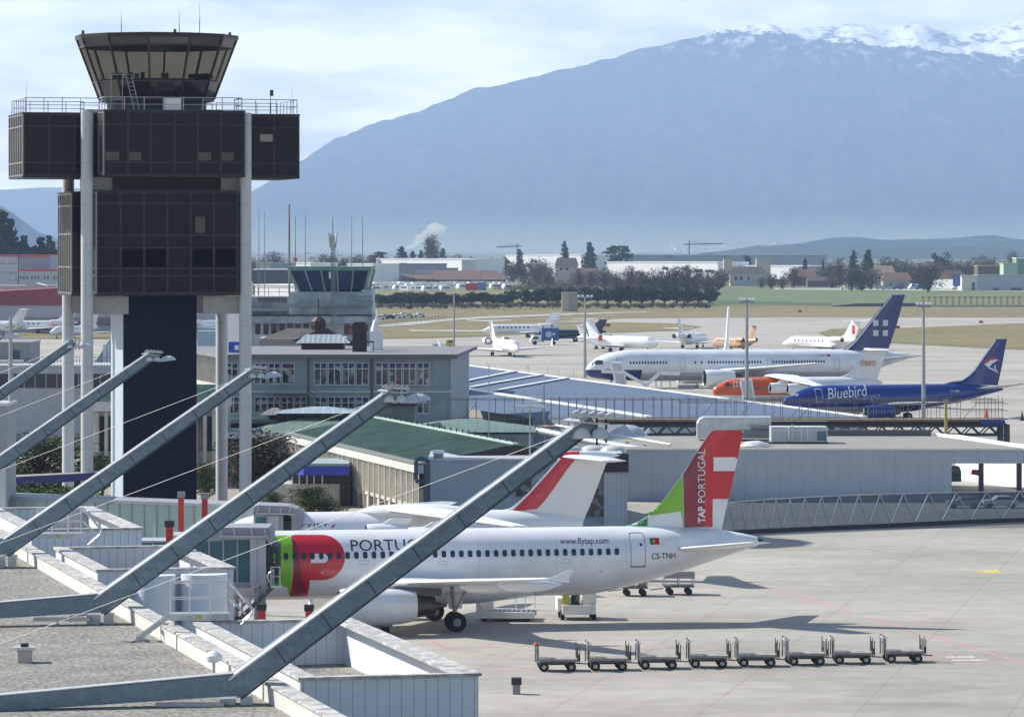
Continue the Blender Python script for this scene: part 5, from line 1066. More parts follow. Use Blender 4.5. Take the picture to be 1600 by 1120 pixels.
# boxes: centre block proud of the four arms
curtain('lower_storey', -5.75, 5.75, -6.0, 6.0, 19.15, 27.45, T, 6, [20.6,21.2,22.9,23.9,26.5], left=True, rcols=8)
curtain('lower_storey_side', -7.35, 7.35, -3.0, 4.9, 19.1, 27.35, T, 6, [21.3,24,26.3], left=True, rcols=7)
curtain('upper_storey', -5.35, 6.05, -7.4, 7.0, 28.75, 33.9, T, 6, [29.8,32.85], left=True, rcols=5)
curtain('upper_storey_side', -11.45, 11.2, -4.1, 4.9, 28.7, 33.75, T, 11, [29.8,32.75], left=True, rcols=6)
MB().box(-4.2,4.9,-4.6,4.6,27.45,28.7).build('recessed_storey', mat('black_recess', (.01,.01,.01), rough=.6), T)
for q in ((-6.9,-4.4,-4.9,-4.3,27.5,28.6),(4.6,6.9,-4.9,-4.3,27.5,28.6)): MB().box(*q).build('support_beam', MATS['beam_paint'], T)
PALEP = mat('pale_blind', (.30,.27,.20), rough=.6, var=.2); DPANE = mat('open_window_black', (.003,.003,.003), rough=.5, spec=.02)
for x, w in ((-4.75,1.2),(-2.9,1.1),(2.8,1.1),(4.7,1.0)): MB().box(x-w/2,x+w/2,-7.44,-7.41,29.95,30.6).build('blind', mat('dim_blind',(.055,.05,.045),rough=.3), T)
MB().box(8.0,9.1,-4.145,-4.11,31.6,32.2).build('blind', PALEP, T)
for x in (-2.85,-.95,2.9,4.75): MB().box(x-.82,x+.82,-6.04,-6.01,21.35,22.75).build('open_window', DPANE, T)
MB().box(2.3,3.1,-6.03,-6.008,24.1,25.4).build('blind', mat('dim_blind',(.05,.05,.05)), T)
# cab
CABG = clear_glass('cab_glass', (.02,.018,.018), .74, (.47,.42,.34))
cab = MB()
N = 12; z0, z1 = 35.1, 40.1; r0, r1 = 4.75, 6.65; cx, cy = .08, 0
ang = [2*math.pi*(i+.5)/N - math.pi/2 for i in range(N)]
P0 = [Vector((cx+r0*math.cos(a), cy+r0*math.sin(a), z0)) for a in ang]; P1 = [Vector((cx+r1*math.cos(a), cy+r1*math.sin(a), z1)) for a in ang]
lerp = lambda a, b, t: a+(b-a)*t
cabo = MB().loft([[p for p in P0], [lerp(a, b, .28) for a, b in zip(P0, P1)]], cap=False).build('cab_base_panels', mat('cab_panel', (.02,.017,.018), rough=.12, var=.3, spec=.8), T)
MB().loft([[lerp(a, b, .28) for a, b in zip(P0, P1)], [lerp(a, b, .86) for a, b in zip(P0, P1)]], cap=False).build('cab_glazing', CABG, cabo, fix=False)
MB().loft([[lerp(a, b, .86) for a, b in zip(P0, P1)], P1], cap=False).build('cab_top_band', MATS['cab_panel'], cabo)
g = MB()
for i in range(N):
    g.bar(P0[i], P1[i], .16, .16); g.bar(P1[i], P1[(i+1) % N], .2, .2)
    for t_ in (.28, .86): g.bar(lerp(P0[i],P1[i],t_), lerp(P0[(i+1)%N],P1[(i+1)%N],t_), .12, .12)
    a0, a1 = (P0[i]+P0[(i+1)%N])/2, (P1[i]+P1[(i+1)%N])/2
g.build('cab_frame', mat('cab_frame_brown', (.05,.035,.035), rough=.4, metal=.4, var=.1), cabo)
MB().prism([(p.x, p.y, z1+.02) for p in [lerp(Vector((cx,cy,z1)), q, 1.02) for q in P1]], (0,0,.25)).build('cab_roof', DFRAME, cabo)
MB().prism([(p.x, p.y, z0-.02) for p in [lerp(Vector((cx,cy,z0)), q, 1.0) for q in P0]], (0,0,-.15)).build('cab_floor', DARKM, cabo)
MB().prism([(cx+4.9*math.cos(a), cy+4.9*math.sin(a), z0+1.35) for a in ang], (0,0,.25)).prism([(cx+2.2*math.cos(a), cy+2.2*math.sin(a), z0+.1) for a in ang], (0,0,.9)).build('controller_desks', mat('dark_desk', (.02,.02,.02), rough=.7), cabo)
random.seed(4)
mon = MB()
for i in range(14):
    a = random.uniform(-2.7, -.4); rr = random.uniform(3.8, 4.8); mon.cbox((cx+rr*math.cos(a), cy+rr*math.sin(a), z0+1.85), (random.uniform(.4,.8), .15, random.uniform(.3,.55)), rz=a)
mon.build('monitors', DARKM, cabo)
MB().tube((cx,cy,33.9),(cx,cy,z0-.1),4.1,n=24).build('cab_neck', mat('dark_neck',(.03,.03,.03)), T)
MB().prism([(cx+6.2*math.cos(a), cy+5.5*math.sin(a), 34.0) for a in ang], (0,0,.18)).build('roof_pad', mat('blue_grey_roofing', (.07,.10,.13), rough=.7), T)
# roof railing
rl = MB()
def rail_line(mb, a, b, h=1.15, r=.035, step=1.6):
    a = Vector(a); b = Vector(b); n = max(1, round((b-a).length/step)); up = Vector((0,0,h))
    mb.tube(a+up, b+up, r, n=5); mb.tube(a+up*.5, b+up*.5, r*.8, n=5)
    for i in range(n+1): p = a+(b-a)*i/n; mb.tube(p, p+up, r, n=5)
loop = [(-11.3,-4.0),(-5.3,-4.0),(-5.3,-7.3),(5.9,-7.3),(5.9,-4.0),(11.1,-4.0),(11.1,4.8),(5.9,4.8),(5.9,6.9),(-5.3,6.9),(-5.3,4.8),(-11.3,4.8)]
for a, b in zip(loop, loop[1:]+loop[:1]): rail_line(rl, (*a, 33.9), (*b, 33.9))
rl.build('roof_railing', mat('railing_paint', (.42,.42,.41), rough=.4, metal=.3), T)
MB().box(-.3,1.0,-6.9,-5.6,33.9,35.0).build('roof_cabinet', WHITE, T)
lad = MB()
for dx in (-3.2,-2.75): lad.tube((dx-.25,-6.4,36.9),(dx+.35,-6.9,34.0),.035,n=5)
for k in range(9): t_ = k/9; lad.tube((-3.45+.6*t_,-6.4-.5*t_,36.9-2.9*t_),(-3.0+.6*t_,-6.4-.5*t_,36.9-2.9*t_),.025,n=5)
lad.tube((-4.6,-6.0,34),(-4.6,-6.0,36.9),.035,n=5).tube((-3.7,-6.2,34),(-3.7,-6.2,36.9),.035,n=5).tube((-4.6,-6.0,36.9),(-3.3,-6.4,36.9),.035,n=5).build('ladder', GREYM, T)
def whip(x, y, z, h, r=.04, p=T, nm='antenna'): return MB().tube((x,y,z),(x,y,z+h*.45),r,r*.8,6).tube((x,y,z+h*.45),(x,y,z+h),r*.5,r*.3,6).build(nm, mat('antenna_grey',(.22,.20,.19)), p)
for px, h in ((184,1.9),(274,1.9),(306,2.6)): whip((px-251)/18.9+cx, -4, 40.35, h)
for px in (124, 261, 364): MB().tube(((px-244)/19.6+cx,-4 if px == 261 else 0,40.35),((px-244)/19.6+cx,-4 if px == 261 else 0,40.75),.12,n=8).build('obstruction_lamp', DARKM, T)
whip(-11.2,-3.9,33.9,2.4,.03); whip(10.7,-3.9,33.9,2.2,.03); whip(8.9,-3.9,33.9,1.9,.07)
MB().cbox((9.0,-3.9,35.6),(.25,.25,.5)).build('wind_sensor', DARKM, T)
# ---------------------------------------------------------------- terminal buildings in the middle distance
def gthing(name, label, cat, o, group=None): return thing(name, label, cat, o, GA, group)
def local_of(o, p):
    d = Vector(p) - Vector(o); return d.x*math.cos(GA)+d.y*math.sin(GA), -d.x*math.sin(GA)+d.y*math.cos(GA), p[2]
BLG = seam_mat('blue_grey_panels', (.30,.35,.40), 2.4, axis=0, width=.06, dark=.8, rough=.6, var=.1, pitch2=1.3)
BLG2 = seam_mat('blue_grey_cladding', (.40,.45,.50), 1.2, axis=0, width=.05, dark=.88, rough=.55, var=.07)
GREENR = seam_mat('patinated_green_roof', (.018,.055,.042), 1.1, axis=1, width=.22, dark=.6, rough=.8, var=.5, scale=.35)
GREENR2 = seam_mat('patinated_green_roof_cross', (.03,.075,.055), .6, axis=0, width=.09, dark=.6, rough=.6, var=.5, scale=.35)
PGREEN = seam_mat('pale_green_roof', (.15,.225,.185), .9, axis=0, width=.08, dark=.7, rough=.55, var=.25, scale=.3)
BROWNF = mat('dark_brown_fascia', (.045,.022,.022), rough=.6, var=.2)
CREAM = mat('cream_render', (.50,.48,.43), rough=.8, var=.15, scale=.6)
FINC = mat('concrete_fins', (.52,.50,.44), rough=.8, var=.2, scale=.9)
ROOFG = mat('grey_roof_felt', (.20,.21,.22), rough=.85, var=.25, scale=.25, c2=(.15,.16,.18))
GRAVEL = mat('roof_gravel', (.30,.285,.26), rough=1, var=.15, scale=.4, fine=9)
GLZ = mat('building_glass', (.03,.04,.045), rough=.06, var=.4, scale=.5, spec=.9)
def glass_view(m):
    """offices seen dimly through a pane: patches of pale and coloured things"""
    t = m.node_tree; n = t.nodes; l = t.links; b = n['Principled BSDF']; src = b.inputs['Base Color'].links[0].from_socket
    tcn = [q for q in n if q.type == 'TEX_COORD'][0]; v = n.new('ShaderNodeTexVoronoi'); v.inputs['Scale'].default_value = 1.5; l.new(tcn.outputs['Object'], v.inputs['Vector'])
    r = n.new('ShaderNodeValToRGB'); e = r.color_ramp; e.interpolation = 'CONSTANT'; e.elements[0].color = (.02,.03,.035,1); e.elements[1].position = .55; e.elements[1].color = (.16,.18,.18,1)
    q = e.elements.new(.72); q.color = (.05,.06,.07,1); q = e.elements.new(.82); q.color = (.32,.34,.34,1); q = e.elements.new(.93); q.color = (.22,.04,.04,1)
    s = n.new('ShaderNodeSeparateColor'); l.new(v.outputs['Color'], s.inputs[0]); l.new(s.outputs[0], r.inputs[0]); l.new(r.outputs[0], b.inputs['Base Color'])
OFFG = mat('office_glass', (.03,.04,.045), rough=.1, var=.4, spec=.7); glass_view(OFFG)
WFR = mat('white_window_frame', (.62,.63,.62), rough=.5, var=.08)
BLIND = mat('navy_blind', (.03,.03,.16), rough=.7, var=.2)
def win(parent, x0, x1, z0, z1, y, n=2, tr=None, blind=True, g=OFFG, fr=WFR, nm='window', half=True):
    w = MB().box(x0, x1, y-.06, y-.003, z0, z1).build(nm, g, parent)
    m = MB(); t = .07
    m.box(x0-t,x0,y-.14,y-.003,z0-t,z1+t).box(x1,x1+t,y-.14,y-.003,z0-t,z1+t).box(x0,x1,y-.14,y-.062,z1-.002,z1+t).box(x0-t,x1+t,y-.2,y-.142,z0-t-.02,z0)
    for i in range(1, n): x = x0+(x1-x0)*i/n; m.box(x-.05,x+.05,y-.12,y-.062,z0,z1)
    if tr: m.box(x0,x1,y-.11,y-.063,tr-.04,tr+.04)
    m.build('frame', fr, w)
    if blind: MB().box(x0,x1,y-.10,y-.065,z1-.28,z1).build('blind', BLIND, w)
    return w
def hip(mb, x0, x1, y0, y1, z0, z1, inset, mi=0, inx=None):
    inx = inset if inx is None else inx
    a=[(x0,y0,z0),(x1,y0,z0),(x1,y1,z0),(x0,y1,z0)]; ym=(y0+y1)/2
    b=[(x0+inx,ym,z1),(x1-inx,ym,z1)]
    mb.add(a+b, [(0,1,5,4),(1,2,5),(2,3,4,5),(3,0,4),(3,2,1,0)], mi); return mb
for m__ in (GREENR, GREENR2): m__.node_tree.nodes['Principled BSDF'].inputs['Specular IOR Level'].default_value = .15
# ===== blue-grey office block, two window storeys in view
o = XD(350, 430); o.z = 0
OB = thing('office_block', 'blue grey office block with long rows of white framed windows right of the tower columns', 'office building', o, 0)
def bx(px, D=430): return (px-800)/F*D - o.x
def bz(py, D=430): return ZD(py, D)
Lw = bx(705)
wallm = seam_mat('blue_grey_block_wall', (.27,.32,.36), 2.9, axis=0, width=.05, dark=.8, rough=.6, var=.12, pitch2=1.2)
MB().prism([(0,0,0),(Lw,0,0),(Lw+1.5,34,0),(-8.0,34,0)], (0,0,bz(559))).build('wall', wallm, OB)
MB().prism([(-.5,-.5,bz(559)+.004),(Lw+.6,-.5,bz(559)+.004),(Lw+2.4,36,bz(559)+.004),(-8.8,36,bz(559)+.004)], (0,0,.35)).build('roof', ROOFG, OB)
MB().box(-.55,Lw+.65,-.58,-.504,bz(560),bz(553.5)).build('fascia', mat('roof_edge_brown',(.17,.15,.12),rough=.6), OB)
for x0, x1, n in ((352,372,2),(397,416,2),(419,438,2),(440,460,1)): win(OB, bx(x0)+.1, bx(x1)-.05, bz(599), bz(568), 0, n, tr=bz(576))
for a, b in ((490,577),(586,672)):
    for i in range(4):
        w_ = (b-a)/4; win(OB, bx(a+w_*i)+.12, bx(a+w_*(i+1))-.12, bz(600.5), bz(567.5), 0, 2, tr=bz(576))
for a, b, n in ((355,395,2),(397,480,4),(490,577,4),(586,672,4)):
    for i in range(n):
        w_ = (b-a)/n; win(OB, bx(a+w_*i)+.12, bx(a+w_*(i+1))-.12, bz(645), bz(620.5), 0, 2, tr=bz(629))
for px in (482, 581): MB().tube((bx(px),-.12,bz(650)),(bx(px),-.12,bz(560)),.1,n=8).build('drainpipe', mat('rusty_pipe',(.12,.07,.05)), OB)
MB().box(0,Lw,-.12,-.004,bz(613),bz(611)).build('string_course', WFR, OB)
fn = MB()
for i in range(26):      # sunlit left side with fins, two storeys
    y = .6+i*1.25; x = -y*8/34
    fn.box(x-.35,x-.01,y,y+.28,bz(606),bz(563)); fn.box(x-.35,x-.01,y,y+.28,bz(652),bz(613))
fn.build('side_fins', FINC, OB)
MB().prism([(-.45,.1,bz(610)),(-.05,.1,bz(610)),(-8.05,33.6,bz(610)),(-8.5,33.6,bz(610))],(0,0,.6)).prism([(-.45,.1,bz(657)),(-.05,.1,bz(657)),(-8.05,33.6,bz(657)),(-8.5,33.6,bz(657))],(0,0,.6)).build('side_ledge', CREAM, OB)
# balcony and stairs on the front
bs = MB(); bs.box(bx(418),bx(480),-1.8,-.15,bz(614),bz(612)).bar((bx(424),-1.4,bz(614)),(bx(444),-1.4,bz(635)),.7,.12).bar((bx(481),-1.4,bz(613)),(bx(500),-1.4,bz(630)),.7,.12)
bs.build('balcony', GREYM, OB)
br = MB(); rail_line(br, (bx(418),-1.75,bz(612)), (bx(480),-1.75,bz(612)), 1.0, .035, 1.3); rail_line(br, (bx(481),-1.75,bz(613)), (bx(500),-1.75,bz(630)), 1.0, .03, 1.2); br.build('balcony_railing', GREYM, OB)
# on its roof
zr = bz(559)+.36
ch = thing('chimney', 'square dark brown chimney block on the flat grey roof', 'chimney', XD(562, 441, zr)); MB().box(-.75,.75,-.7,.7,0,2.9).build('shaft', BROWNF, ch); MB().box(-.6,.6,-.55,.55,2.905,3.15).build('cap', DARKM, ch)
sk = thing('skylight', 'low pitched skylight with silver ribs on the flat grey roof', 'skylight', XD(505, 452, zr))
hip(MB(), -2.9,2.9,-2.4,2.4,.7,1.6,1.8, inx=1.0).build('glass_roof', seam_mat('silver_ribbed_glazing', (.36,.40,.42), .55, axis=0, width=.12, dark=1.6, rough=.3, metal=.3, var=.1), sk)
MB().box(-2.3,2.3,-1.8,1.8,0,.7).build('base', BROWNF, sk)
vt = thing('roof_vent', 'white stepped ventilation pipe at the back edge of the flat grey roof', 'vent', XD(588, 448, zr)); MB().box(-.7,.7,-.6,.6,0,2.0).build('housing', WHITE, vt); MB().tube((-.2,0,2),(0,0,3.2),.5,.35,8).tube((0,0,3.0),(.1,0,4.4),.16,.07,8).build('cowl', WHITE, vt)
tb = thing('roof_bench', 'small steel frame beside the brown chimney on the roof', 'steel frame', XD(576, 440, zr)); m_ = MB().box(-.55,.55,-.3,.3,1.0,1.15)
for x in (-.5,.5): m_.tube((x,0,0),(x,0,1.0),.05,n=6)
m_.build('frame', DARKM, tb)
# ===== brown pitched roof with ventilator behind it
br_ = thing('brown_roofed_house', 'dark brown pitched roof with an eight sided ventilator below the old tower', 'building', XD(470, 470))
z0 = ZD(527,470); z1 = ZD(513.5,470)
MB().box(-4.6,5.0,-2,7,0,z0-.05).build('wall', CREAM, br_)
MB().add([(-4.9,-2.5,z0-.3),(5.5,-2.3,z0-.6),(5.5,7,z0-.6),(-4.9,7,z0-.3),(-1.6,2.2,z1),(3.0,2.2,z1)],[(0,1,5,4),(1,2,5),(2,3,4,5),(3,0,4)]).build('roof', seam_mat('brown_shingle_roof',(.10,.085,.08),.5,axis=0,width=.05,dark=.7,rough=.8,var=.3), br_)
MB().add([(-.9,-2.9,z0-.35),(6.3,-2.6,z0-.9),(6.3,-2.6,z0-.5),(2.6,-2.8,z1+.1)],[(0,1,2,3)]).build('gable', BROWNF, br_)
v_ = MB().tube((1.9,2,z1-.3),(1.9,2,z1+.3),.8,.9,8).tube((1.9,2,z1+.3),(1.9,2,z1+.8),.9,.9,8).tube((1.9,2,z1+.8),(1.9,2,z1+1.3),.9,.35,8).tube((1.9,2,z1+1.3),(1.9,2,z1+3.4),.06,n=5).build('ventilator', BROWNF, br_)
# ===== old control tower with green cab
Dk = 520; k_ = F/Dk
ot = thing('old_control_tower', 'old low control tower with a green framed cab of dark blue glass', 'control tower', XD(517, Dk))
def ox(px): return (px-517)/k_
def oz(py): return ZD(py, Dk)
OLDW = mat('stained_pale_wall', (.36,.41,.44), rough=.8, var=.4, scale=.35, c2=(.20,.24,.27))
MB().box(ox(395),ox(583),-4,9,0,oz(500)).build('base_wall', OLDW, ot)
MB().box(ox(390),ox(583.5),-5.2,9,oz(504),oz(491)).build('terrace', OLDW, ot)
MB().box(ox(388),ox(584),-5.4,-5.205,oz(492.5),oz(490.5)).build('terrace_rail', GREENR, ot)
MB().box(ox(453),ox(566),-3,8,oz(491),oz(456)).build('tower_wall', OLDW, ot)
MB().box(ox(390),ox(453),-1.5,8,oz(491),oz(463)).build('side_room', OLDW, ot)
MB().box(ox(566),ox(582.5),-3,8,oz(500),oz(452)).build('stair_wall', mat('pale_wall',(.40,.46,.50),var=.1), ot)
MB().box(ox(444),ox(583),-3.6,-3.0,oz(478),oz(474)).box(ox(390),ox(453),-2.3,-1.505,oz(486),oz(481)).build('gallery', GREYM, ot)
rw_ = MB(); rail_line(rw_, (ox(545),-3.5,oz(475)), (ox(583),-3.5,oz(475)), 1.0, .05, 1.2); rail_line(rw_, (ox(390),-2.2,oz(482)), (ox(446),-2.2,oz(482)), .9, .05, 1.5); rail_line(rw_, (ox(388),-1.4,oz(462)), (ox(470),-1.4,oz(462)), 1.0, .04, 1.3); rw_.build('gallery_railing', GREYM, ot)
for i in range(5): MB().box(ox(404+9.3*i),ox(412+9.3*i),-1.56,-1.503,oz(472.5),oz(465)).build('window', GLZ, ot)
cabm = MB()
BP = [(ox(470),-2.6),(ox(570),-2.6),(ox(572),7.5),(ox(468),7.5)]; TP = [(ox(454),-3.9),(ox(579),-3.9),(ox(581),8.8),(ox(452),8.8)]
zb_, zt_ = oz(457), oz(422.5)
B3 = [Vector((*p, zb_)) for p in BP]; T3 = [Vector((*p, zt_)) for p in TP]
cb = MB().loft([B3, T3], cap=True).build('cab', mat('deep_blue_glass', (.012,.04,.13), rough=.25, var=.6, scale=.25, spec=.3), ot)
g = MB()
for i in range(4): g.bar(B3[i], T3[i], .3, .3)
for t_ in (.2,.4,.6,.8):
    g.bar(B3[0].lerp(B3[1],t_)+Vector((0,-.1,0)), T3[0].lerp(T3[1],t_)+Vector((0,-.1,0)), .16, .16)
for a, b in ((0,1),(3,0),(1,2)): g.bar(B3[a],B3[b],.25,.3)
g.build('cab_frame', mat('pale_green_steel', (.22,.33,.29), rough=.6, var=.25), cb)
MB().prism([(p[0]*1.03,p[1]*1.03,zt_) for p in TP],(0,0,.5)).build('cab_roof', mat('green_roof_edge', (.14,.27,.22), rough=.6, var=.3), cb)
for i in range(9): MB().box(ox(402+12.5*i),ox(410+12.5*i),-4.08,-4.003,oz(521),oz(505)).build('window', GLZ if i % 3 else PANE, ot)
MB().box(ox(540),ox(577),-4.1,-4.004,oz(522),oz(504)).build('picture_window', OFFG, ot)
# antennas on its terrace, each a thing of its own
for i, (px, yt, yb, r, D) in enumerate(((404.5,326,462,.05,505),(413.5,329,462,.05,507),(452,319,460,.14,512),(461.5,338,455,.07,528),(477,336,455,.06,525),(549.5,337,425,.05,530),(566.5,337,425,.06,530))):
    a = thing('whip_antenna', ['thin bare antenna nearest the tower column','thin bare antenna, second from the tower column','thickest antenna with a reddish top left of the green cab','antenna carrying a small round dish left of the green cab','thin antenna with a short side arm over the green cab','thin antenna over the right part of the green cab','thin antenna at the right end of the green cab'][i], 'antenna', XD(px, D, ZD(yb, D)), 0, 'antennas around the old control tower')
    h = ZD(yt, D)-ZD(yb, D)
    MB().tube((0,0,0),(0,0,h*.6),r,n=6).build('pole', GREYM, a); MB().tube((0,0,h*.6),(0,0,h),r*.8 if i != 2 else r,r*.6,6).build('whip', mat('rusty_whip',(.28,.15,.12)) if i == 2 else GREYM, a)
    if i == 3: MB().tube((0,-.2,h*.42),(0,-.35,h*.42),.28,n=12).build('dish', mat('pink_dish',(.5,.2,.18)), a)
    if i == 4: MB().bar((0,0,h*.5),(.6,0,h*.5),.06,.06).build('side_arm', GREYM, a)
# lattice mast with panel antennas
Dm = 498; ms = thing('lattice_mast', 'tall lattice mast with panel antennas in front of the green cab', 'radio mast', XD(520, Dm, 0)); h0 = ZD(528,Dm); h1 = ZD(356,Dm)
m_ = MB()
cs = [(.22*math.cos(a),.22*math.sin(a)) for a in (R(90),R(210),R(330))]
for c in cs: m_.tube((*c,h0),(*c,h1-1.0),.045,n=5)
for i in range(int((h1-h0-1)/.45)):
    z = h0+i*.45
    for a, b in ((0,1),(1,2),(2,0)): m_.tube((*cs[a],z),(*cs[b],z+.45),.025,n=4)
m_.tube((0,0,h1-1.2),(0,0,h1+.6),.06,n=6).tube((0,0,h1+.5),(0,0,h1+1.4),.03,n=5).build('lattice', mat('mast_green_grey',(.17,.20,.19)), ms)
for a in range(3):
    q = R(30+120*a); zz_ = ZD(375,Dm); MB().bar((.32*math.cos(q),.32*math.sin(q),zz_-.95),(.5*math.cos(q),.5*math.sin(q),zz_+.8),.28,.14,up=(math.cos(q),math.sin(q),0)).build('panel_antenna', mat('panel_grey',(.45,.46,.46)), ms)
MB().cbox((-.35,-.2,ZD(430,Dm)),(.2,.2,.8)).build('antenna_box', WHITE, ms)
ld = MB().tube((.35,0,h0),(.35,0,h1-2.5),.03,n=4).tube((.6,0,h0),(.6,0,h1-2.5),.03,n=4)
for i in range(int((h1-h0-3)/.35)): ld.tube((.35,0,h0+.35*i),(.6,0,h0+.35*i),.018,n=4)
ld.build('ladder', GREYM, ms)
# ===== long building with concrete fins and green roof
o = XD(655, 344); gb = gthing('finned_hall', 'long low hall with concrete fins on its sunlit side and a patinated green roof', 'building', o)
zc = 5.0; Lu = 58; Wv = 17.0
MB().box(.55,Wv-.6,.4,Lu,0,zc-.3).build('wall', mat('hall_inner_wall',(.35,.33,.29),rough=.8,var=.15), gb)
MB().add([(-.1,-.1,zc),(Wv,-.1,zc),(Wv,Lu,zc),(-.1,Lu,zc),(8.2,-.1,6.55),(8.2,Lu,6.55)],[(0,4,5,3),(1,2,5,4)]).build('roof', GREENR, gb)
MB().add([(0,.0,zc-.02),(Wv-.1,.0,zc-.02),(8.2,.0,6.5)],[(0,1,2)]).build('gable', BROWNF, gb)
MB().box(.0,Wv-.1,-.05,.35,3.0,zc-.03).build('gable_fascia', BROWNF, gb)
MB().box(-.15,.5,-.15,Lu,zc-.75,zc-.04).build('white_fascia', mat('white_fascia_paint',(.60,.59,.56),rough=.7,var=.12), gb)
MB().box(-.25,.6,-.2,Lu,zc-.035,zc+.12).build('gutter', mat('gutter_grey',(.20,.21,.20),rough=.6), gb)
MB().bar((8.2,-.1,6.6),(8.2,Lu,6.6),.5,.14).build('ridge_cap', mat('pale_green_ridge',(.42,.55,.48),rough=.6), gb)
rc = MB()
for i in range(24): rc.tube((8.2,.8+i*2.3,6.5),(8.2,.8+i*2.3,7.0),.06,n=5)
rc.build('ridge_vents', DARKM, gb)
fn = MB(); wn_ = MB()
nb_ = 26; bay = Lu/nb_
for i in range(nb_):
    y = i*bay
    fn.box(-.05,.35,y+.0,y+.16,0,zc-.76)
    for q in range(1, 5): fn.box(.0,.30,y+.16+q*.4,y+.24+q*.4,1.6,zc-.8)
    fn.box(.08,.5,y+.17,y+bay,1.25,1.6); fn.box(.30,.54,y+.17,y+bay,1.6,zc-.8)
    if i % 2: fn.box(.2,.5,y+.17,y+bay,0,1.24)
fn.build('fins', FINC, gb); MB().box(.42,.53,.1,Lu,0,1.2).build('ground_floor_windows', mat('brown_window',(.10,.08,.05),rough=.4), gb)
# ===== hipped skylight roof between the hall and the office block
hs = thing('skylight_hall', 'low hall with green roofs and a long glazed skylight before the office block', 'building', XD(500, 405))
a_ = F/405
def hx(px): return (px-500)/a_
def hz(py): return ZD(py,405)
MB().box(hx(300),hx(590),.6,22,0,hz(676)).build('wall', mat('hall_wall',(.33,.35,.36),var=.15), hs)
hip(MB(), hx(392),hx(606),-.3,14,hz(675),hz(653)+.2,5,inx=6).build('green_roof', PGREEN, hs)
hip(MB(), hx(290),hx(600),10,24,hz(662),hz(652)-.1,5,inx=6).build('rear_green_roof', GREENR2, hs)
MB().box(hx(286),hx(457),-.5,-.305,hz(684),hz(675)).build('fascia', WHITE, hs)
MB().box(hx(427),hx(560),5.2,8.6,hz(668),hz(648)).build('skylight_base', BROWNF, hs)
for i in range(8): MB().box(hx(430+16*i),hx(443+16*i),5.1,5.195,hz(660),hz(651)).build('skylight_pane', GLZ, hs)
hip(MB(), hx(424),hx(566),4.2,12,hz(648.5),hz(640),3,inx=3.5).build('skylight_glazing', seam_mat('pale_blue_glazing',(.38,.45,.50),1.0,axis=0,width=.12,dark=1.35,rough=.3,metal=.2,var=.1), hs)
hip(MB(), hx(400),hx(440),6,14,hz(652),hz(643),2,inx=1).build('louvred_lantern', seam_mat('grey_louvres',(.20,.19,.18),.5,axis=0,width=.1,dark=.6,var=.1), hs)
# pale green roof with the plant room at its left
pr_ = thing('plant_room', 'green grey plant room with a flat brown capped roof above the green roofs', 'building', XD(614, 400)); MB().box(-2.0,2.1,0,4,0,ZD(634,400)).build('wall', mat('plant_room_wall',(.20,.25,.22),rough=.7,var=.15), pr_); MB().box(-2.3,2.3,-.3,4.3,ZD(634,400)+.005,ZD(630,400)).build('roof', BROWNF, pr_)
g2 = thing('green_roofed_wing', 'wing with a pale green hipped roof beside the blue long roof', 'building', XD(745, 398)); q = F/398
g2w = MB().box((-100)/q,(88)/q,0,12,0,ZD(678,398)).build('wall', mat('wing_wall',(.27,.31,.34),var=.15), g2)
hip(MB(), -130/q, 92/q, -.4, 13, ZD(675,398), ZD(655,398)-.2, 4, inx=6).build('roof', PGREEN, g2)
# ===== blue long roof, ridge gutter running away from us
br2 = thing('long_blue_roof_pier', 'long pier building with a wide pale blue metal roof beside the parked jets', 'building', (0,0,0))
zR = 5.0
def rp(px, py, z=zR): return G(px, py, z)
R1, R2 = rp(690, 566, 4.4)+Vector((0,0,.6)), rp(1352, 651.5, 4.4)+Vector((0,0,.6)); M1, M2 = rp(690, 602, zR), rp(1015, 651.5, zR)
L1 = M1 + Vector((-12.6,-3.1,0)); L2 = M1.lerp(M2,.86) + Vector((-9,-2.2,0)); LV = Vector((-12.6,-3.1,0))
dn = Vector((0,0,-.6))
MB().add([R1+dn, R2+dn, M2, M1],[(0,1,2,3)]).build('roof', mat('blue_metal_roof', (.11,.15,.225), rough=.75, metal=0, var=.12, scale=.12, spec=.15), br2)
MB().add([M1, M2, L2+dn, L1+dn],[(0,1,2,3)]).build('near_roof_slope', MATS['blue_metal_roof'], br2)
MB().bar(M1+Vector((0,0,.05)), M2+Vector((0,0,.05)), .9, .16).build('ridge_gutter', WHITE, br2)
MB().bar(R1+dn, R2+dn, .45, .3).build('roof_edge', WHITE, br2)
wm = MB(); 
for a, b in ((R1,R2),): wm.add([a+dn+Vector((0,0,-.02)), b+dn+Vector((0,0,-.02)), Vector((b.x,b.y,0)), Vector((a.x,a.y,0))],[(0,1,2,3)])
wm.add([M2, R2+dn, Vector((R2.x,R2.y,0)), Vector((M2.x,M2.y,0))],[(0,1,2,3)]); wm.add([M2, L2+dn, Vector((L2.x,L2.y,0)), Vector((M2.x,M2.y,0))],[(0,1,2,3)])
wm.build('wall', BLG2, br2, fix=False)
for (xa, ya, xb, yb) in ((600,610,816,579),(650,616,860,584.5),(715,612,897,589)):
    t0 = rp(xa, ya); t1 = rp(xb, yb)
for pa_, pb_ in (((706,600.5),(808,580)),((734,606),(850,585.5)),((769,612),(890,590.5))):
    a = rp(*pa_); b = a.lerp(rp(*pb_, 4.42), .97); MB().bar(a+Vector((0,0,.12)), b+Vector((0,0,.12)), .7, .1).build('roof_rib', WHITE, br2)
MB().cbox(M1.lerp(M2,.06)+Vector((0,0,.4)), (1.6,.9,.6)).build('roof_vent', CREAM, br2)
ant = MB()
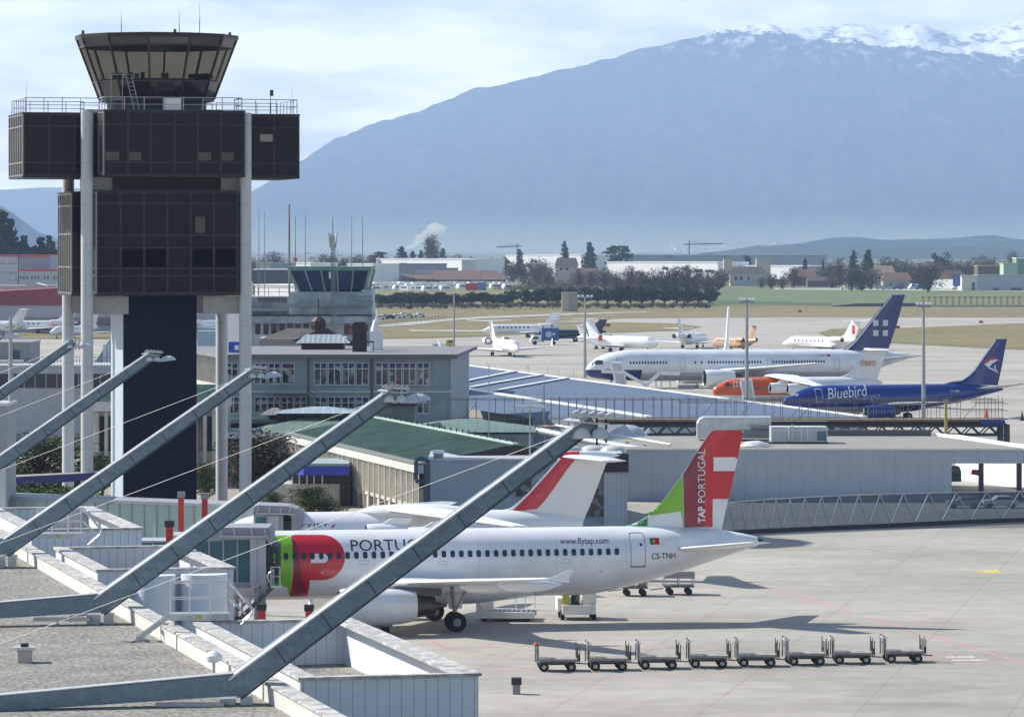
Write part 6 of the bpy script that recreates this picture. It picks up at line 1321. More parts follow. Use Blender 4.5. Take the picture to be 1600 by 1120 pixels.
for t_ in (.03,.06,.15,.27,.275,.33,.36,.40): p = R1.lerp(R2,t_)+dn; ant.tube(p, p+Vector((0,0,1.3)), .03, n=4)
ant.build('lightning_rods', GREYM, br2)
# ===== grey building with flat gravel roof
Dg = 376; kg = F/Dg
GB = thing('flat_roofed_pier', 'long low grey metal building with a gravel roof and an open bay at the right', 'building', XD(945, Dg))
def gx(px, D=Dg): return (px-800)/F*D - (945-800)/F*Dg
zg = ZD(704, Dg)
clad = seam_mat('grey_pier_cladding', (.38,.43,.50), 1.05, axis=0, width=.05, dark=.8, rough=.5, metal=.1, var=.06)
w = MB().box(gx(945), gx(1487), 0, 26, 0, zg-.004); w.box(gx(1487), gx(1760), 0, .8, ZD(724,Dg), zg-.004)
w.build('wall', clad, GB)
MB().prism([(gx(940)-.1,-.12,zg),(gx(1762),-.12,zg),(gx(1762),.95,zg),(gx(1622),.95,zg),(gx(1487)+1.6,26.2,zg),(gx(940)-.1,26.2,zg)],(0,0,.12)).build('roof_edge', mat('pale_roof_edge',(.45,.47,.50),rough=.5), GB)
MB().prism([(gx(944),.4,zg+.124),(gx(1600),.4,zg+.124),(gx(1487)+1.1,25.7,zg+.124),(gx(944),25.7,zg+.124)],(0,0,.036)).build('gravel_roof', GRAVEL, GB)
MB().box(gx(1288), gx(1482)+1, 25.6, 26.1, zg+.165, zg+.75).build('dark_parapet', mat('dark_parapet_metal',(.10,.11,.12),rough=.5), GB)
MB().bar((gx(1487)+1.3,25.8,zg+.3),(gx(1620)-.5,.6,zg+.3),.3,.3).build('white_parapet', WHITE, GB)
for px in (1533.5, 1593): MB().box(gx(px)-.22, gx(px)+.22, .1, .5, 0, ZD(724,Dg)-.004).build('post', mat('navy_post',(.03,.035,.09)), GB)
for px, wpx in ((912,20),(936,5)): pass
lt = thing('grey_shed', 'grey blue metal shed with a glazed corner behind the T tailed jet', 'shed', XD(808, 339)); kl = F/339
MB().box((670-808)/kl, (975-808)/kl, 0, 14, 0, ZD(719.5,339)).build('wall', seam_mat('shed_cladding',(.33,.38,.44),3.3,axis=0,width=.05,dark=.85,rough=.5,var=.06), lt)
MB().box((668-808)/kl, (977-808)/kl, -.1, 14.1, ZD(719.4,339), ZD(717,339)).build('roof_edge', mat('pale_roof_edge'), lt) if False else MB().box((668-808)/kl, (977-808)/kl, -.1, 14.1, ZD(719.4,339), ZD(717.4,339)).build('roof_edge', MATS['pale_roof_edge'], lt)
for i, (a, b) in enumerate(((806,818),(820,830),(913,921),(923,943))):
    win(lt, (a-808)/kl, (b-808)/kl, ZD(775 if i < 2 else 806,339), ZD(747 if i < 2 else 738,339), 0, 1, tr=ZD(762,339), blind=False, fr=GREYM)
ribp = MB().box((944-808)/kl,(980-808)/kl,-.3,-.004,0,ZD(737,339)).build('ribbed_panel', seam_mat('white_ribbed_panel',(.50,.52,.55),.35,axis=0,width=.06,dark=.75,var=.05), lt)
MB().box((925-808)/kl,(982-808)/kl,-.5,-.31,ZD(737,339),ZD(708,339)).build('brown_corner_fascia', BROWNF, lt)
MB().box((838-808)/kl,(858-808)/kl,-.2,-.004,ZD(738,339),ZD(720,339)).build('louvre', GREYM, lt)
# big blue duct on the corner of the finned hall
dk = thing('blue_duct', 'dark blue bent ventilation duct at the corner of the finned hall', 'duct', XD(652, 335)); kd = F/335
P_ = [((19)/kl,0,ZD(722,335)),((10)/kd,0,ZD(716,335)),((0)/kd,0,ZD(716,335)),((-2)/kd,0,ZD(720,335)),((-2)/kd,0,ZD(750,335)),((2)/kd,0,ZD(753,335)),((14)/kd,0,ZD(753,335))]
MB().path(P_, .17, n=10).tube(((15)/kd,.1,0),((15)/kd,.1,ZD(724,335)),.28,n=10).build('duct', mat('slate_blue_duct',(.06,.08,.13),rough=.4,metal=.3), dk)
vt2 = thing('roof_vent', 'round white vent standing on the near corner of the grey shed roof', 'vent', XD(685, 341, ZD(717.4,341))); MB().tube((0,0,0),(0,0,.5),.42,n=16).build('pipe', GREYM, vt2); MB().tube((0,0,.5),(0,0,.75),.55,.45,16).build('cap', WHITE, vt2)
# domes
for i, (px, D) in enumerate(((890,357),(926,360),(958,358))):
    d = thing('skylight_dome', nth(i,3)+' pale skylight dome beside the silver pipe on the shed roof', 'skylight', XD(px, D, ZD(706,D)), 0, 'skylight domes on the shed roof')
    MB().tube((0,0,-.9),(0,0,0),.95,n=18).build('curb', GREYM, d); MB().loft([[Vector((1.15*math.cos(t)*math.cos(a),1.15*math.cos(t)*math.sin(a),.62*math.sin(t))) for a in [2*math.pi*j/18 for j in range(18)]] for t in (0,.35,.7,1.05,1.4,1.55)]).build('dome', mat('milky_dome',(.55,.56,.55),rough=.3,var=.1), d, smooth=True)
sp_ = thing('silver_pipe', 'long silver insulated pipe crossing the flat roofs', 'pipe', (0,0,0))
pa = [XD(842,392,ZD(673,392)), XD(935,384,ZD(692,384)), XD(1010,380,ZD(704,380)), XD(1062,378,ZD(712,378))]
SILV = mat('silver_insulation', (.55,.58,.60), rough=.35, metal=.5, var=.2, scale=1.5)
MB().tube(pa[0],pa[1],.36,n=12).tube(pa[1],pa[3],.40,n=12).build('pipe', SILV, sp_, smooth=True)
MB().tube(pa[0]+Vector((1.6,0,.5)),pa[2]+Vector((2.2,0,.55)),.13,n=8).build('thin_pipe', SILV, sp_)
cp = MB()
for i in range(9): p = pa[0].lerp(pa[3],i/8); q_ = pa[0].lerp(pa[3],i/8+.006); cp.tube(p,q_,.46,n=12)
cp.build('pipe_collars', GREYM, sp_)
for t_ in (.15,.45,.75): p = pa[0].lerp(pa[3],t_); MB().tube((p.x,p.y,p.z-.3),(p.x,p.y,zg),.08,n=6).build('support', GREYM, sp_)
sp2 = thing('silver_pipe', 'thin pale pipe to the left of the white rooftop machine', 'pipe', (0,0,0)); a = XD(998,392,ZD(690,392)); b = XD(1090,388,ZD(707,388)); MB().tube(a,b,.16,n=8).build('pipe', SILV, sp2); MB().tube(a+Vector((0,0,-1.2)),a,.08,n=6).build('support', GREYM, sp2)
rn = thing('rounded_duct', 'rounded silver air duct behind the red and green tail', 'duct', XD(1140, 392, zg+.16)); kr = F/392
arch = [((1090-1140)/kr, .2),((1090-1140)/kr, 1.6),((1094-1140)/kr,2.0),((1100-1140)/kr,2.2),((1205-1140)/kr,2.2),((1205-1140)/kr,.2)]
MB().prism([(x,0,z) for x,z in arch],(0,3,0)).build('casing', SILV, rn); MB().box((1140-1140)/kr,(1204-1140)/kr,-.25,-.005,.3,1.0).tube((2,-.3,1.3),(3.8,-.3,1.3),.3,n=10).build('fan_unit', GREYM, rn)
hv = thing('rooftop_unit', 'large white boxy ventilation unit on the gravel roof', 'ventilation unit', XD(1249, 386, zg+.16)); kh = F/386
MB().box((1205-1249)/kh,(1292.5-1249)/kh,0,3,.15,ZD(667,386)-zg-.16).build('casing', mat('unit_panels',(.48,.51,.55),rough=.45,var=.05), hv)
fr_ = MB()
for px in (1205.5,1227,1231,1252,1262,1292): fr_.box((px-1249)/kh-.04,(px-1249)/kh+.04,-.06,-.003,.15,ZD(667,386)-zg-.2)
for z in (.25,1.25,2.1): fr_.box(-2.6,2.6,-.05,-.002,z-.03,z+.03)
fr_.build('panel_frame', WHITE, hv); MB().box(1.65,2.5,-.07,-.055,.3,1.15).build('grille', mat('blue_grille',(.12,.17,.25)), hv); MB().bar((-.7,-.3,.2),(-.7,-.3,1.8),.12,.12).tube((-.95,-.3,.3),(-.95,-.3,1.5),.1,n=8).build('pipework', SILV, hv)
MB().box(-3.2,2.7,-.5,3.3,-.0,.148).build('base_frame', DARKM, hv)
wt_ = thing('white_tarpaulin', 'crumpled white sheet beside the rooftop unit', 'tarpaulin', XD(1180, 380, zg+.17)); random.seed(2)
MB().loft([[Vector((1.6*s*math.cos(a)*(1+.15*math.sin(3*a)), .7*s*math.sin(a), .5*(1-s*s)+random.uniform(0,.08))) for a in [2*math.pi*j/14 for j in range(14)]] for s in (1,.75,.5,.25,.05)]).build('sheet', WHITE, wt_); wt_['label'] = 'crumpled white sheet on the gravel roof between the tail fin and the rooftop unit'
# seen through the open bay
wl3 = thing('corrugated_wall', 'white corrugated wall seen through the open bay', 'wall', XD(1492, 414)); MB().prism([(-5,2,0),(0,0,0),(4.6,-24,0),(4.8,-24,0),(.2,.3,0),(-5,2.3,0)],(0,0,4.3)).build('wall', seam_mat('white_corrugated',(.80,.80,.79),.35,axis=2,width=.05,dark=.85,rough=.5,var=.04), wl3)
# ===== scaffolded walkway with truss
Dq = 430; kq = F/Dq
SW = thing('scaffolded_walkway', 'raised steel walkway wrapped in scaffolding in front of the blue roof', 'walkway', XD(1140, Dq))
def qx(px): return (px-1140)/kq
def qz(py): return ZD(py, Dq)
RUST = mat('scaffold_tube', (.19,.17,.15), rough=.6, metal=.3, var=.35, scale=1.5); DSTEEL = mat('dark_green_steel', (.035,.05,.06), rough=.5, var=.2)
MB().box(qx(930), qx(1560), -1.6, 1.6, qz(657), qz(654.5)).build('deck', mat('timber_boards',(.34,.24,.16),rough=.8,var=.25,scale=.8), SW)
MB().box(qx(935), qx(1568), -1.5, 1.5, qz(662), qz(657)-.005).build('deck_beam', mat('black_beam',(.015,.015,.018)), SW)
tr = MB()
for y in (-1.3, 1.3):
    tr.bar((qx(975),y,qz(665)),(qx(1566),y,qz(665)),.22,.22).bar((qx(985),y,qz(679)),(qx(1566),y,qz(679)),.2,.2)
    x = 985; i = 0
    while x < 1560:
        a, b = (qz(665), qz(679)) if i % 2 == 0 else (qz(679), qz(665)); tr.bar((qx(x),y,a),(qx(min(x+14,1562)),y,b),.13,.13); x += 14; i += 1
tr.build('truss', DSTEEL, SW)
for px in (1300, 1563, 1573):
    for y in (-1.3,1.3): MB().bar((qx(px),y,0),(qx(px),y,qz(662)),.3,.3).build('leg', DSTEEL, SW)
MB().box(qx(1530),qx(1567),-1.9,-1.61,qz(662),qz(655)).build('blue_sheet', mat('blue_tarpaulin',(.02,.05,.25)), SW)
sc = MB(); random.seed(11); x = 700
while x < 1572:
    far = x < 930
    t0 = 623 + random.uniform(-4,1); b0 = 657
    if x < 760: t0 += 2
    for y in (-1.7, 1.7): sc.tube((qx(x),y,qz(b0+ (12 if far else 0))),(qx(x),y,qz(t0)),.032,n=5)
    sc.tube((qx(x),-1.7,qz(655)),(qx(x),1.7,qz(655)),.04,n=4)
    x += random.choice((13,14,16,30)) if x < 1530 else 11
for y in (-1.75, 1.75):
    for yy, a, b in ((623.5,700,1555),(654,700,1572),(640,1500,1572),(629,1520,1572),(628,1060,1500)): sc.tube((qx(a),y,qz(yy)),(qx(b),y,qz(yy)),.032,n=5)
for px in (722,892,1090,1150,1230,1245,1340,1500): sc.tube((qx(px),-1.8,qz(655)),(qx(px+22),-1.8,qz(630)),.04,n=4)
sc.build('scaffolding', RUST, SW)
MB().box(qx(700),qx(930),-1.6,1.6,qz(668),qz(665)).build('lower_deck', MATS['timber_boards'], SW)
MB().box(qx(975), qx(1300), -1.0, 2, qz(684), qz(664)).build('dim_wall', BLG, SW) if False else None
yp = thing('yellow_post', 'yellow post standing beside the scaffolded walkway', 'post', XD(1478, 426)); MB().box(-.15,.15,-.15,.15,0,ZD(628,426)).build('post', mat('dull_yellow',(.42,.36,.12)), yp); MB().cbox((0,0,ZD(628,426)+.1),(.5,.4,.25)).build('head', GREYM, yp)
wn2 = thing('white_container', 'white container under the walkway truss', 'container', XD(1442, 462)); MB().box(-1.6,1.6,0,2.4,0,2.2).build('body', WHITE, wn2); MB().box(-1.0,-.2,-.03,-.004,.2,1.7).build('door', GREYM, wn2)
# ===== curved glass screen
def polyline_pts(tab, xs): return [(x, interp(tab, x)) for x in xs]
GS = thing('glass_blast_screen', 'curved glass and steel screen with leaning struts along the apron road', 'glass fence', (0,0,0))
base = [(1112,829),(1135,828),(1180,826),(1240,823),(1310,820),(1375,817.5),(1440,814.5),(1500,811.5),(1600,808),(1720,806)]
top = [(1112,789),(1144,784.5),(1200,780),(1270,776),(1330,773.5),(1390,771.5),(1500,769),(1600,767.5),(1720,766.5)]
xs = []; x = 1112.0
while x < 1720: xs.append(x); x += 9 + max(0, (x-1180))*.045
B_ = [G(x, interp(base, x), .35) for x in xs]; T_ = [Vector((b.x, b.y, ZD(interp(top, x), b.y))) for b, x in zip(B_, xs)]
gm = MB()
for i in range(len(xs)-1): gm.add([B_[i],B_[i+1],T_[i+1],T_[i]],[(0,1,2,3)])
SCREENG = clear_glass('dusty_screen_glass', (.08,.12,.17), .40, (.42,.50,.62)); gm.build('glass_panes', SCREENG, GS, fix=False)
st = MB(); th = Vector((0,-.12,0))
for i in range(len(xs)-1):
    if i % 2 == 0: st.bar(B_[i]+th, T_[i+1]+th, .07, .07)
    else: st.bar(T_[i]+th, B_[i+1]+th, .07, .07)
    st.bar(T_[i]+th*.5, T_[i+1]+th*.5, .1, .08); st.bar(B_[i]+th*.5, B_[i+1]+th*.5, .1, .08)
st.build('struts', mat('pale_strut',(.42,.44,.44),rough=.5,metal=.2,var=.15), GS)
kb = MB()
for i in range(len(xs)-1):
    a, b = B_[i].copy(), B_[i+1].copy(); a.z = .17; b.z = .17; kb.bar(a, b, .5, .33)
kb.build('kerb', mat('dark_kerb',(.06,.06,.06),rough=.9), GS)
# ---------------------------------------------------------------- left middle distance
def box_at(name, label, cat, x0, x1, yt, D, m, depth=12, cap=None, group=None):
    t = thing(name, label, cat, XD((x0+x1)/2, D), 0, group); w = (x1-x0)/2/F*D; zt = ZD(yt, D)
    MB().box(-w, w, 0, depth, 0, zt).build('wall', m, t)
    if cap: MB().box(-w-.1, w+.1, -.1, depth+.1, zt+.003, zt+.2).build('roof_edge', cap, t)
    return t, zt, (lambda px: (px-(x0+x1)/2)/F*D), (lambda py: ZD(py, D))
t, zt, X_, Z_ = box_at('terrace_building', 'long low terrace building with dark windows behind the tower columns', 'building', -60, 192, 573, 470, mat('terrace_wall',(.36,.40,.44),var=.12), 10, mat('pale_coping',(.48,.50,.52)))
MB().box(X_(-60),X_(192),-.06,-.003,Z_(606),Z_(584)).build('window_band', mat('dark_band',(.025,.03,.045),rough=.2), t)
for i in range(10): MB().box(X_(20+17*i),X_(22+17*i),-.12,-.062,Z_(606),Z_(584)).build('mullion', GREYM, t)
rz = MB(); rail_line(rz, (X_(45),1,zt+.2), (X_(176),1,zt+.2), .9, .03, .35); rz.build('roof_fence', GREYM, t)
t, zt, X_, Z_ = box_at('grey_block', 'grey concrete block with one dark window at the left edge', 'building', -40, 47, 537, 478, mat('block_concrete',(.24,.25,.26),var=.2), 10, GREYM)
MB().box(X_(20),X_(31),-.05,-.003,Z_(562),Z_(547)).build('window', mat('slate_window',(.05,.08,.12)), t)
# blue covered stair
bs_ = thing('stair_tower', 'light blue sloping covered stair between the tower columns', 'stairs', XD(163, 490)); k = F/490
MB().prism([(-15/k,0,ZD(566,490)),(14/k,0,ZD(522,490)),(14/k,0,ZD(570,490)),(-15/k,0,ZD(571,490))],(0,1.5,0)).build('blue_side', mat('light_blue_panel',(.28,.42,.52),var=.1), bs_); MB().box(-2/k,3/k,-.1,-.004,ZD(568,490),ZD(538,490)).box(5/k,8/k,-.1,-.004,ZD(568,490),ZD(538,490)).build('posts', WHITE, bs_); MB().box(-15/k,15/k,0,1.5,0,ZD(571,490)).build('base', GREYM, bs_)
# brown roofed loading shed
ls_ = thing('loading_shed', 'brown roofed loading shed with open dark bays behind the struts', 'shed', XD(60, 492)); k = F/492
Zl = lambda y: ZD(y,492); Xl = lambda x: (x-60)/k
MB().box(Xl(18), Xl(128), 5, 5.3, 0, Zl(640)).build('back_wall', mat('bay_dark',(.02,.022,.03)), ls_)
MB().add([(Xl(19),0,Zl(616)),(Xl(128),-2,Zl(646)),(Xl(128),9,Zl(646)+1.2),(Xl(40),9,Zl(616)+1.0),(Xl(19),0,Zl(616)-.25),(Xl(128),-2,Zl(646)-.25)],[(0,1,2,3),(0,1,5,4)]).build('roof', seam_mat('rusty_brown_roof',(.13,.075,.065),.8,axis=0,width=.08,dark=.75,rough=.7,var=.3), ls_)
for i in range(7): MB().box(Xl(20+16*i),Xl(21.5+16*i),.2,.35,0,Zl(622+4.2*i)).build('post', WHITE if i % 2 else GREYM, ls_)
sg = thing('yellow_sign', 'small orange yellow sign hanging in the loading shed', 'sign', XD(68.5, 489, ZD(641,489))); MB().box(-.25,.25,0,.06,0,.6).build('board', mat('sign_orange',(.55,.30,.03)), sg); MB().box(-.12,.12,-.02,-.003,.15,.42).build('mark', REDP, sg)
vehicle('van', 'yellow', 'yellow delivery van half hidden by a strut under the loading shed', XD(36, 486), 3.2, 1.0, None, 'van', 'delivery_van'); 
vehicle('car', 'dark', 'dark car in front of the yellow van', XD(50, 478), .2, .8, None, 'car', 'parked_car')
# pale colonnaded building behind the columns
t, zt, X_, Z_ = box_at('colonnade_building', 'cream building with tall pilasters and a green roof edge between the columns', 'building', 145, 345, 628, 400, CREAM, 14)
MB().box(X_(143),X_(347),-.8,14,Z_(642),Z_(627)).build('fascia', mat('white_fascia_paint'), t)
MB().add([(X_(143),-.8,zt+.1),(X_(347),-.8,zt+.1),(X_(340),6,zt+1.5),(X_(148),6,zt+1.5)],[(0,1,2,3)]).build('roof', GREENR2, t)
for i in range(14): MB().box(X_(150+14*i),X_(155+14*i),-.5,-.003,0,Z_(643)).build('pilaster', FINC, t)
for i in range(13): MB().box(X_(156+14*i),X_(163+14*i),-.04,-.003,Z_(705),Z_(650)).build('window', WINDOW, t)
# canopies
c1 = thing('entrance_canopy', 'dark blue fascia canopy with a pale flat top at the left', 'canopy', XD(80, 330)); k = F/330
MB().prism([(-150/k,0,ZD(771,330)),(60/k,6,ZD(748,336)),(60/k,6,ZD(738,336)),(-150/k,0,ZD(750,330))],(0,.2,0)).build('fascia', mat('royal_blue_fascia',(.03,.035,.17),rough=.5), c1)
MB().add([(-150/k,.2,ZD(750,330)),(60/k,6.2,ZD(738,336)),(60/k,8,ZD(738,336)),(-150/k,8,ZD(745,338))],[(0,1,2,3)]).build('top', GRAVEL, c1)
for x in (-60,-20,20): MB().tube((x/k,2,0),(x/k,2,ZD(755,332)),.12,n=8).build('post', GREYM, c1)
c2 = thing('blue_canopy_building', 'concrete kiosk with a bright blue canopy between the trees and the finned hall', 'building', XD(505, 368)); k = F/368
Z2 = lambda y: ZD(y,368); Xk = lambda x: (x-505)/k
MB().box(Xk(398),Xk(530),1.2,10,0,Z2(757)).build('wall', CREAM, c2); MB().box(Xk(455),Xk(546),1.5,9,Z2(757)+.004,Z2(740)).build('dark_storey', mat('kiosk_glass',(.05,.05,.05),rough=.2), c2); MB().box(Xk(530.5),Xk(547),1.1,9,0,Z2(757)).build('side_block', mat('dark_block',(.04,.04,.042)), c2)
MB().prism([(Xk(475),-.6,0),(Xk(546),-.6,0),(Xk(546),9,0),(Xk(446),9,0),(Xk(446),3,0)],(0,0,Z2(728)-Z2(742))).build('canopy', mat('bright_blue_fascia',(.035,.05,.42),rough=.4), c2); 
for ch in c2.children:
    if ch.name == 'canopy' or (ch.name.startswith('canopy.') ): ch.location.z = Z2(742)
MB().prism([(Xk(476),-.5,0),(Xk(545),-.5,0),(Xk(545),8.8,0),(Xk(448),8.8,0),(Xk(448),3,0)],(0,0,.25)).build('canopy_top', mat('pale_canopy_top',(.30,.36,.38)), c2)
for ch in c2.children:
    if ch.name.startswith('canopy_top'): ch.location.z = Z2(728)+.003
for x in (455,466,478,489,502): MB().box(Xk(x),Xk(x+1.5),.9,1.1,Z2(757),Z2(742)).build('post', WHITE, c2)
for x in (480,496,512): MB().box(Xk(x),Xk(x)+.05,1.14,1.197,0,Z2(757)).build('joint', GREYM, c2)
# bright blue container and pale wall seen between the columns
bc = thing('blue_container', 'bright blue unit with a small white sign on the green roof between the columns', 'container', XD(366, 436, 11.9)); MB().box(-.6,.6,0,1,0,1.1).box(-.35,.75,-.3,0,0,.7).build('body', mat('vivid_blue',(.02,.10,.45)), bc); MB().box(.05,.5,-.35,-.305,.25,.75).build('sign', WHITE, bc)
t, zt, X_, Z_ = box_at('pale_blue_hut', 'pale blue flat wall between the right tower columns', 'building', 308, 336, 517, 560, mat('light_blue_panel'), 5)
t, zt, X_, Z_ = box_at('white_wall_building', 'white windowless wall glimpsed between the right tower columns', 'building', 350, 400, 490, 600, WHITE, 5)
# ---- near trees
LOLIVE = leaf_mat('olive_leaves', (.095,.085,.045), (.035,.035,.02), 1.5)
near = [(62,668,801,1.15,375,'large leafy tree between the left strut and the tower columns'),(112,720,808,1.0,372,'rounded leafy tree right of the large one by the tower columns'),(40,742,830,1.3,322,'dark tree crown under the blue canopy at the left'),(100,752,840,1.3,318,'second dark crown under the blue canopy'),(405,665,812,1.15,380,'tall dense tree behind the right tower column'),(440,700,812,1.2,378,'olive tree right of the right tower column'),(322,715,812,.6,372,'narrow dark tree between shaft and right column'),(484,756,820,1.2,352,'small conifer like shrub left of the finned hall'),(508,775,822,1.3,348,'rounded yellow green shrub before the dark block'),(425,765,822,1.2,356,'low dark shrub behind the boarding bridge'),(160,700,812,.7,385,'thin tree between the left columns and the shaft')]
for i, (x, yt, yb, w, D, lab) in enumerate(near):
    h = 23-(yt-385)/F*D; tree('round', 'leafy_tree', lab, on(x,D), h, w*(2.1 if i < 2 else 1.6), LGREEN if i not in (4,5) else LOLIVE, None, i % 4, i*1.3, 5.5, .55)
# ---------------------------------------------------------------- light masts
def mast(label, px, yt, yb, D, r, kind, group='apron light masts'):
    t = thing('light_mast', label, 'light mast', XD(px, D), 0, group); h = ZD(yt, D); MB().tube((0,0,0),(0,0,h),r*1.5,r*.8,8).build('pole', mat('mast_galvanised',(.33,.36,.38),rough=.5,metal=.3,var=.1), t); k = F/D
    if kind == 'head':
        MB().bar((-11/k,0,h-.3),(11/k,0,h-.3),.25,.18).build('cross_arm', GREYM, t)
        for dx in (-11,-5,3,9): MB().prism([(dx/k-.1,-.3,h-.12),(dx/k+3.4/k,-.3,h-.12),(dx/k+3.4/k,.3,h+.1),(dx/k-.1,.3,h+.1)],(0,0,.12)).build('floodlight', ALU, t)
    elif kind == 'T':
        for dx in (-1, 1): MB().loft([[Vector((dx*(.1+a*1.1), .28*math.cos(2*math.pi*i/10), h+.1+.12*math.sin(2*math.pi*i/10))) for i in range(10)] for a in (0,.3,1)]).build('lamp', ALU, t)
        MB().tube((0,0,h-.1),(0,0,h+.25),.12,n=8).build('bracket', ALU, t)
mast('slender mast standing right of the office block', 709.5, 458, 590, 560, .13, 'none'); mast('tall floodlight mast before the nose of the wide-body', 914, 463, 590, 729, .22, 'head'); mast('tall floodlight mast over the orange nose', 1167, 468, 650, 520, .20, 'head'); mast('tall floodlight mast in front of the bright blue freighter', 1443, 475, 665, 500, .20, 'head')
mast('twin armed lamp post above the finned hall roof', 828, 637, 800, 342, .08, 'T', 'twin armed lamp posts'); mast('twin armed lamp post left of the rooftop unit', 1142, 626, 700, 396, .07, 'T', 'twin armed lamp posts'); mast('thin pole above the green wing', 764, 570, 700, 385, .05, 'none'); mast('thin pole rising behind the nearest strut head', 850, 596, 700, 440, .10, 'none')
mast('thick lamp pole at the far left edge', 16.5, 495, 800, 300, .16, 'none'); mast('twin headed lamp post behind the leftmost struts', 14, 566, 700, 345, .07, 'T', 'twin armed lamp posts')
# grey cabin structure far left edge
t, zt, X_, Z_ = box_at('grey_cabin', 'tall grey metal cabin at the left edge above the roof', 'building', -60, 12, 634, 296, seam_mat('grey_cabin_panels',(.30,.33,.36),2.0,axis=0,width=.05,dark=.8), 5, ALU)
t, zt, X_, Z_ = box_at('metal_column', 'narrow pale metal column by the lowest strut at the left edge', 'column', -2, 7, 730, 205, ALU, .4)
# ---------------------------------------------------------------- vehicles on the apron
vehicle('van', 'white', 'white and blue van parked alone right of the small jets', G(1009,537), 2.9, .72, None, 'van', 'parked_van')
yt_ = thing('flatbed_truck', 'yellow green cab flatbed truck on the apron right of the office block', 'truck', G(693,544.5), 0); s_ = 1.0
MB().prism([(2.5,-1,.5),(2.5,-1,1.3),(2.1,-1,2.0),(.6,-1,2.0),(.4,-1,.5)],(0,2,0)).build('cab', CB['yellow'], yt_, bevel=.06); MB().box(-2.6,.35,-1,1,.7,1.15).build('flatbed', ALU, yt_); MB().prism([(1.0,-1.02,1.3),(1.0,-1.02,1.85),(2.0,-1.02,1.85),(2.3,-1.02,1.3)],(0,2.04,0)).build('windows', WINDOW, yt_)
for x in (-1.7,1.6):
    for y in (-1,1): MB().tube((x,y-.12,.42),(x,y+.12,.42),.42,n=12).build('wheel', RUBBER, yt_)
bt = thing('catering_truck', 'blue box truck with a white emblem between the far jets', 'truck', G(850,538.5), R(4)); MB().box(-.6,3.4,-1.2,1.2,1.0,3.9).build('box_body', mat('truck_blue',(.03,.08,.30),rough=.4), bt); MB().prism([(-3.3,-1.1,.6),(-3.2,-1.1,1.2),(-2.6,-1.1,2.1),(-.65,-1.1,2.2),(-.65,-1.1,.6)],(0,2.2,0)).build('cab', WHITE, bt, bevel=.08); MB().box(-.5,-.1,-1.0,1.0,3.95,4.5).build('roof_deck', GREYM, bt)
MB().prism([(-2.9,-1.12,1.3),(-2.5,-1.12,1.9),(-1.4,-1.12,1.95),(-1.4,-1.12,1.3)],(0,2.24,0)).build('windows', WINDOW, bt)
MB().tube((1.0,-1.23,2.4),(1.0,-1.205,2.4),.75,n=16).tube((2.2,-1.23,2.5),(2.2,-1.205,2.5),.4,n=12).build('emblem', mat('pale_emblem',(.45,.52,.62)), bt)
for x in (-2.2,2.2):
    for y in (-1.1,1.1): MB().tube((x,y-.12,.45),(x,y+.12,.45),.45,n=12).build('wheel', RUBBER, bt)
# airstairs at the wide-body nose, conveyor arms beside it
def stairs(label, px, py, w, h, lean, rz=0):
    t = thing('boarding_stairs', label, 'boarding stairs', G(px,py), rz); MB().prism([(-w/2,-.7,.6),(w/2,-.7,.6),(w/2-lean,-.7,h),(-w/2-lean,-.7,h)],(0,1.4,0)).build('side_panels', WHITE, t); MB().prism([(-w/2+.25,-.73,.8),(w/2-.25,-.73,.8),(w/2-lean-.25,-.73,h-.3),(-w/2-lean+.25,-.73,h-.3)],(0,.02,0)).build('steps', mat('stair_grey',(.50,.52,.54)), t); MB().box(-w/2-lean-.9,-w/2-lean,-.8,.8,h-1.2,h-1.05).build('landing', GREYM, t)
    rb = MB(); rail_line(rb, (-w/2-lean-.9,-.75,h-1.0),(-w/2-lean,-.75,h-1.0),1.1,.04,.5); rb.build('railing', WHITE, t)
    for x in (-w/2,w/2): MB().tube((x,-.8,.35),(x,.8,.35),.35,n=10).build('wheels', RUBBER, t)
stairs('white boarding stairs standing at the wide-body front door', 972, 614, 1.9, 4.9, .9); stairs('white boarding stairs in front of the orange nose', 1172, 641, 1.7, 4.4, .6)
cv = thing('conveyor_loader', 'two long white conveyor arms reaching over the roof edge beside the wide-body', 'conveyor loader', G(1010,615)); k = cv.location.y/F
def cl(px, py, y=0): return ((px-1010)*k, y, ZD(py, cv.location.y))
MB().bar(cl(940,580),cl(975,582),.25,.5).bar(cl(975,582),cl(1010,602),.25,.5).build('arm', WHITE, cv); MB().bar(cl(1008,603),cl(1031,583),.3,.5).bar(cl(1031,583),cl(1062,584),.3,.5).build('second_arm', WHITE, cv); MB().box(-.5,3.0,-.6,.6,.3,.9).build('chassis', GREYM, cv)
q_ = MB()
for a in (1025,1033,1047): q_.tube(cl(a,584),cl(a,604),.08,n=5)
q_.build('struts', GREYM, cv)
bx_ = thing('ground_power_unit', 'low grey equipment trolley under the wide-body wing', 'ground equipment', G(1073,612)); MB().box(-1.4,1.2,-.6,.6,.4,1.1).ell((1.5,0,.9),(.5,.4,.4)).build('body', GREYM, bx_)
# orange person sized cone by the walkway
cn = thing('traffic_cone', 'orange cone on the apron right of the blue freighter', 'traffic cone', G(1541,652)); MB().tube((0,0,0),(0,0,1.3),.28,.05,10).box(-.35,.35,-.35,.35,0,.06).build('cone', mat('cone_orange',(.7,.12,.02)), cn)
cn2 = thing('traffic_cone', 'dark cone at the far right edge of the apron', 'traffic cone', G(1597,657)); MB().tube((0,0,0),(0,0,1.2),.3,.05,10).box(-.4,.4,-.4,.4,0,.06).build('cone', DARKM, cn2)
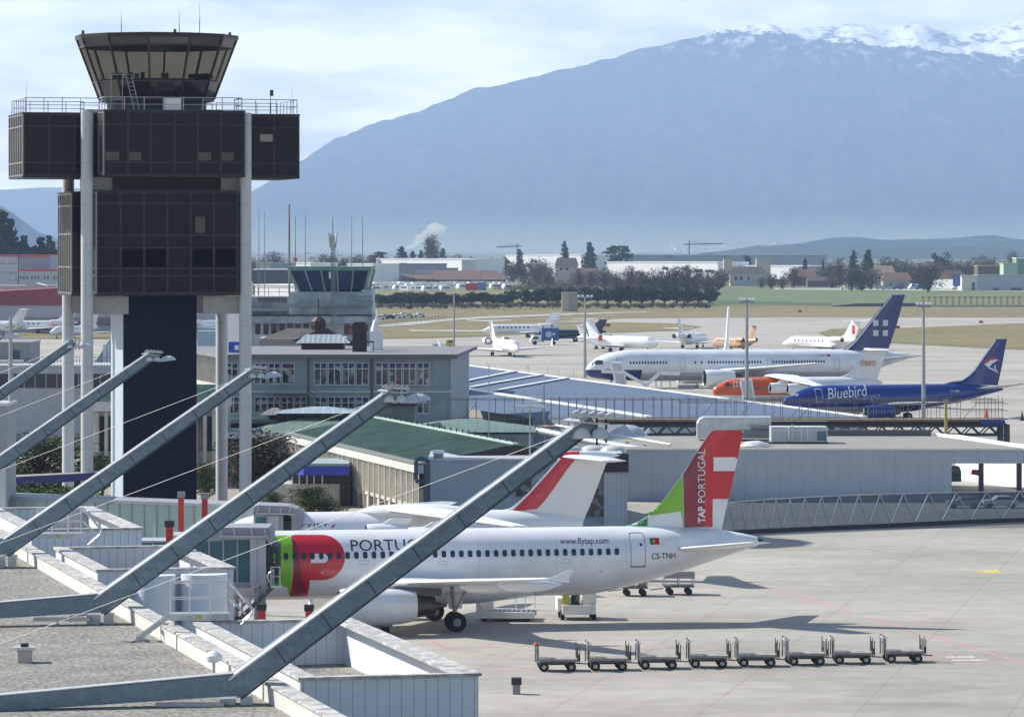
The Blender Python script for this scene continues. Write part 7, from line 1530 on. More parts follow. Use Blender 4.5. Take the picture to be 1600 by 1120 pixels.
# in the open bay
tk = thing('truck_cab', 'dark green truck cab seen in the open bay', 'truck', XD(1492, 398)); MB().prism([(-1,0,.5),(.62,0,.5),(.62,0,1.5),(.45,0,1.95),(-1,0,1.95)],(0,2,0)).build('cab', mat('teal_truck',(.04,.12,.12)), tk, bevel=.05); MB().box(-.8,.4,-.02,-.003,1.15,1.8).build('window', WINDOW, tk)
bar_ = thing('red_barrier', 'red board on the white wall in the open bay', 'barrier', XD(1525, 393, 1.45)); MB().prism([(-.5,0,.05),(.5,0,-.15),(.55,0,.45),(-.35,0,.5)],(0,.1,0)).build('board', REDP, bar_)
for i, (x, c) in enumerate(((1505,'silver'),(1562,'white'))): vehicle('car', c, ['grey jeep like car parked behind the glass screen','pale car parked behind the glass screen further right'][i], XD(x, 366), .1, .75 if i else .7, None, 'car', 'parked_car')
# ---------------------------------------------------------------- baggage trolleys
TM = mat('trolley_steel', (.12,.115,.11), rough=.5, metal=.4, var=.4, scale=3); TDECK = mat('worn_plywood', (.34,.32,.30), rough=.8, var=.3, scale=2); ZINC = mat('scuffed_zinc', (.48,.49,.50), rough=.35, metal=.6, var=.4, scale=4)
def trolley(label, loc, rz, first=False):
    t = thing('baggage_trolley', label, 'baggage trolley', loc, rz, 'empty baggage trolleys coupled in a row'); L = 1.85
    MB().box(-.78,1.1,-.64,.64,.54,.66).build('deck', TDECK, t)
    MB().box(-.72,1.02,-.60,.60,.42,.515).box(-.7,1.0,-.1,.1,.30,.42).build('chassis', TM, t)
    for x in (-.52, .80):
        for y in (-.52,.52):
            w_ = MB().tube((x,y-.09,.24),(x,y+.09,.24),.24,n=14).build('wheel', RUBBER, t); MB().tube((x,y-.105,.24),(x,y+.105,.24),.11,n=10).build('rim', ZINC, w_)
    h = MB()
    for y in (-.55,.15): h.bar((-.80,y,.5),(-.80,y,1.42),.30,.06,up=(0,1,0)) if False else h.box(-.83,-.76,y,y+.34,.52,1.38)
    h.build('head_panel', ZINC, t)
    f_ = MB()
    for y in (-.6,.6): f_.tube((-.86,y,.4),(-.86,y,1.5),.03,n=6)
    f_.tube((-.86,-.6,1.5),(-.86,.6,1.5),.03,n=6).tube((-.86,-.6,1.1),(-.86,.6,1.1),.025,n=6).build('head_frame', TM, t)
    MB().box(-.98,-.72,-.66,.05,1.36,1.46).build('handle_cover', mat('orange_cover',(.45,.12,.05)) if first else ALU, t)
    g = MB()
    for y in (-.56,-.2,.25,.58): 
        g.tube((1.12,y,.45),(1.12,y,1.25 if abs(y) < .5 else 1.45),.026,n=6)
    g.tube((1.12,-.2,1.25),(1.12,.25,1.25),.026,n=6).tube((1.22,-.5,.45),(1.22,-.5,1.3),.026,n=6).build('tail_hoops', TM, t)
    [MB().box(1.13,1.2,y,y+.1,.55,.9).build('latch', DARKM, t) for y in (-.6,.5)]
    MB().bar((1.0,0,.38),(1.65,0,.34),.06,.06).build('drawbar', TM, t)
    return t
tx = [(868,1047),(947,1046),(1024,1043.5),(1100,1041.5),(1177,1040),(1253,1037.5),(1329,1035.5),(1404,1033.5)]
tl = ['first trolley of the coupled row, with an orange handle cover','second trolley of the row, behind the orange one','third trolley of the row','fourth trolley of the row','fifth trolley, fourth from the right end','sixth trolley, third from the right end','seventh trolley, last but one at the right','eighth trolley, last at the right end of the row']
p0 = None
for i, (x, y) in enumerate(tx):
    if i < 2:
        t = trolley(tl[i], G(x, y), R(5), first=(i == 0)); p0 = t
    else:
        t = p0.copy(); COL.objects.link(t)
        for ch in p0.children:
            c = ch.copy(); COL.objects.link(c); c.parent = t
            for gch in ch.children: d = gch.copy(); COL.objects.link(d); d.parent = c
    t['label'] = tl[i]; t.location = G(x, y); t.rotation_euler = (0,0,R(5)+random.uniform(-.09,.09)); t.scale = (1.12,1.12,random.uniform(.98,1.06)); t.location.x += random.uniform(-.12,.12)
# covered dollies under the tail
def dolly(label, px, py, cover, w=2.0):
    t = thing('baggage_dolly', label, 'baggage dolly', G(px,py), R(3), 'dollies behind the tail'); 
    MB().box(-w/2,w/2,-.7,.7,.50,.62).build('deck', TM, t)
    f_ = MB()
    for x in (-w/2+.04,0,w/2-.04):
        for y in (-.68,.68): f_.bar((x,y,.6),(x,y,1.35),.06,.06)
    f_.bar((-w/2,-.68,.85),(w/2,-.68,.85),.05,.05).build('frame', ZINC, t)
    MB().prism([(-w/2-.03,-.75,1.1),(w/2+.03,-.75,1.1),(w/2,-.75,1.55),(-w/2,-.75,1.55)],(0,1.5,0)).build('cover', cover, t)
    for x in (-w*.3,w*.32):
        for y in (-.6,.6): MB().tube((x,y-.08,.22),(x,y+.08,.22),.22,n=14).build('wheel', RUBBER, t)
    MB().bar((-w/2,0,.4),(-w/2-.9,0,.3),.06,.06).build('drawbar', TM, t); return t
dolly('dolly with a mauve grey canvas cover behind the tail', 1060, 928, mat('mauve_canvas',(.30,.29,.34),rough=.9))
d2 = dolly('dolly carrying tan boxes, left of the covered one', 991, 930, mat('pale_canvas',(.34,.34,.36),rough=.9), 1.7); MB().box(-1.15,-.5,-.6,.5,.62,1.05).build('tan_box', mat('cardboard',(.45,.33,.20)), d2); MB().box(.3,.75,-.6,.5,.62,1.1).build('brown_box', mat('brown_card',(.25,.15,.11)), d2)
# belt loader seen from the front
bl = thing('belt_loader', 'white belt loader raised to the rear hold door', 'belt loader', G(901,966), R(4))
MB().box(-1.0,1.1,-1.2,1.2,.35,.95).build('chassis', WHITE, bl, bevel=.05); MB().box(.25,1.15,-.9,1.0,.955,1.75).build('engine_housing', WHITE, bl, bevel=.06); MB().box(-1.25,-.9,-.8,.9,.5,1.35).build('driver_cab', WHITE, bl, bevel=.05)
for sx in (-.5,.15): MB().bar((sx,-1.0,.9),(sx+.25,.8,2.4),.12,.3).build('belt_arm', mat('loader_arm',(.50,.48,.42)), bl)
MB().bar((-.5,-.6,.8),(.2,.5,2.3),.08,.08).bar((.3,-.6,.8),(-.3,.5,2.3),.08,.08).bar((-.4,-.7,2.0),(.3,-.7,2.0),.06,.06).build('scissor_frame', DARKM, bl); MB().bar((-.2,-1.1,.95),(.1,1.5,2.6),.55,.08).build('belt', RUBBER, bl)
MB().box(-.95,-.55,-.95,-.6,.95,1.7).build('yellow_guard', CB['yellow'], bl)
for x in (-.7,.85): MB().box(x-.12,x+.12,-1.23,-1.203,.62,.8).build('headlight', mat('headlamp',(.7,.65,.5)), bl)
for x in (-.95,1.0):
    for y in (-.8,.9): MB().tube((x-.12,y,.3),(x+.12,y,.3),.3,n=12).build('wheel', RUBBER, bl)
# container loader
cl_ = thing('container_loader', 'low white cargo loader platform with a rail, under the fuselage', 'cargo loader', G(794,968), R(-3))
MB().prism([(-1.9,-1.3,.2),(1.7,-1.3,.2),(1.7,-1.3,.55),(-1.2,-1.3,.6),(-1.9,-1.3,1.3)],(0,.25,0)).build('near_beam', WHITE, cl_); MB().prism([(-1.9,1.2,.2),(1.7,1.2,.2),(1.7,1.2,.55),(-1.2,1.2,.6),(-1.9,1.2,1.3)],(0,.25,0)).build('far_beam', WHITE, cl_)
MB().box(-1.1,1.65,-1.04,1.19,.3,.5).build('roller_deck', mat('roller_deck',(.10,.12,.15),rough=.4,metal=.5,var=.4,scale=5), cl_); ro = MB()
for i in range(9): ro.tube((-.95+.3*i,-.9,.56),(-.95+.3*i,1.1,.56),.05,n=6)
ro.build('rollers', ZINC, cl_); MB().box(-1.8,-.9,-.6,.8,.6,1.55).box(-1.2,-.8,-.3,.3,1.56,1.9).build('control_stand', WHITE, cl_, bevel=.05)
rr_ = MB(); rail_line(rr_, (.4,1.35,.6), (1.6,1.35,.6), 1.35, .035, .6); rr_.build('guard_rail', WHITE, cl_)
for x in (-1.4,1.2):
    for y in (-1.1,1.25): MB().tube((x,y-.1,.22),(x,y+.1,.22),.22,n=12).build('wheel', RUBBER, cl_)
# grey unit beside the engine
gu = thing('ground_power_cart', 'grey ground power cart beside the engine intake', 'ground equipment', G(578,990), R(6)); MB().box(-1.5,1.3,-.7,.7,.45,1.25).build('housing', mat('cart_grey',(.26,.29,.32),rough=.4,var=.1), gu, bevel=.05); MB().bar((-.3,-.75,.5),(-.5,-.75,1.3),.06,.06).bar((.9,-.75,.5),(.7,-.75,1.3),.06,.06).bar((-1.5,-.75,.85),(1.3,-.75,.8),.05,.05).build('rails', ALU, gu); MB().box(1.31,1.5,-.4,.4,.7,1.2).build('dark_end', DARKM, gu)
for x in (-1,.9):
    for y in (-.6,.6): MB().tube((x,y-.1,.25),(x,y+.1,.25),.25,n=12).build('wheel', RUBBER, gu)
# ---------------------------------------------------------------- glass corridor and boarding bridges
TEAL = clear_glass('teal_glass', (.42,.56,.53), .2); TEALD = clear_glass('dark_teal_glass', (.10,.22,.25), .3); BRG = mat('bridge_grey', (.33,.35,.39), rough=.5, var=.1, scale=.6); BRL = mat('bridge_pale', (.44,.46,.50), rough=.45, var=.08, scale=.6)
cr0, cr1 = XD(-20, 299), XD(402, 287)
GC = thing('glass_corridor', 'long teal glass walled corridor leading to the far boarding bridge', 'corridor', (0,0,0))
ztop, zbot = 5.05, 2.3; dv = (cr1-cr0); L = dv.length; u_ = dv/L; nrm = Vector((-u_.y, u_.x, 0))
def cp_(s, off, z): p = cr0+u_*s+nrm*off; return Vector((p.x, p.y, z))
gl = MB(); 
for off in (0, 3): gl.add([cp_(0,off,zbot+.2),cp_(L,off,zbot+.2),cp_(L,off,ztop-.1),cp_(0,off,ztop-.1)],[(0,1,2,3)])
gl.build('glass_wall', TEAL, GC, fix=False)
MB().bar(cp_(0,1.5,ztop), cp_(L,1.5,ztop), 3.4, .2).build('roof', BRG, GC); MB().bar(cp_(0,1.5,zbot), cp_(L,1.5,zbot), 3.3, .5).build('floor', BRL, GC)
m_ = MB(); n = int(L/1.06)
for i in range(n+1):
    for off in (-.03, 3.03): m_.bar(cp_(i*L/n,off,zbot), cp_(i*L/n,off,ztop), .09, .09)
m_.build('mullions', BRG, GC)
m_ = MB()
for i in range(0, n, 6): m_.bar(cp_(i*L/n,2.6,zbot+.2), cp_((i+2)*L/n,2.6,ztop-.3), .05,.05).bar(cp_((i+2)*L/n,2.6,zbot+.2), cp_((i+4)*L/n,2.6,ztop-.3), .05,.05)
m_.build('inner_bracing', GREYM, GC)
for i in range(4): MB().tube(cp_(L*(.1+.27*i),1.5,0), cp_(L*(.1+.27*i),1.5,zbot-.25), .3, n=10).build('leg', GREYM, GC)
def bridge_head(label, px0, px1, D, ytop, ybot, canopy, group=None):
    """cab of a boarding bridge: ribbed curved canopy over a grey cabin with a folding hood"""
    t = thing('boarding_bridge', label, 'boarding bridge', XD((px0+px1)/2, D), 0); k = F/D; X0 = lambda px: (px-(px0+px1)/2)/k; Z = lambda py: ZD(py, D)
    return t, X0, Z
t, X0, Z0 = bridge_head('far boarding bridge cab with a ribbed folding hood touching the regional jet', 395, 476, 284, 787, 845, None)
MB().box(X0(398),X0(444),-1.2,1.6,Z0(840),Z0(801)).build('cabin', BRG, t); MB().box(X0(402),X0(417),-1.26,-1.203,Z0(824),Z0(806)).build('cabin_window', TEALD, t); MB().box(X0(438),X0(456),-.9,1.6,Z0(840),Z0(812)).build('dark_opening', mat('hood_inside',(.03,.03,.035)), t); MB().box(X0(420),X0(437),-1.32,-1.203,Z0(838),Z0(804)).build('side_panel', BRL, t)
arc_ = [(X0(397),Z0(800)),(X0(399),Z0(790)),(X0(404),Z0(787)),(X0(452),Z0(788.5)),(X0(466),Z0(793)),(X0(475),Z0(804)),(X0(474),Z0(815)),(X0(470),Z0(826)),(X0(457),Z0(826)),(X0(457),Z0(804)),(X0(445),Z0(801))]
MB().prism([(a,-1.4,z) for a, z in arc_],(0,3.2,0)).build('folding_hood', mat('hood_canvas',(.27,.29,.33),rough=.7,var=.12), t); m_ = MB()
for px in (406,424,442,456): m_.bar((X0(px),-1.46,Z0(789)),(X0(px-2.5),-1.46,Z0(799)),.1,.1)
m_.bar((X0(402),-1.46,Z0(799.5)),(X0(462),-1.46,Z0(801)),.1,.1).build('hood_ribs', BRL, t); MB().tube((0,0,0),(0,0,Z0(840)),.5,n=12).build('leg', GREYM, t)
t, X0, Z0 = bridge_head('near boarding bridge cab with teal glass sides against the white airliner door', 327, 440, 243.5, 822, 915, None)
MB().box(X0(265),X0(391),0,3.0,Z0(843),Z0(836)).box(X0(215),X0(265),.2,3.0,Z0(851),Z0(845)).build('roof', BRL, t); MB().box(X0(215),X0(391),.1,2.9,Z0(918),Z0(910)).build('floor', BRG, t)
g_ = MB(); 
for y in (0,2.9): g_.add([(X0(215),y,Z0(910)),(X0(390),y,Z0(910)),(X0(390),y,Z0(844)),(X0(215),y,Z0(848))],[(0,1,2,3)])
g_.build('glass_sides', TEALD, t, fix=False); MB().box(X0(215),X0(390),1.4,1.5,Z0(909),Z0(848)).build('inner_partition', mat('inner_teal',(.10,.20,.22),rough=.3,var=.3,scale=.6), t); m_ = MB()
for px in range(217,392,22): m_.box(X0(px)-.05,X0(px)+.05,-.08,-.003,Z0(912),Z0(844))
m_.box(X0(215),X0(390),-.07,-.004,Z0(912),Z0(909)).build('mullions', BRG, t)
MB().box(X0(391),X0(416),-.3,3.2,Z0(914),Z0(838)).build('cab_body', BRL, t); MB().box(X0(402),X0(402)+.04,-.34,-.304,Z0(912),Z0(840)).build('panel_joint', BRG, t); MB().box(X0(416),X0(434),-.1,3.2,Z0(908),Z0(853)).build('dark_opening', mat('hood_inside'), t)
MB().box(X0(427),X0(431.5),-.14,-.105,Z0(873),Z0(863)).build('green_notice', DGRN, t); MB().box(X0(427),X0(431.5),-.14,-.105,Z0(880),Z0(875)).build('yellow_notice', mat('orange_notice',(.3,.15,.02)), t)
arc_ = [(X0(330),Z0(839)),(X0(334),Z0(828)),(X0(340),Z0(823)),(X0(420),Z0(823.5)),(X0(425),Z0(830)),(X0(424),Z0(852)),(X0(414),Z0(838))]
MB().prism([(a,-.5,z) for a, z in arc_],(0,3.9,0)).build('folding_hood', mat('hood_canvas'), t); m_ = MB()
for px in (345,366,393,414): m_.bar((X0(px),-.56,Z0(825)),(X0(px+2),-.56,Z0(836)),.1,.1)
m_.bar((X0(342),-.56,Z0(836.5)),(X0(420),-.56,Z0(837)),.12,.12).build('hood_ribs', BRL, t)
MB().tube((X0(300),1.4,0),(X0(300),1.4,Z0(918)),.4,n=12).build('leg', GREYM, t); MB().tube((X0(404),1.4,0),(X0(404),1.4,Z0(914)),.35,n=12).build('leg', GREYM, t)
# service stair down from the cab
st_ = thing('service_stair', 'dark steel service stair going down from the near boarding bridge', 'stairs', XD(408, 242)); Dz = 242; k = F/Dz; X0 = lambda px: (px-408)/k; Z0 = lambda py: ZD(py, Dz)
m_ = MB().bar((X0(427),-.4,Z0(915)),(X0(366),-.4,Z0(975)),.06,.25).bar((X0(427),.5,Z0(915)),(X0(366),.5,Z0(975)),.06,.25)
for i in range(14): a = i/13; m_.box(X0(427-61*a)-.16,X0(427-61*a)+.16,-.38,.48,Z0(915+60*a)-.03,Z0(915+60*a)+.01)
m_.build('flight', mat('dark_stair_steel',(.07,.085,.10),rough=.5,metal=.4), st_); m_ = MB()
for y in (-.42,.52):
    m_.bar((X0(427),y,Z0(889)),(X0(366),y,Z0(948)),.06,.06).bar((X0(427),y,Z0(901)),(X0(366),y,Z0(961)),.04,.04)
    for i in range(6): a = i/5; m_.tube((X0(427-61*a),y,Z0(915+60*a)),(X0(427-61*a),y,Z0(889+59*a)),.03,n=5)
m_.build('handrail', BRG, st_); MB().box(X0(424),X0(441),-.5,.6,Z0(917),Z0(914)).build('platform', ALU, st_); m_ = MB(); rail_line(m_, (X0(424),-.5,Z0(914)), (X0(438),-.5,Z0(914)), 1.1,.03,.5); m_.path([(X0(427),-.5,Z0(889)),(X0(421),-.5,Z0(894)),(X0(419),-.5,Z0(901)),(X0(421),-.5,Z0(908))],.035).build('platform_railing', ALU, st_)
# red posts
for i, (px, yt, D, h, lab) in enumerate(((283,768,262,0,'red post with a grey cap left of the pair over the glass corridor'),(320,770,250,0,'tallest red post with a grey cap right of the pair'),(265,813,236,0,'red post with a dark cap behind the middle roof block'),(409,943,238,0,'red post with a dark cap standing on the apron under the stair'),(483,944,232,0,'red post with a black cap just left of the engine'),(807,1058,214,0,'grey post with a black face at the bottom edge of the picture'))):
    w = .20 if i < 2 else .23; zt = ZD(yt, D); t = thing('marker_post', lab, 'post', XD(px, D), 0, 'capped marker posts'); m = REDP if i < 5 else GREYM
    MB().box(-w*.85,w*.85,-w,w,0,zt-.35).build('post', m, t); MB().box(-w*1.15,w*1.15,-w*1.2,w*1.2,zt-.35,zt).build('cap', GREYM if i < 2 else DARKM, t)
# ---------------------------------------------------------------- near roof
ROOFZ = 9.6
pU = Vector((-.24,.97,0)).normalized(); pV = Vector((.97,.24,0)).normalized()
O_ = Vector((-9.53,131.8,0))
def RL(v, u, z): p = O_+pV*v+pU*u; return Vector((p.x,p.y,z))
SEAMW = seam_mat('white_seamed_panels', (.68,.71,.76), .37, axis=0, width=.03, dark=.62, rough=.45, var=.06); SEAMWY = seam_mat('white_fine_ribs', (.76,.78,.80), .30, axis=1, width=.03, dark=.88, rough=.45, var=.06)
COPING = mat('worn_coping', (.52,.51,.49), rough=.7, var=.3, scale=1.2, fine=3)
PR = thing('terminal_roof', 'gravel covered flat roof of the near terminal with a pale parapet', 'roof', O_, GA)
MB().box(-60,0,-80,90,0,ROOFZ).build('gravel_deck', mat('near_gravel', (.26,.25,.225), rough=1, var=.2, scale=.5, fine=7, fc=(.4,1.35), bump=.3), PR)
par = MB(); 
for u0, u1 in ((-70,-9.2),(-8.9,6.6),(6.9,22.6),(22.9,45.5),(45.9,88)): par.box(.0,.42,u0,u1,ROOFZ-2.5,ROOFZ+.52)
par.build('parapet', mat('parapet_white',(.60,.59,.56),rough=.7,var=.12,scale=.8), PR); cp2 = MB()
for u0, u1 in ((-70,-9.2),(-8.9,6.6),(6.9,22.6),(22.9,45.5),(45.9,88)): cp2.box(-.06,.50,u0-.02,u1+.02,ROOFZ+.523,ROOFZ+.58)
cp2.build('parapet_coping', COPING, PR)
MB().box(.42,1.25,-70,88,0,ROOFZ-.9).build('side_ledge', ALU, PR)
def well(label, xl, xr, d0, d1, floor=None, D0=0):
    """open topped metal clad roof well: near wall, far wall, sides, sloping coping"""
    t = thing('roof_well', label, 'roof enclosure', O_, GA, 'white metal clad roof enclosures'); zt = 10.2
    def lc(X, D): d = Vector((X, D, 0))-O_; return d.dot(pV), d.dot(pU)
    (v0, u0), (v1, _), (_, u1) = lc(xl, d0), lc(xr, d0+(xr-xl)*.247), lc(xl-(d1-d0)*.247, d1)
    v1 = max(v1, v0+3); th = .25
    MB().box(v0,v1,u0,u0+th,0,zt).build('near_wall', SEAMW, t); MB().box(v0,v1,u1-th,u1,0,zt).build('far_wall', SEAMW, t)
    MB().box(v0,v0+th,u0+th+.003,u1-th-.003,0,zt).build('left_wall', SEAMWY, t); MB().box(v1-th,v1,u0+th+.003,u1-th-.003,0,zt).build('right_wall', SEAMWY, t)
    c = MB()
    c.box(v0-.08,v1+.08,u0-.08,u0+th+.05,zt+.003,zt+.09).box(v0-.08,v1+.08,u1-th-.05,u1+.08,zt+.003,zt+.09).box(v0-.08,v0+th+.25,u0+th+.052,u1-th-.052,zt+.003,zt+.09).box(v1-th-.45,v1+.08,u0+th+.052,u1-th-.052,zt+.003,zt+.09).build('coping', COPING, t)
    MB().box(v0+th,v1-th,u0+th,u1-th,0,zt-(floor or 1.45)).build('gravel_floor', MATS['near_gravel'], t)
    return t, v0, v1, u0, u1, zt
well('nearest roof enclosure with a gravel floor at the bottom of the picture', -6.25, -1.0, 122.8, 141.2)
tb_, v0, v1, u0, u1, zt = well('middle roof enclosure with two fat round ducts on its near wall', -16.3, -11.05, 163.8, 176)
for vv in (v0+2.2, v0+4.15): MB().tube((vv,u0-.45,ROOFZ-6),(vv,u0-.45,zt-.12),.80 if vv < v0+3 else .92,n=28).build('round_duct', mat('white_duct',(.74,.76,.80),rough=.35,var=.04), tb_, smooth=True)
well('farthest roof enclosure below the tower shaft', -21.6, -16.75, 187, 202.5)
# lower link roofs between the enclosures
lk = thing('link_roof', 'lower blue grey wall strip linking the roof enclosures', 'roof', O_, GA)
MB().box(.5,2.0,-60,88,0,ROOFZ-1.2).build('wall', SEAMW, lk)
# step-over platforms
PLM = mat('aluminium_platform', (.50,.52,.54), rough=.4, metal=.5, var=.15, scale=3)
def platform(label, px, py, D):
    z = ROOFZ+.95; o = XD(px, D, 0); t = thing('step_over_platform', label, 'roof platform', (o.x, o.y, 0), R(4), 'aluminium step-over platforms'); k = F/D
    MB().box(-1.0,1.05,-.4,.4,z-.22,z).build('deck', PLM, t)
    m_ = MB()
    for y in (-.38,.38):
        for x in (-.95,-.3,.4,.95): m_.tube((x,y,z),(x,y,z+1.05),.022,n=6)
        m_.tube((-.95,y,z+1.05),(1.05,y,z+1.05),.025,n=6).tube((-.95,y,z+.5),(1.05,y,z+.5),.02,n=6)
        m_.path([(1.05,y,z+1.05),(1.85,y,z+.1),(1.75,y,z-.1),(1.25,y,z-.55)],.025).path([(1.05,y,z+.5),(1.6,y,z-.05)],.02)
    m_.build('railing', ALU, t); m_ = MB()
    for y in (-.35,.35): m_.bar((-1.0,y,z-.1),(-2.1,y,ROOFZ+.05),.05,.14)
    for i in range(1,5): a = i/5; m_.box(-1.0-1.1*a-.08,-1.0-1.1*a+.08,-.33,.33,z-.1-.9*a,z-.07-.9*a)
    m_.bar((-2.4,-.45,ROOFZ+.04),(-1.8,.45,ROOFZ+.04),.3,.05).build('stair', PLM, t); MB().box(-.1,.12,-.43,-.405,z-.16,z-.06).build('yellow_label', CB['yellow'], t)
platform('step-over platform with railing in front of the two round ducts', 310, 975, 141.5); platform('step-over platform with railing at the farther parapet gap', 92, 853, 181)
# ---------------------------------------------------------------- the big struts with lamp heads
GALV = mat('weathered_galvanising', (.18,.235,.29), rough=.5, metal=.35, var=.3, scale=1.6, c2=(.145,.195,.245), stretch=(1,1,2.5), fine=7, fc=(.9,1.08)); GALVT = mat('galvanised_and_highlight', (.58,.60,.61), rough=.4, metal=.4, var=.15, scale=3); GALVD = mat('dark_steel_edge', (.06,.08,.10), rough=.5, var=.2)
LDISH = mat('white_reflector', (.66,.66,.64), rough=.35, var=.08)
DISHT = clear_glass('pale_translucent_dish', (.55,.60,.68), .25)
sl = ['nearest steel strut, crossing in front of the white airliner','second steel strut, ending above the roof of the finned hall','third steel strut, its lamp head over the right tower column','fourth steel strut, its lamp head in front of the navy shaft','fifth steel strut, its lamp head over the left tower columns','farthest steel strut at the left edge']
def beam(mb, a, b, w0, h0, w1, h1, up=Vector((0,0,1))):
    d = (b-a).normalized(); s = d.cross(up).normalized(); n_ = s.cross(d).normalized()
    return [[p + s*w*x + n_*h*y for x, y in ((-.5,-.5),(.5,-.5),(.5,.5),(-.5,.5))] for p, w, h in ((a,w0,h0),(b,w1,h1))], s, n_
for k in range(6):
    K = Vector((-8.0-6.55*k, 122.0+26.0*k, min(10.2+.16*k, 10.5))); Hd = Vector((2.41-6.63*k, 125.3+25.9*k, 17.75))
    if k == 5: Hd = Hd + Vector((-.4,0,.0))
    T_ = thing('roof_strut', sl[k], 'roof strut', K, 0, 'slanting roof struts'); Hl = Hd-K; Kl = Vector((0,0,0)); A_ = Kl + Hl.normalized()*-.25
    rings, s_, n_ = beam(None, A_, Hl, .5,.62,.30,.36)
    gm_ = MB().loft(rings)
    up1 = MB(); dn1 = MB()
    for sx in (-1,1):
        up1.bar(A_+s_*sx*.25+n_*.33, Hl+s_*sx*.15+n_*.2, .06,.05, up=n_)
        dn1.bar(A_+s_*sx*.25-n_*.35, Hl+s_*sx*.15-n_*.22, .06,.06, up=n_)
    up1.bar(A_+n_*.325, Hl+n_*.195, .46,.02,up=n_).build('top_rails', GALVT, T_); dn1.build('bottom_rails', GALVD, T_)  # bright rails and strip paint in the highlight along the top edge
    cm = gm_; Ln = (Hl-A_).length; nn = 8
    for i in range(1, nn):
        q = i/nn; c = A_.lerp(Hl,q); w = .5+(.30-.5)*q+.03; h = .62+(.36-.62)*q+.03; d = (Hl-A_).normalized()
        r_ = [[c+d*o+s_*w*x+n_*h*y for x, y in ((-.5,-.5),(.5,-.5),(.5,.5),(-.5,.5))] for o in (-.02,.02)]; cm.loft(r_, mi=1)
    cm.build('girder', [GALV, GALVD], T_)
    # flat leg running back over the roof
    leg_end = Vector((-9.7,-2.4,-.55)); rings, s2, n2 = beam(None, Kl+Vector((.12,0,-.02)), leg_end, .46,.62,.36,.36)
    lg_ = MB().loft(rings).build('roof_leg', GALV, T_); MB().bar(Kl+Vector((-.2,0,.31)), leg_end+Vector((0,0,.20)), .46,.03).build('leg_top', GALVT, lg_)
    MB().box(-.55,-.1,-.3,.3,-.95,-.45).box(.05,.4,-.25,.25,-.95,-.4).box(-.7,.55,-.4,.4,-1.0,-.93).build('foot', PLM, T_)
    MB().box(-2.4,-.4,-.75,-.45,-.62,-.50).box(-1.6,-1.5,-.7,-.5,-.95,-.6).build('cable_tray', PLM, T_)
    # lamp head
    Lh = thing('strut_floodlights', ['lamp head of white louvres and dishes on the nearest strut','lamp head over the finned hall roof on the second strut','lamp head on the third strut over the right column','lamp head on the fourth strut against the navy shaft','lamp head on the fifth strut by the left columns','lamp head of the farthest strut at the left edge'][k], 'floodlight', Hd, 0, 'floodlight heads on the struts')
    Lh.scale = ([.95,.72,.6,.62,.62,.62][k],)*3
    l_ = MB()
    for i in range(5): l_.prism([(-.65+.26*i,-.5,.22-.02*i),(-.47+.26*i,-.5,.30-.02*i),(-.42+.26*i,.5,.30-.02*i),(-.60+.26*i,.5,.22-.02*i)],(0,0,.05))
    l_.bar((-.7,-.52,.22),(.7,-.52,.10),.05,.08).bar((-.7,.52,.22),(.7,.52,.10),.05,.08).build('louvre_panel', GALVT, Lh)
    MB().prism([(-.95,-.45,.0),(.35,-.3,-.12),(.55,.1,-.12),(-.75,.1,.05)],(0,0,.04)).build('wing_plate', LDISH, Lh)
    for dx, dy in ((-.35,-.25),(.25,-.1)): MB().loft([[Vector((dx+r*math.cos(a), dy+r*math.sin(a), z)) for a in [2*math.pi*i/16 for i in range(16)]] for r, z in ((.10,-.2),(.24,-.3),(.32,-.46),(.33,-.55))], cap=False).build('lamp_shade', LDISH, Lh, smooth=True, fix=False)
    MB().tube((.15,0,.1),(.15,0,-.75),.04,n=6).tube((.45,.1,.1),(.45,.1,-.7),.04,n=6).tube((-.1,0,0),(-.1,0,-.5),.06,n=6).build('bracket', DARKM, Lh)
    MB().loft([[Vector((1.05+ r*math.cos(a), r*.8*math.sin(a), z+.12*r*math.cos(a))) for a in [2*math.pi*i/20 for i in range(20)]] for r, z in ((.05,-.12),(.3,-.18),(.55,-.32),(.72,-.55))], cap=False).build('large_dish', DISHT, Lh, smooth=True, fix=False)
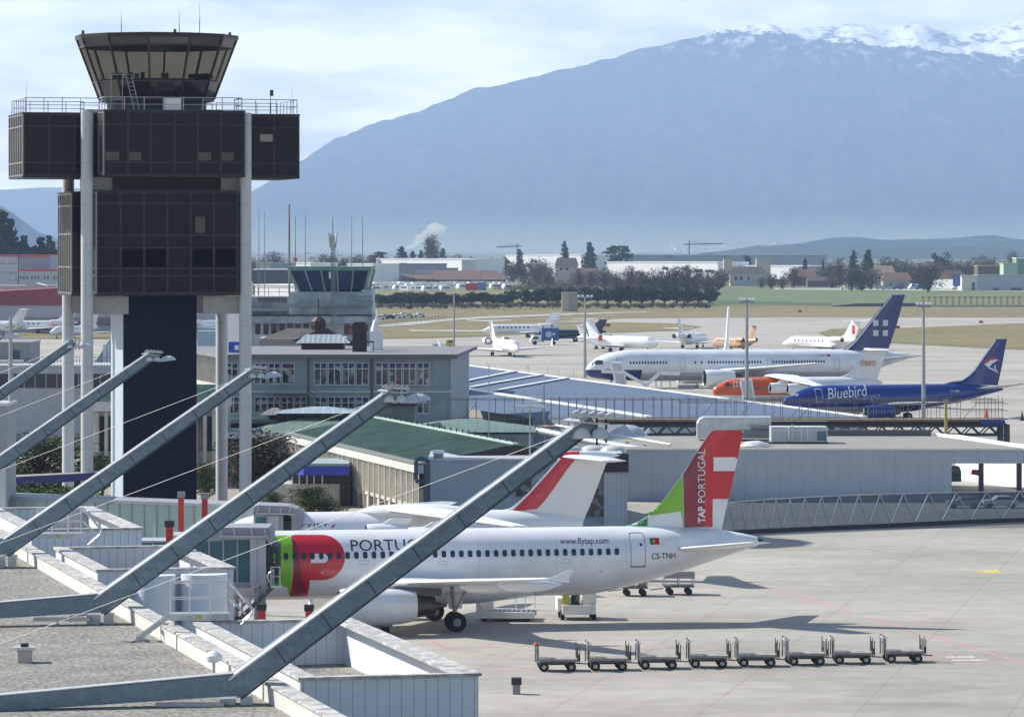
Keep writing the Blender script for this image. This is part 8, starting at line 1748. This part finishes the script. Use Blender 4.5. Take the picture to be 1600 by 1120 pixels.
    # stay cable
    An = K + Vector((-10.2, 14.5, -.75)); t = thing('stay_cable', ['thin stay cable of the nearest strut','thin stay cable of the second strut','thin stay cable of the third strut','thin stay cable of the fourth strut','thin stay cable of the fifth strut','thin stay cable of the farthest strut'][k], 'cable', An, 0, 'stay cables of the struts')
    MB().tube((0,0,0), Hd+Vector((-.3,0,-.2))-An, .009, n=5).build('rope', mat('cable_grey',(.22,.23,.24),rough=.5,metal=.3), t)
# roof furniture
vb = thing('vent_box', 'small white vent box with a wide cap on the gravel', 'vent', G(38.5,1034,ROOFZ), R(8)); MB().box(-.24,.24,-.24,.24,0,.42).build('box', CREAM, vb); MB().box(-.34,.34,-.32,.32,.423,.50).build('cap', ALU, vb); MB().cbox((0,0,.56),(.25,.2,.1)).build('anchor', DARKM, vb)
lm = thing('roof_lamp', 'small white dome lamp beside the foot of the nearest strut', 'lamp', G(334,1062,ROOFZ)+Vector((0,0,0))); MB().tube((0,0,0),(0,0,.62),.05,n=8).build('stem', ALU, lm); MB().loft([[Vector((r*math.cos(a),r*math.sin(a),z)) for a in [2*math.pi*i/16 for i in range(16)]] for r, z in ((.12,.55),(.27,.62),(.27,.76),(.16,.86),(.04,.92))]).build('dome', WHITE, lm, smooth=True)
for i, (px, py, lab) in enumerate(((22,864,'white bracket on the far gravel by the second platform'),(125,972,'small bent pipe bracket on the gravel'),)):
    t = thing('pipe_bracket', lab, 'bracket', G(px,py,ROOFZ)); MB().path([(-.35,0,.0),(-.35,0,.22),(.35,0,.3),(.35,0,.0)],.035).build('pipe', GREYM, t)
# ---------------------------------------------------------------- haze
hb = MB().box(-8950, 8950, -60, 27950, -82, 2000).build('haze', None)
hb.data.materials.clear()
hm = bpy.data.materials.new('pale_air'); hm.use_nodes = True; hn = hm.node_tree.nodes; hl = hm.node_tree.links
hn.remove(hn['Principled BSDF']); pv = hn.new('ShaderNodeVolumePrincipled'); pv.inputs['Color'].default_value = (.48,.67,1,1)
pv.inputs['Density'].default_value = .56e-4; pv.inputs['Anisotropy'].default_value = 0.0
hl.new(pv.outputs[0], hn['Material Output'].inputs['Volume']); hb.data.materials.append(hm); struct(hb, 'stuff')
hb['label'] = 'thin pale blue haze over the airfield and mountain'
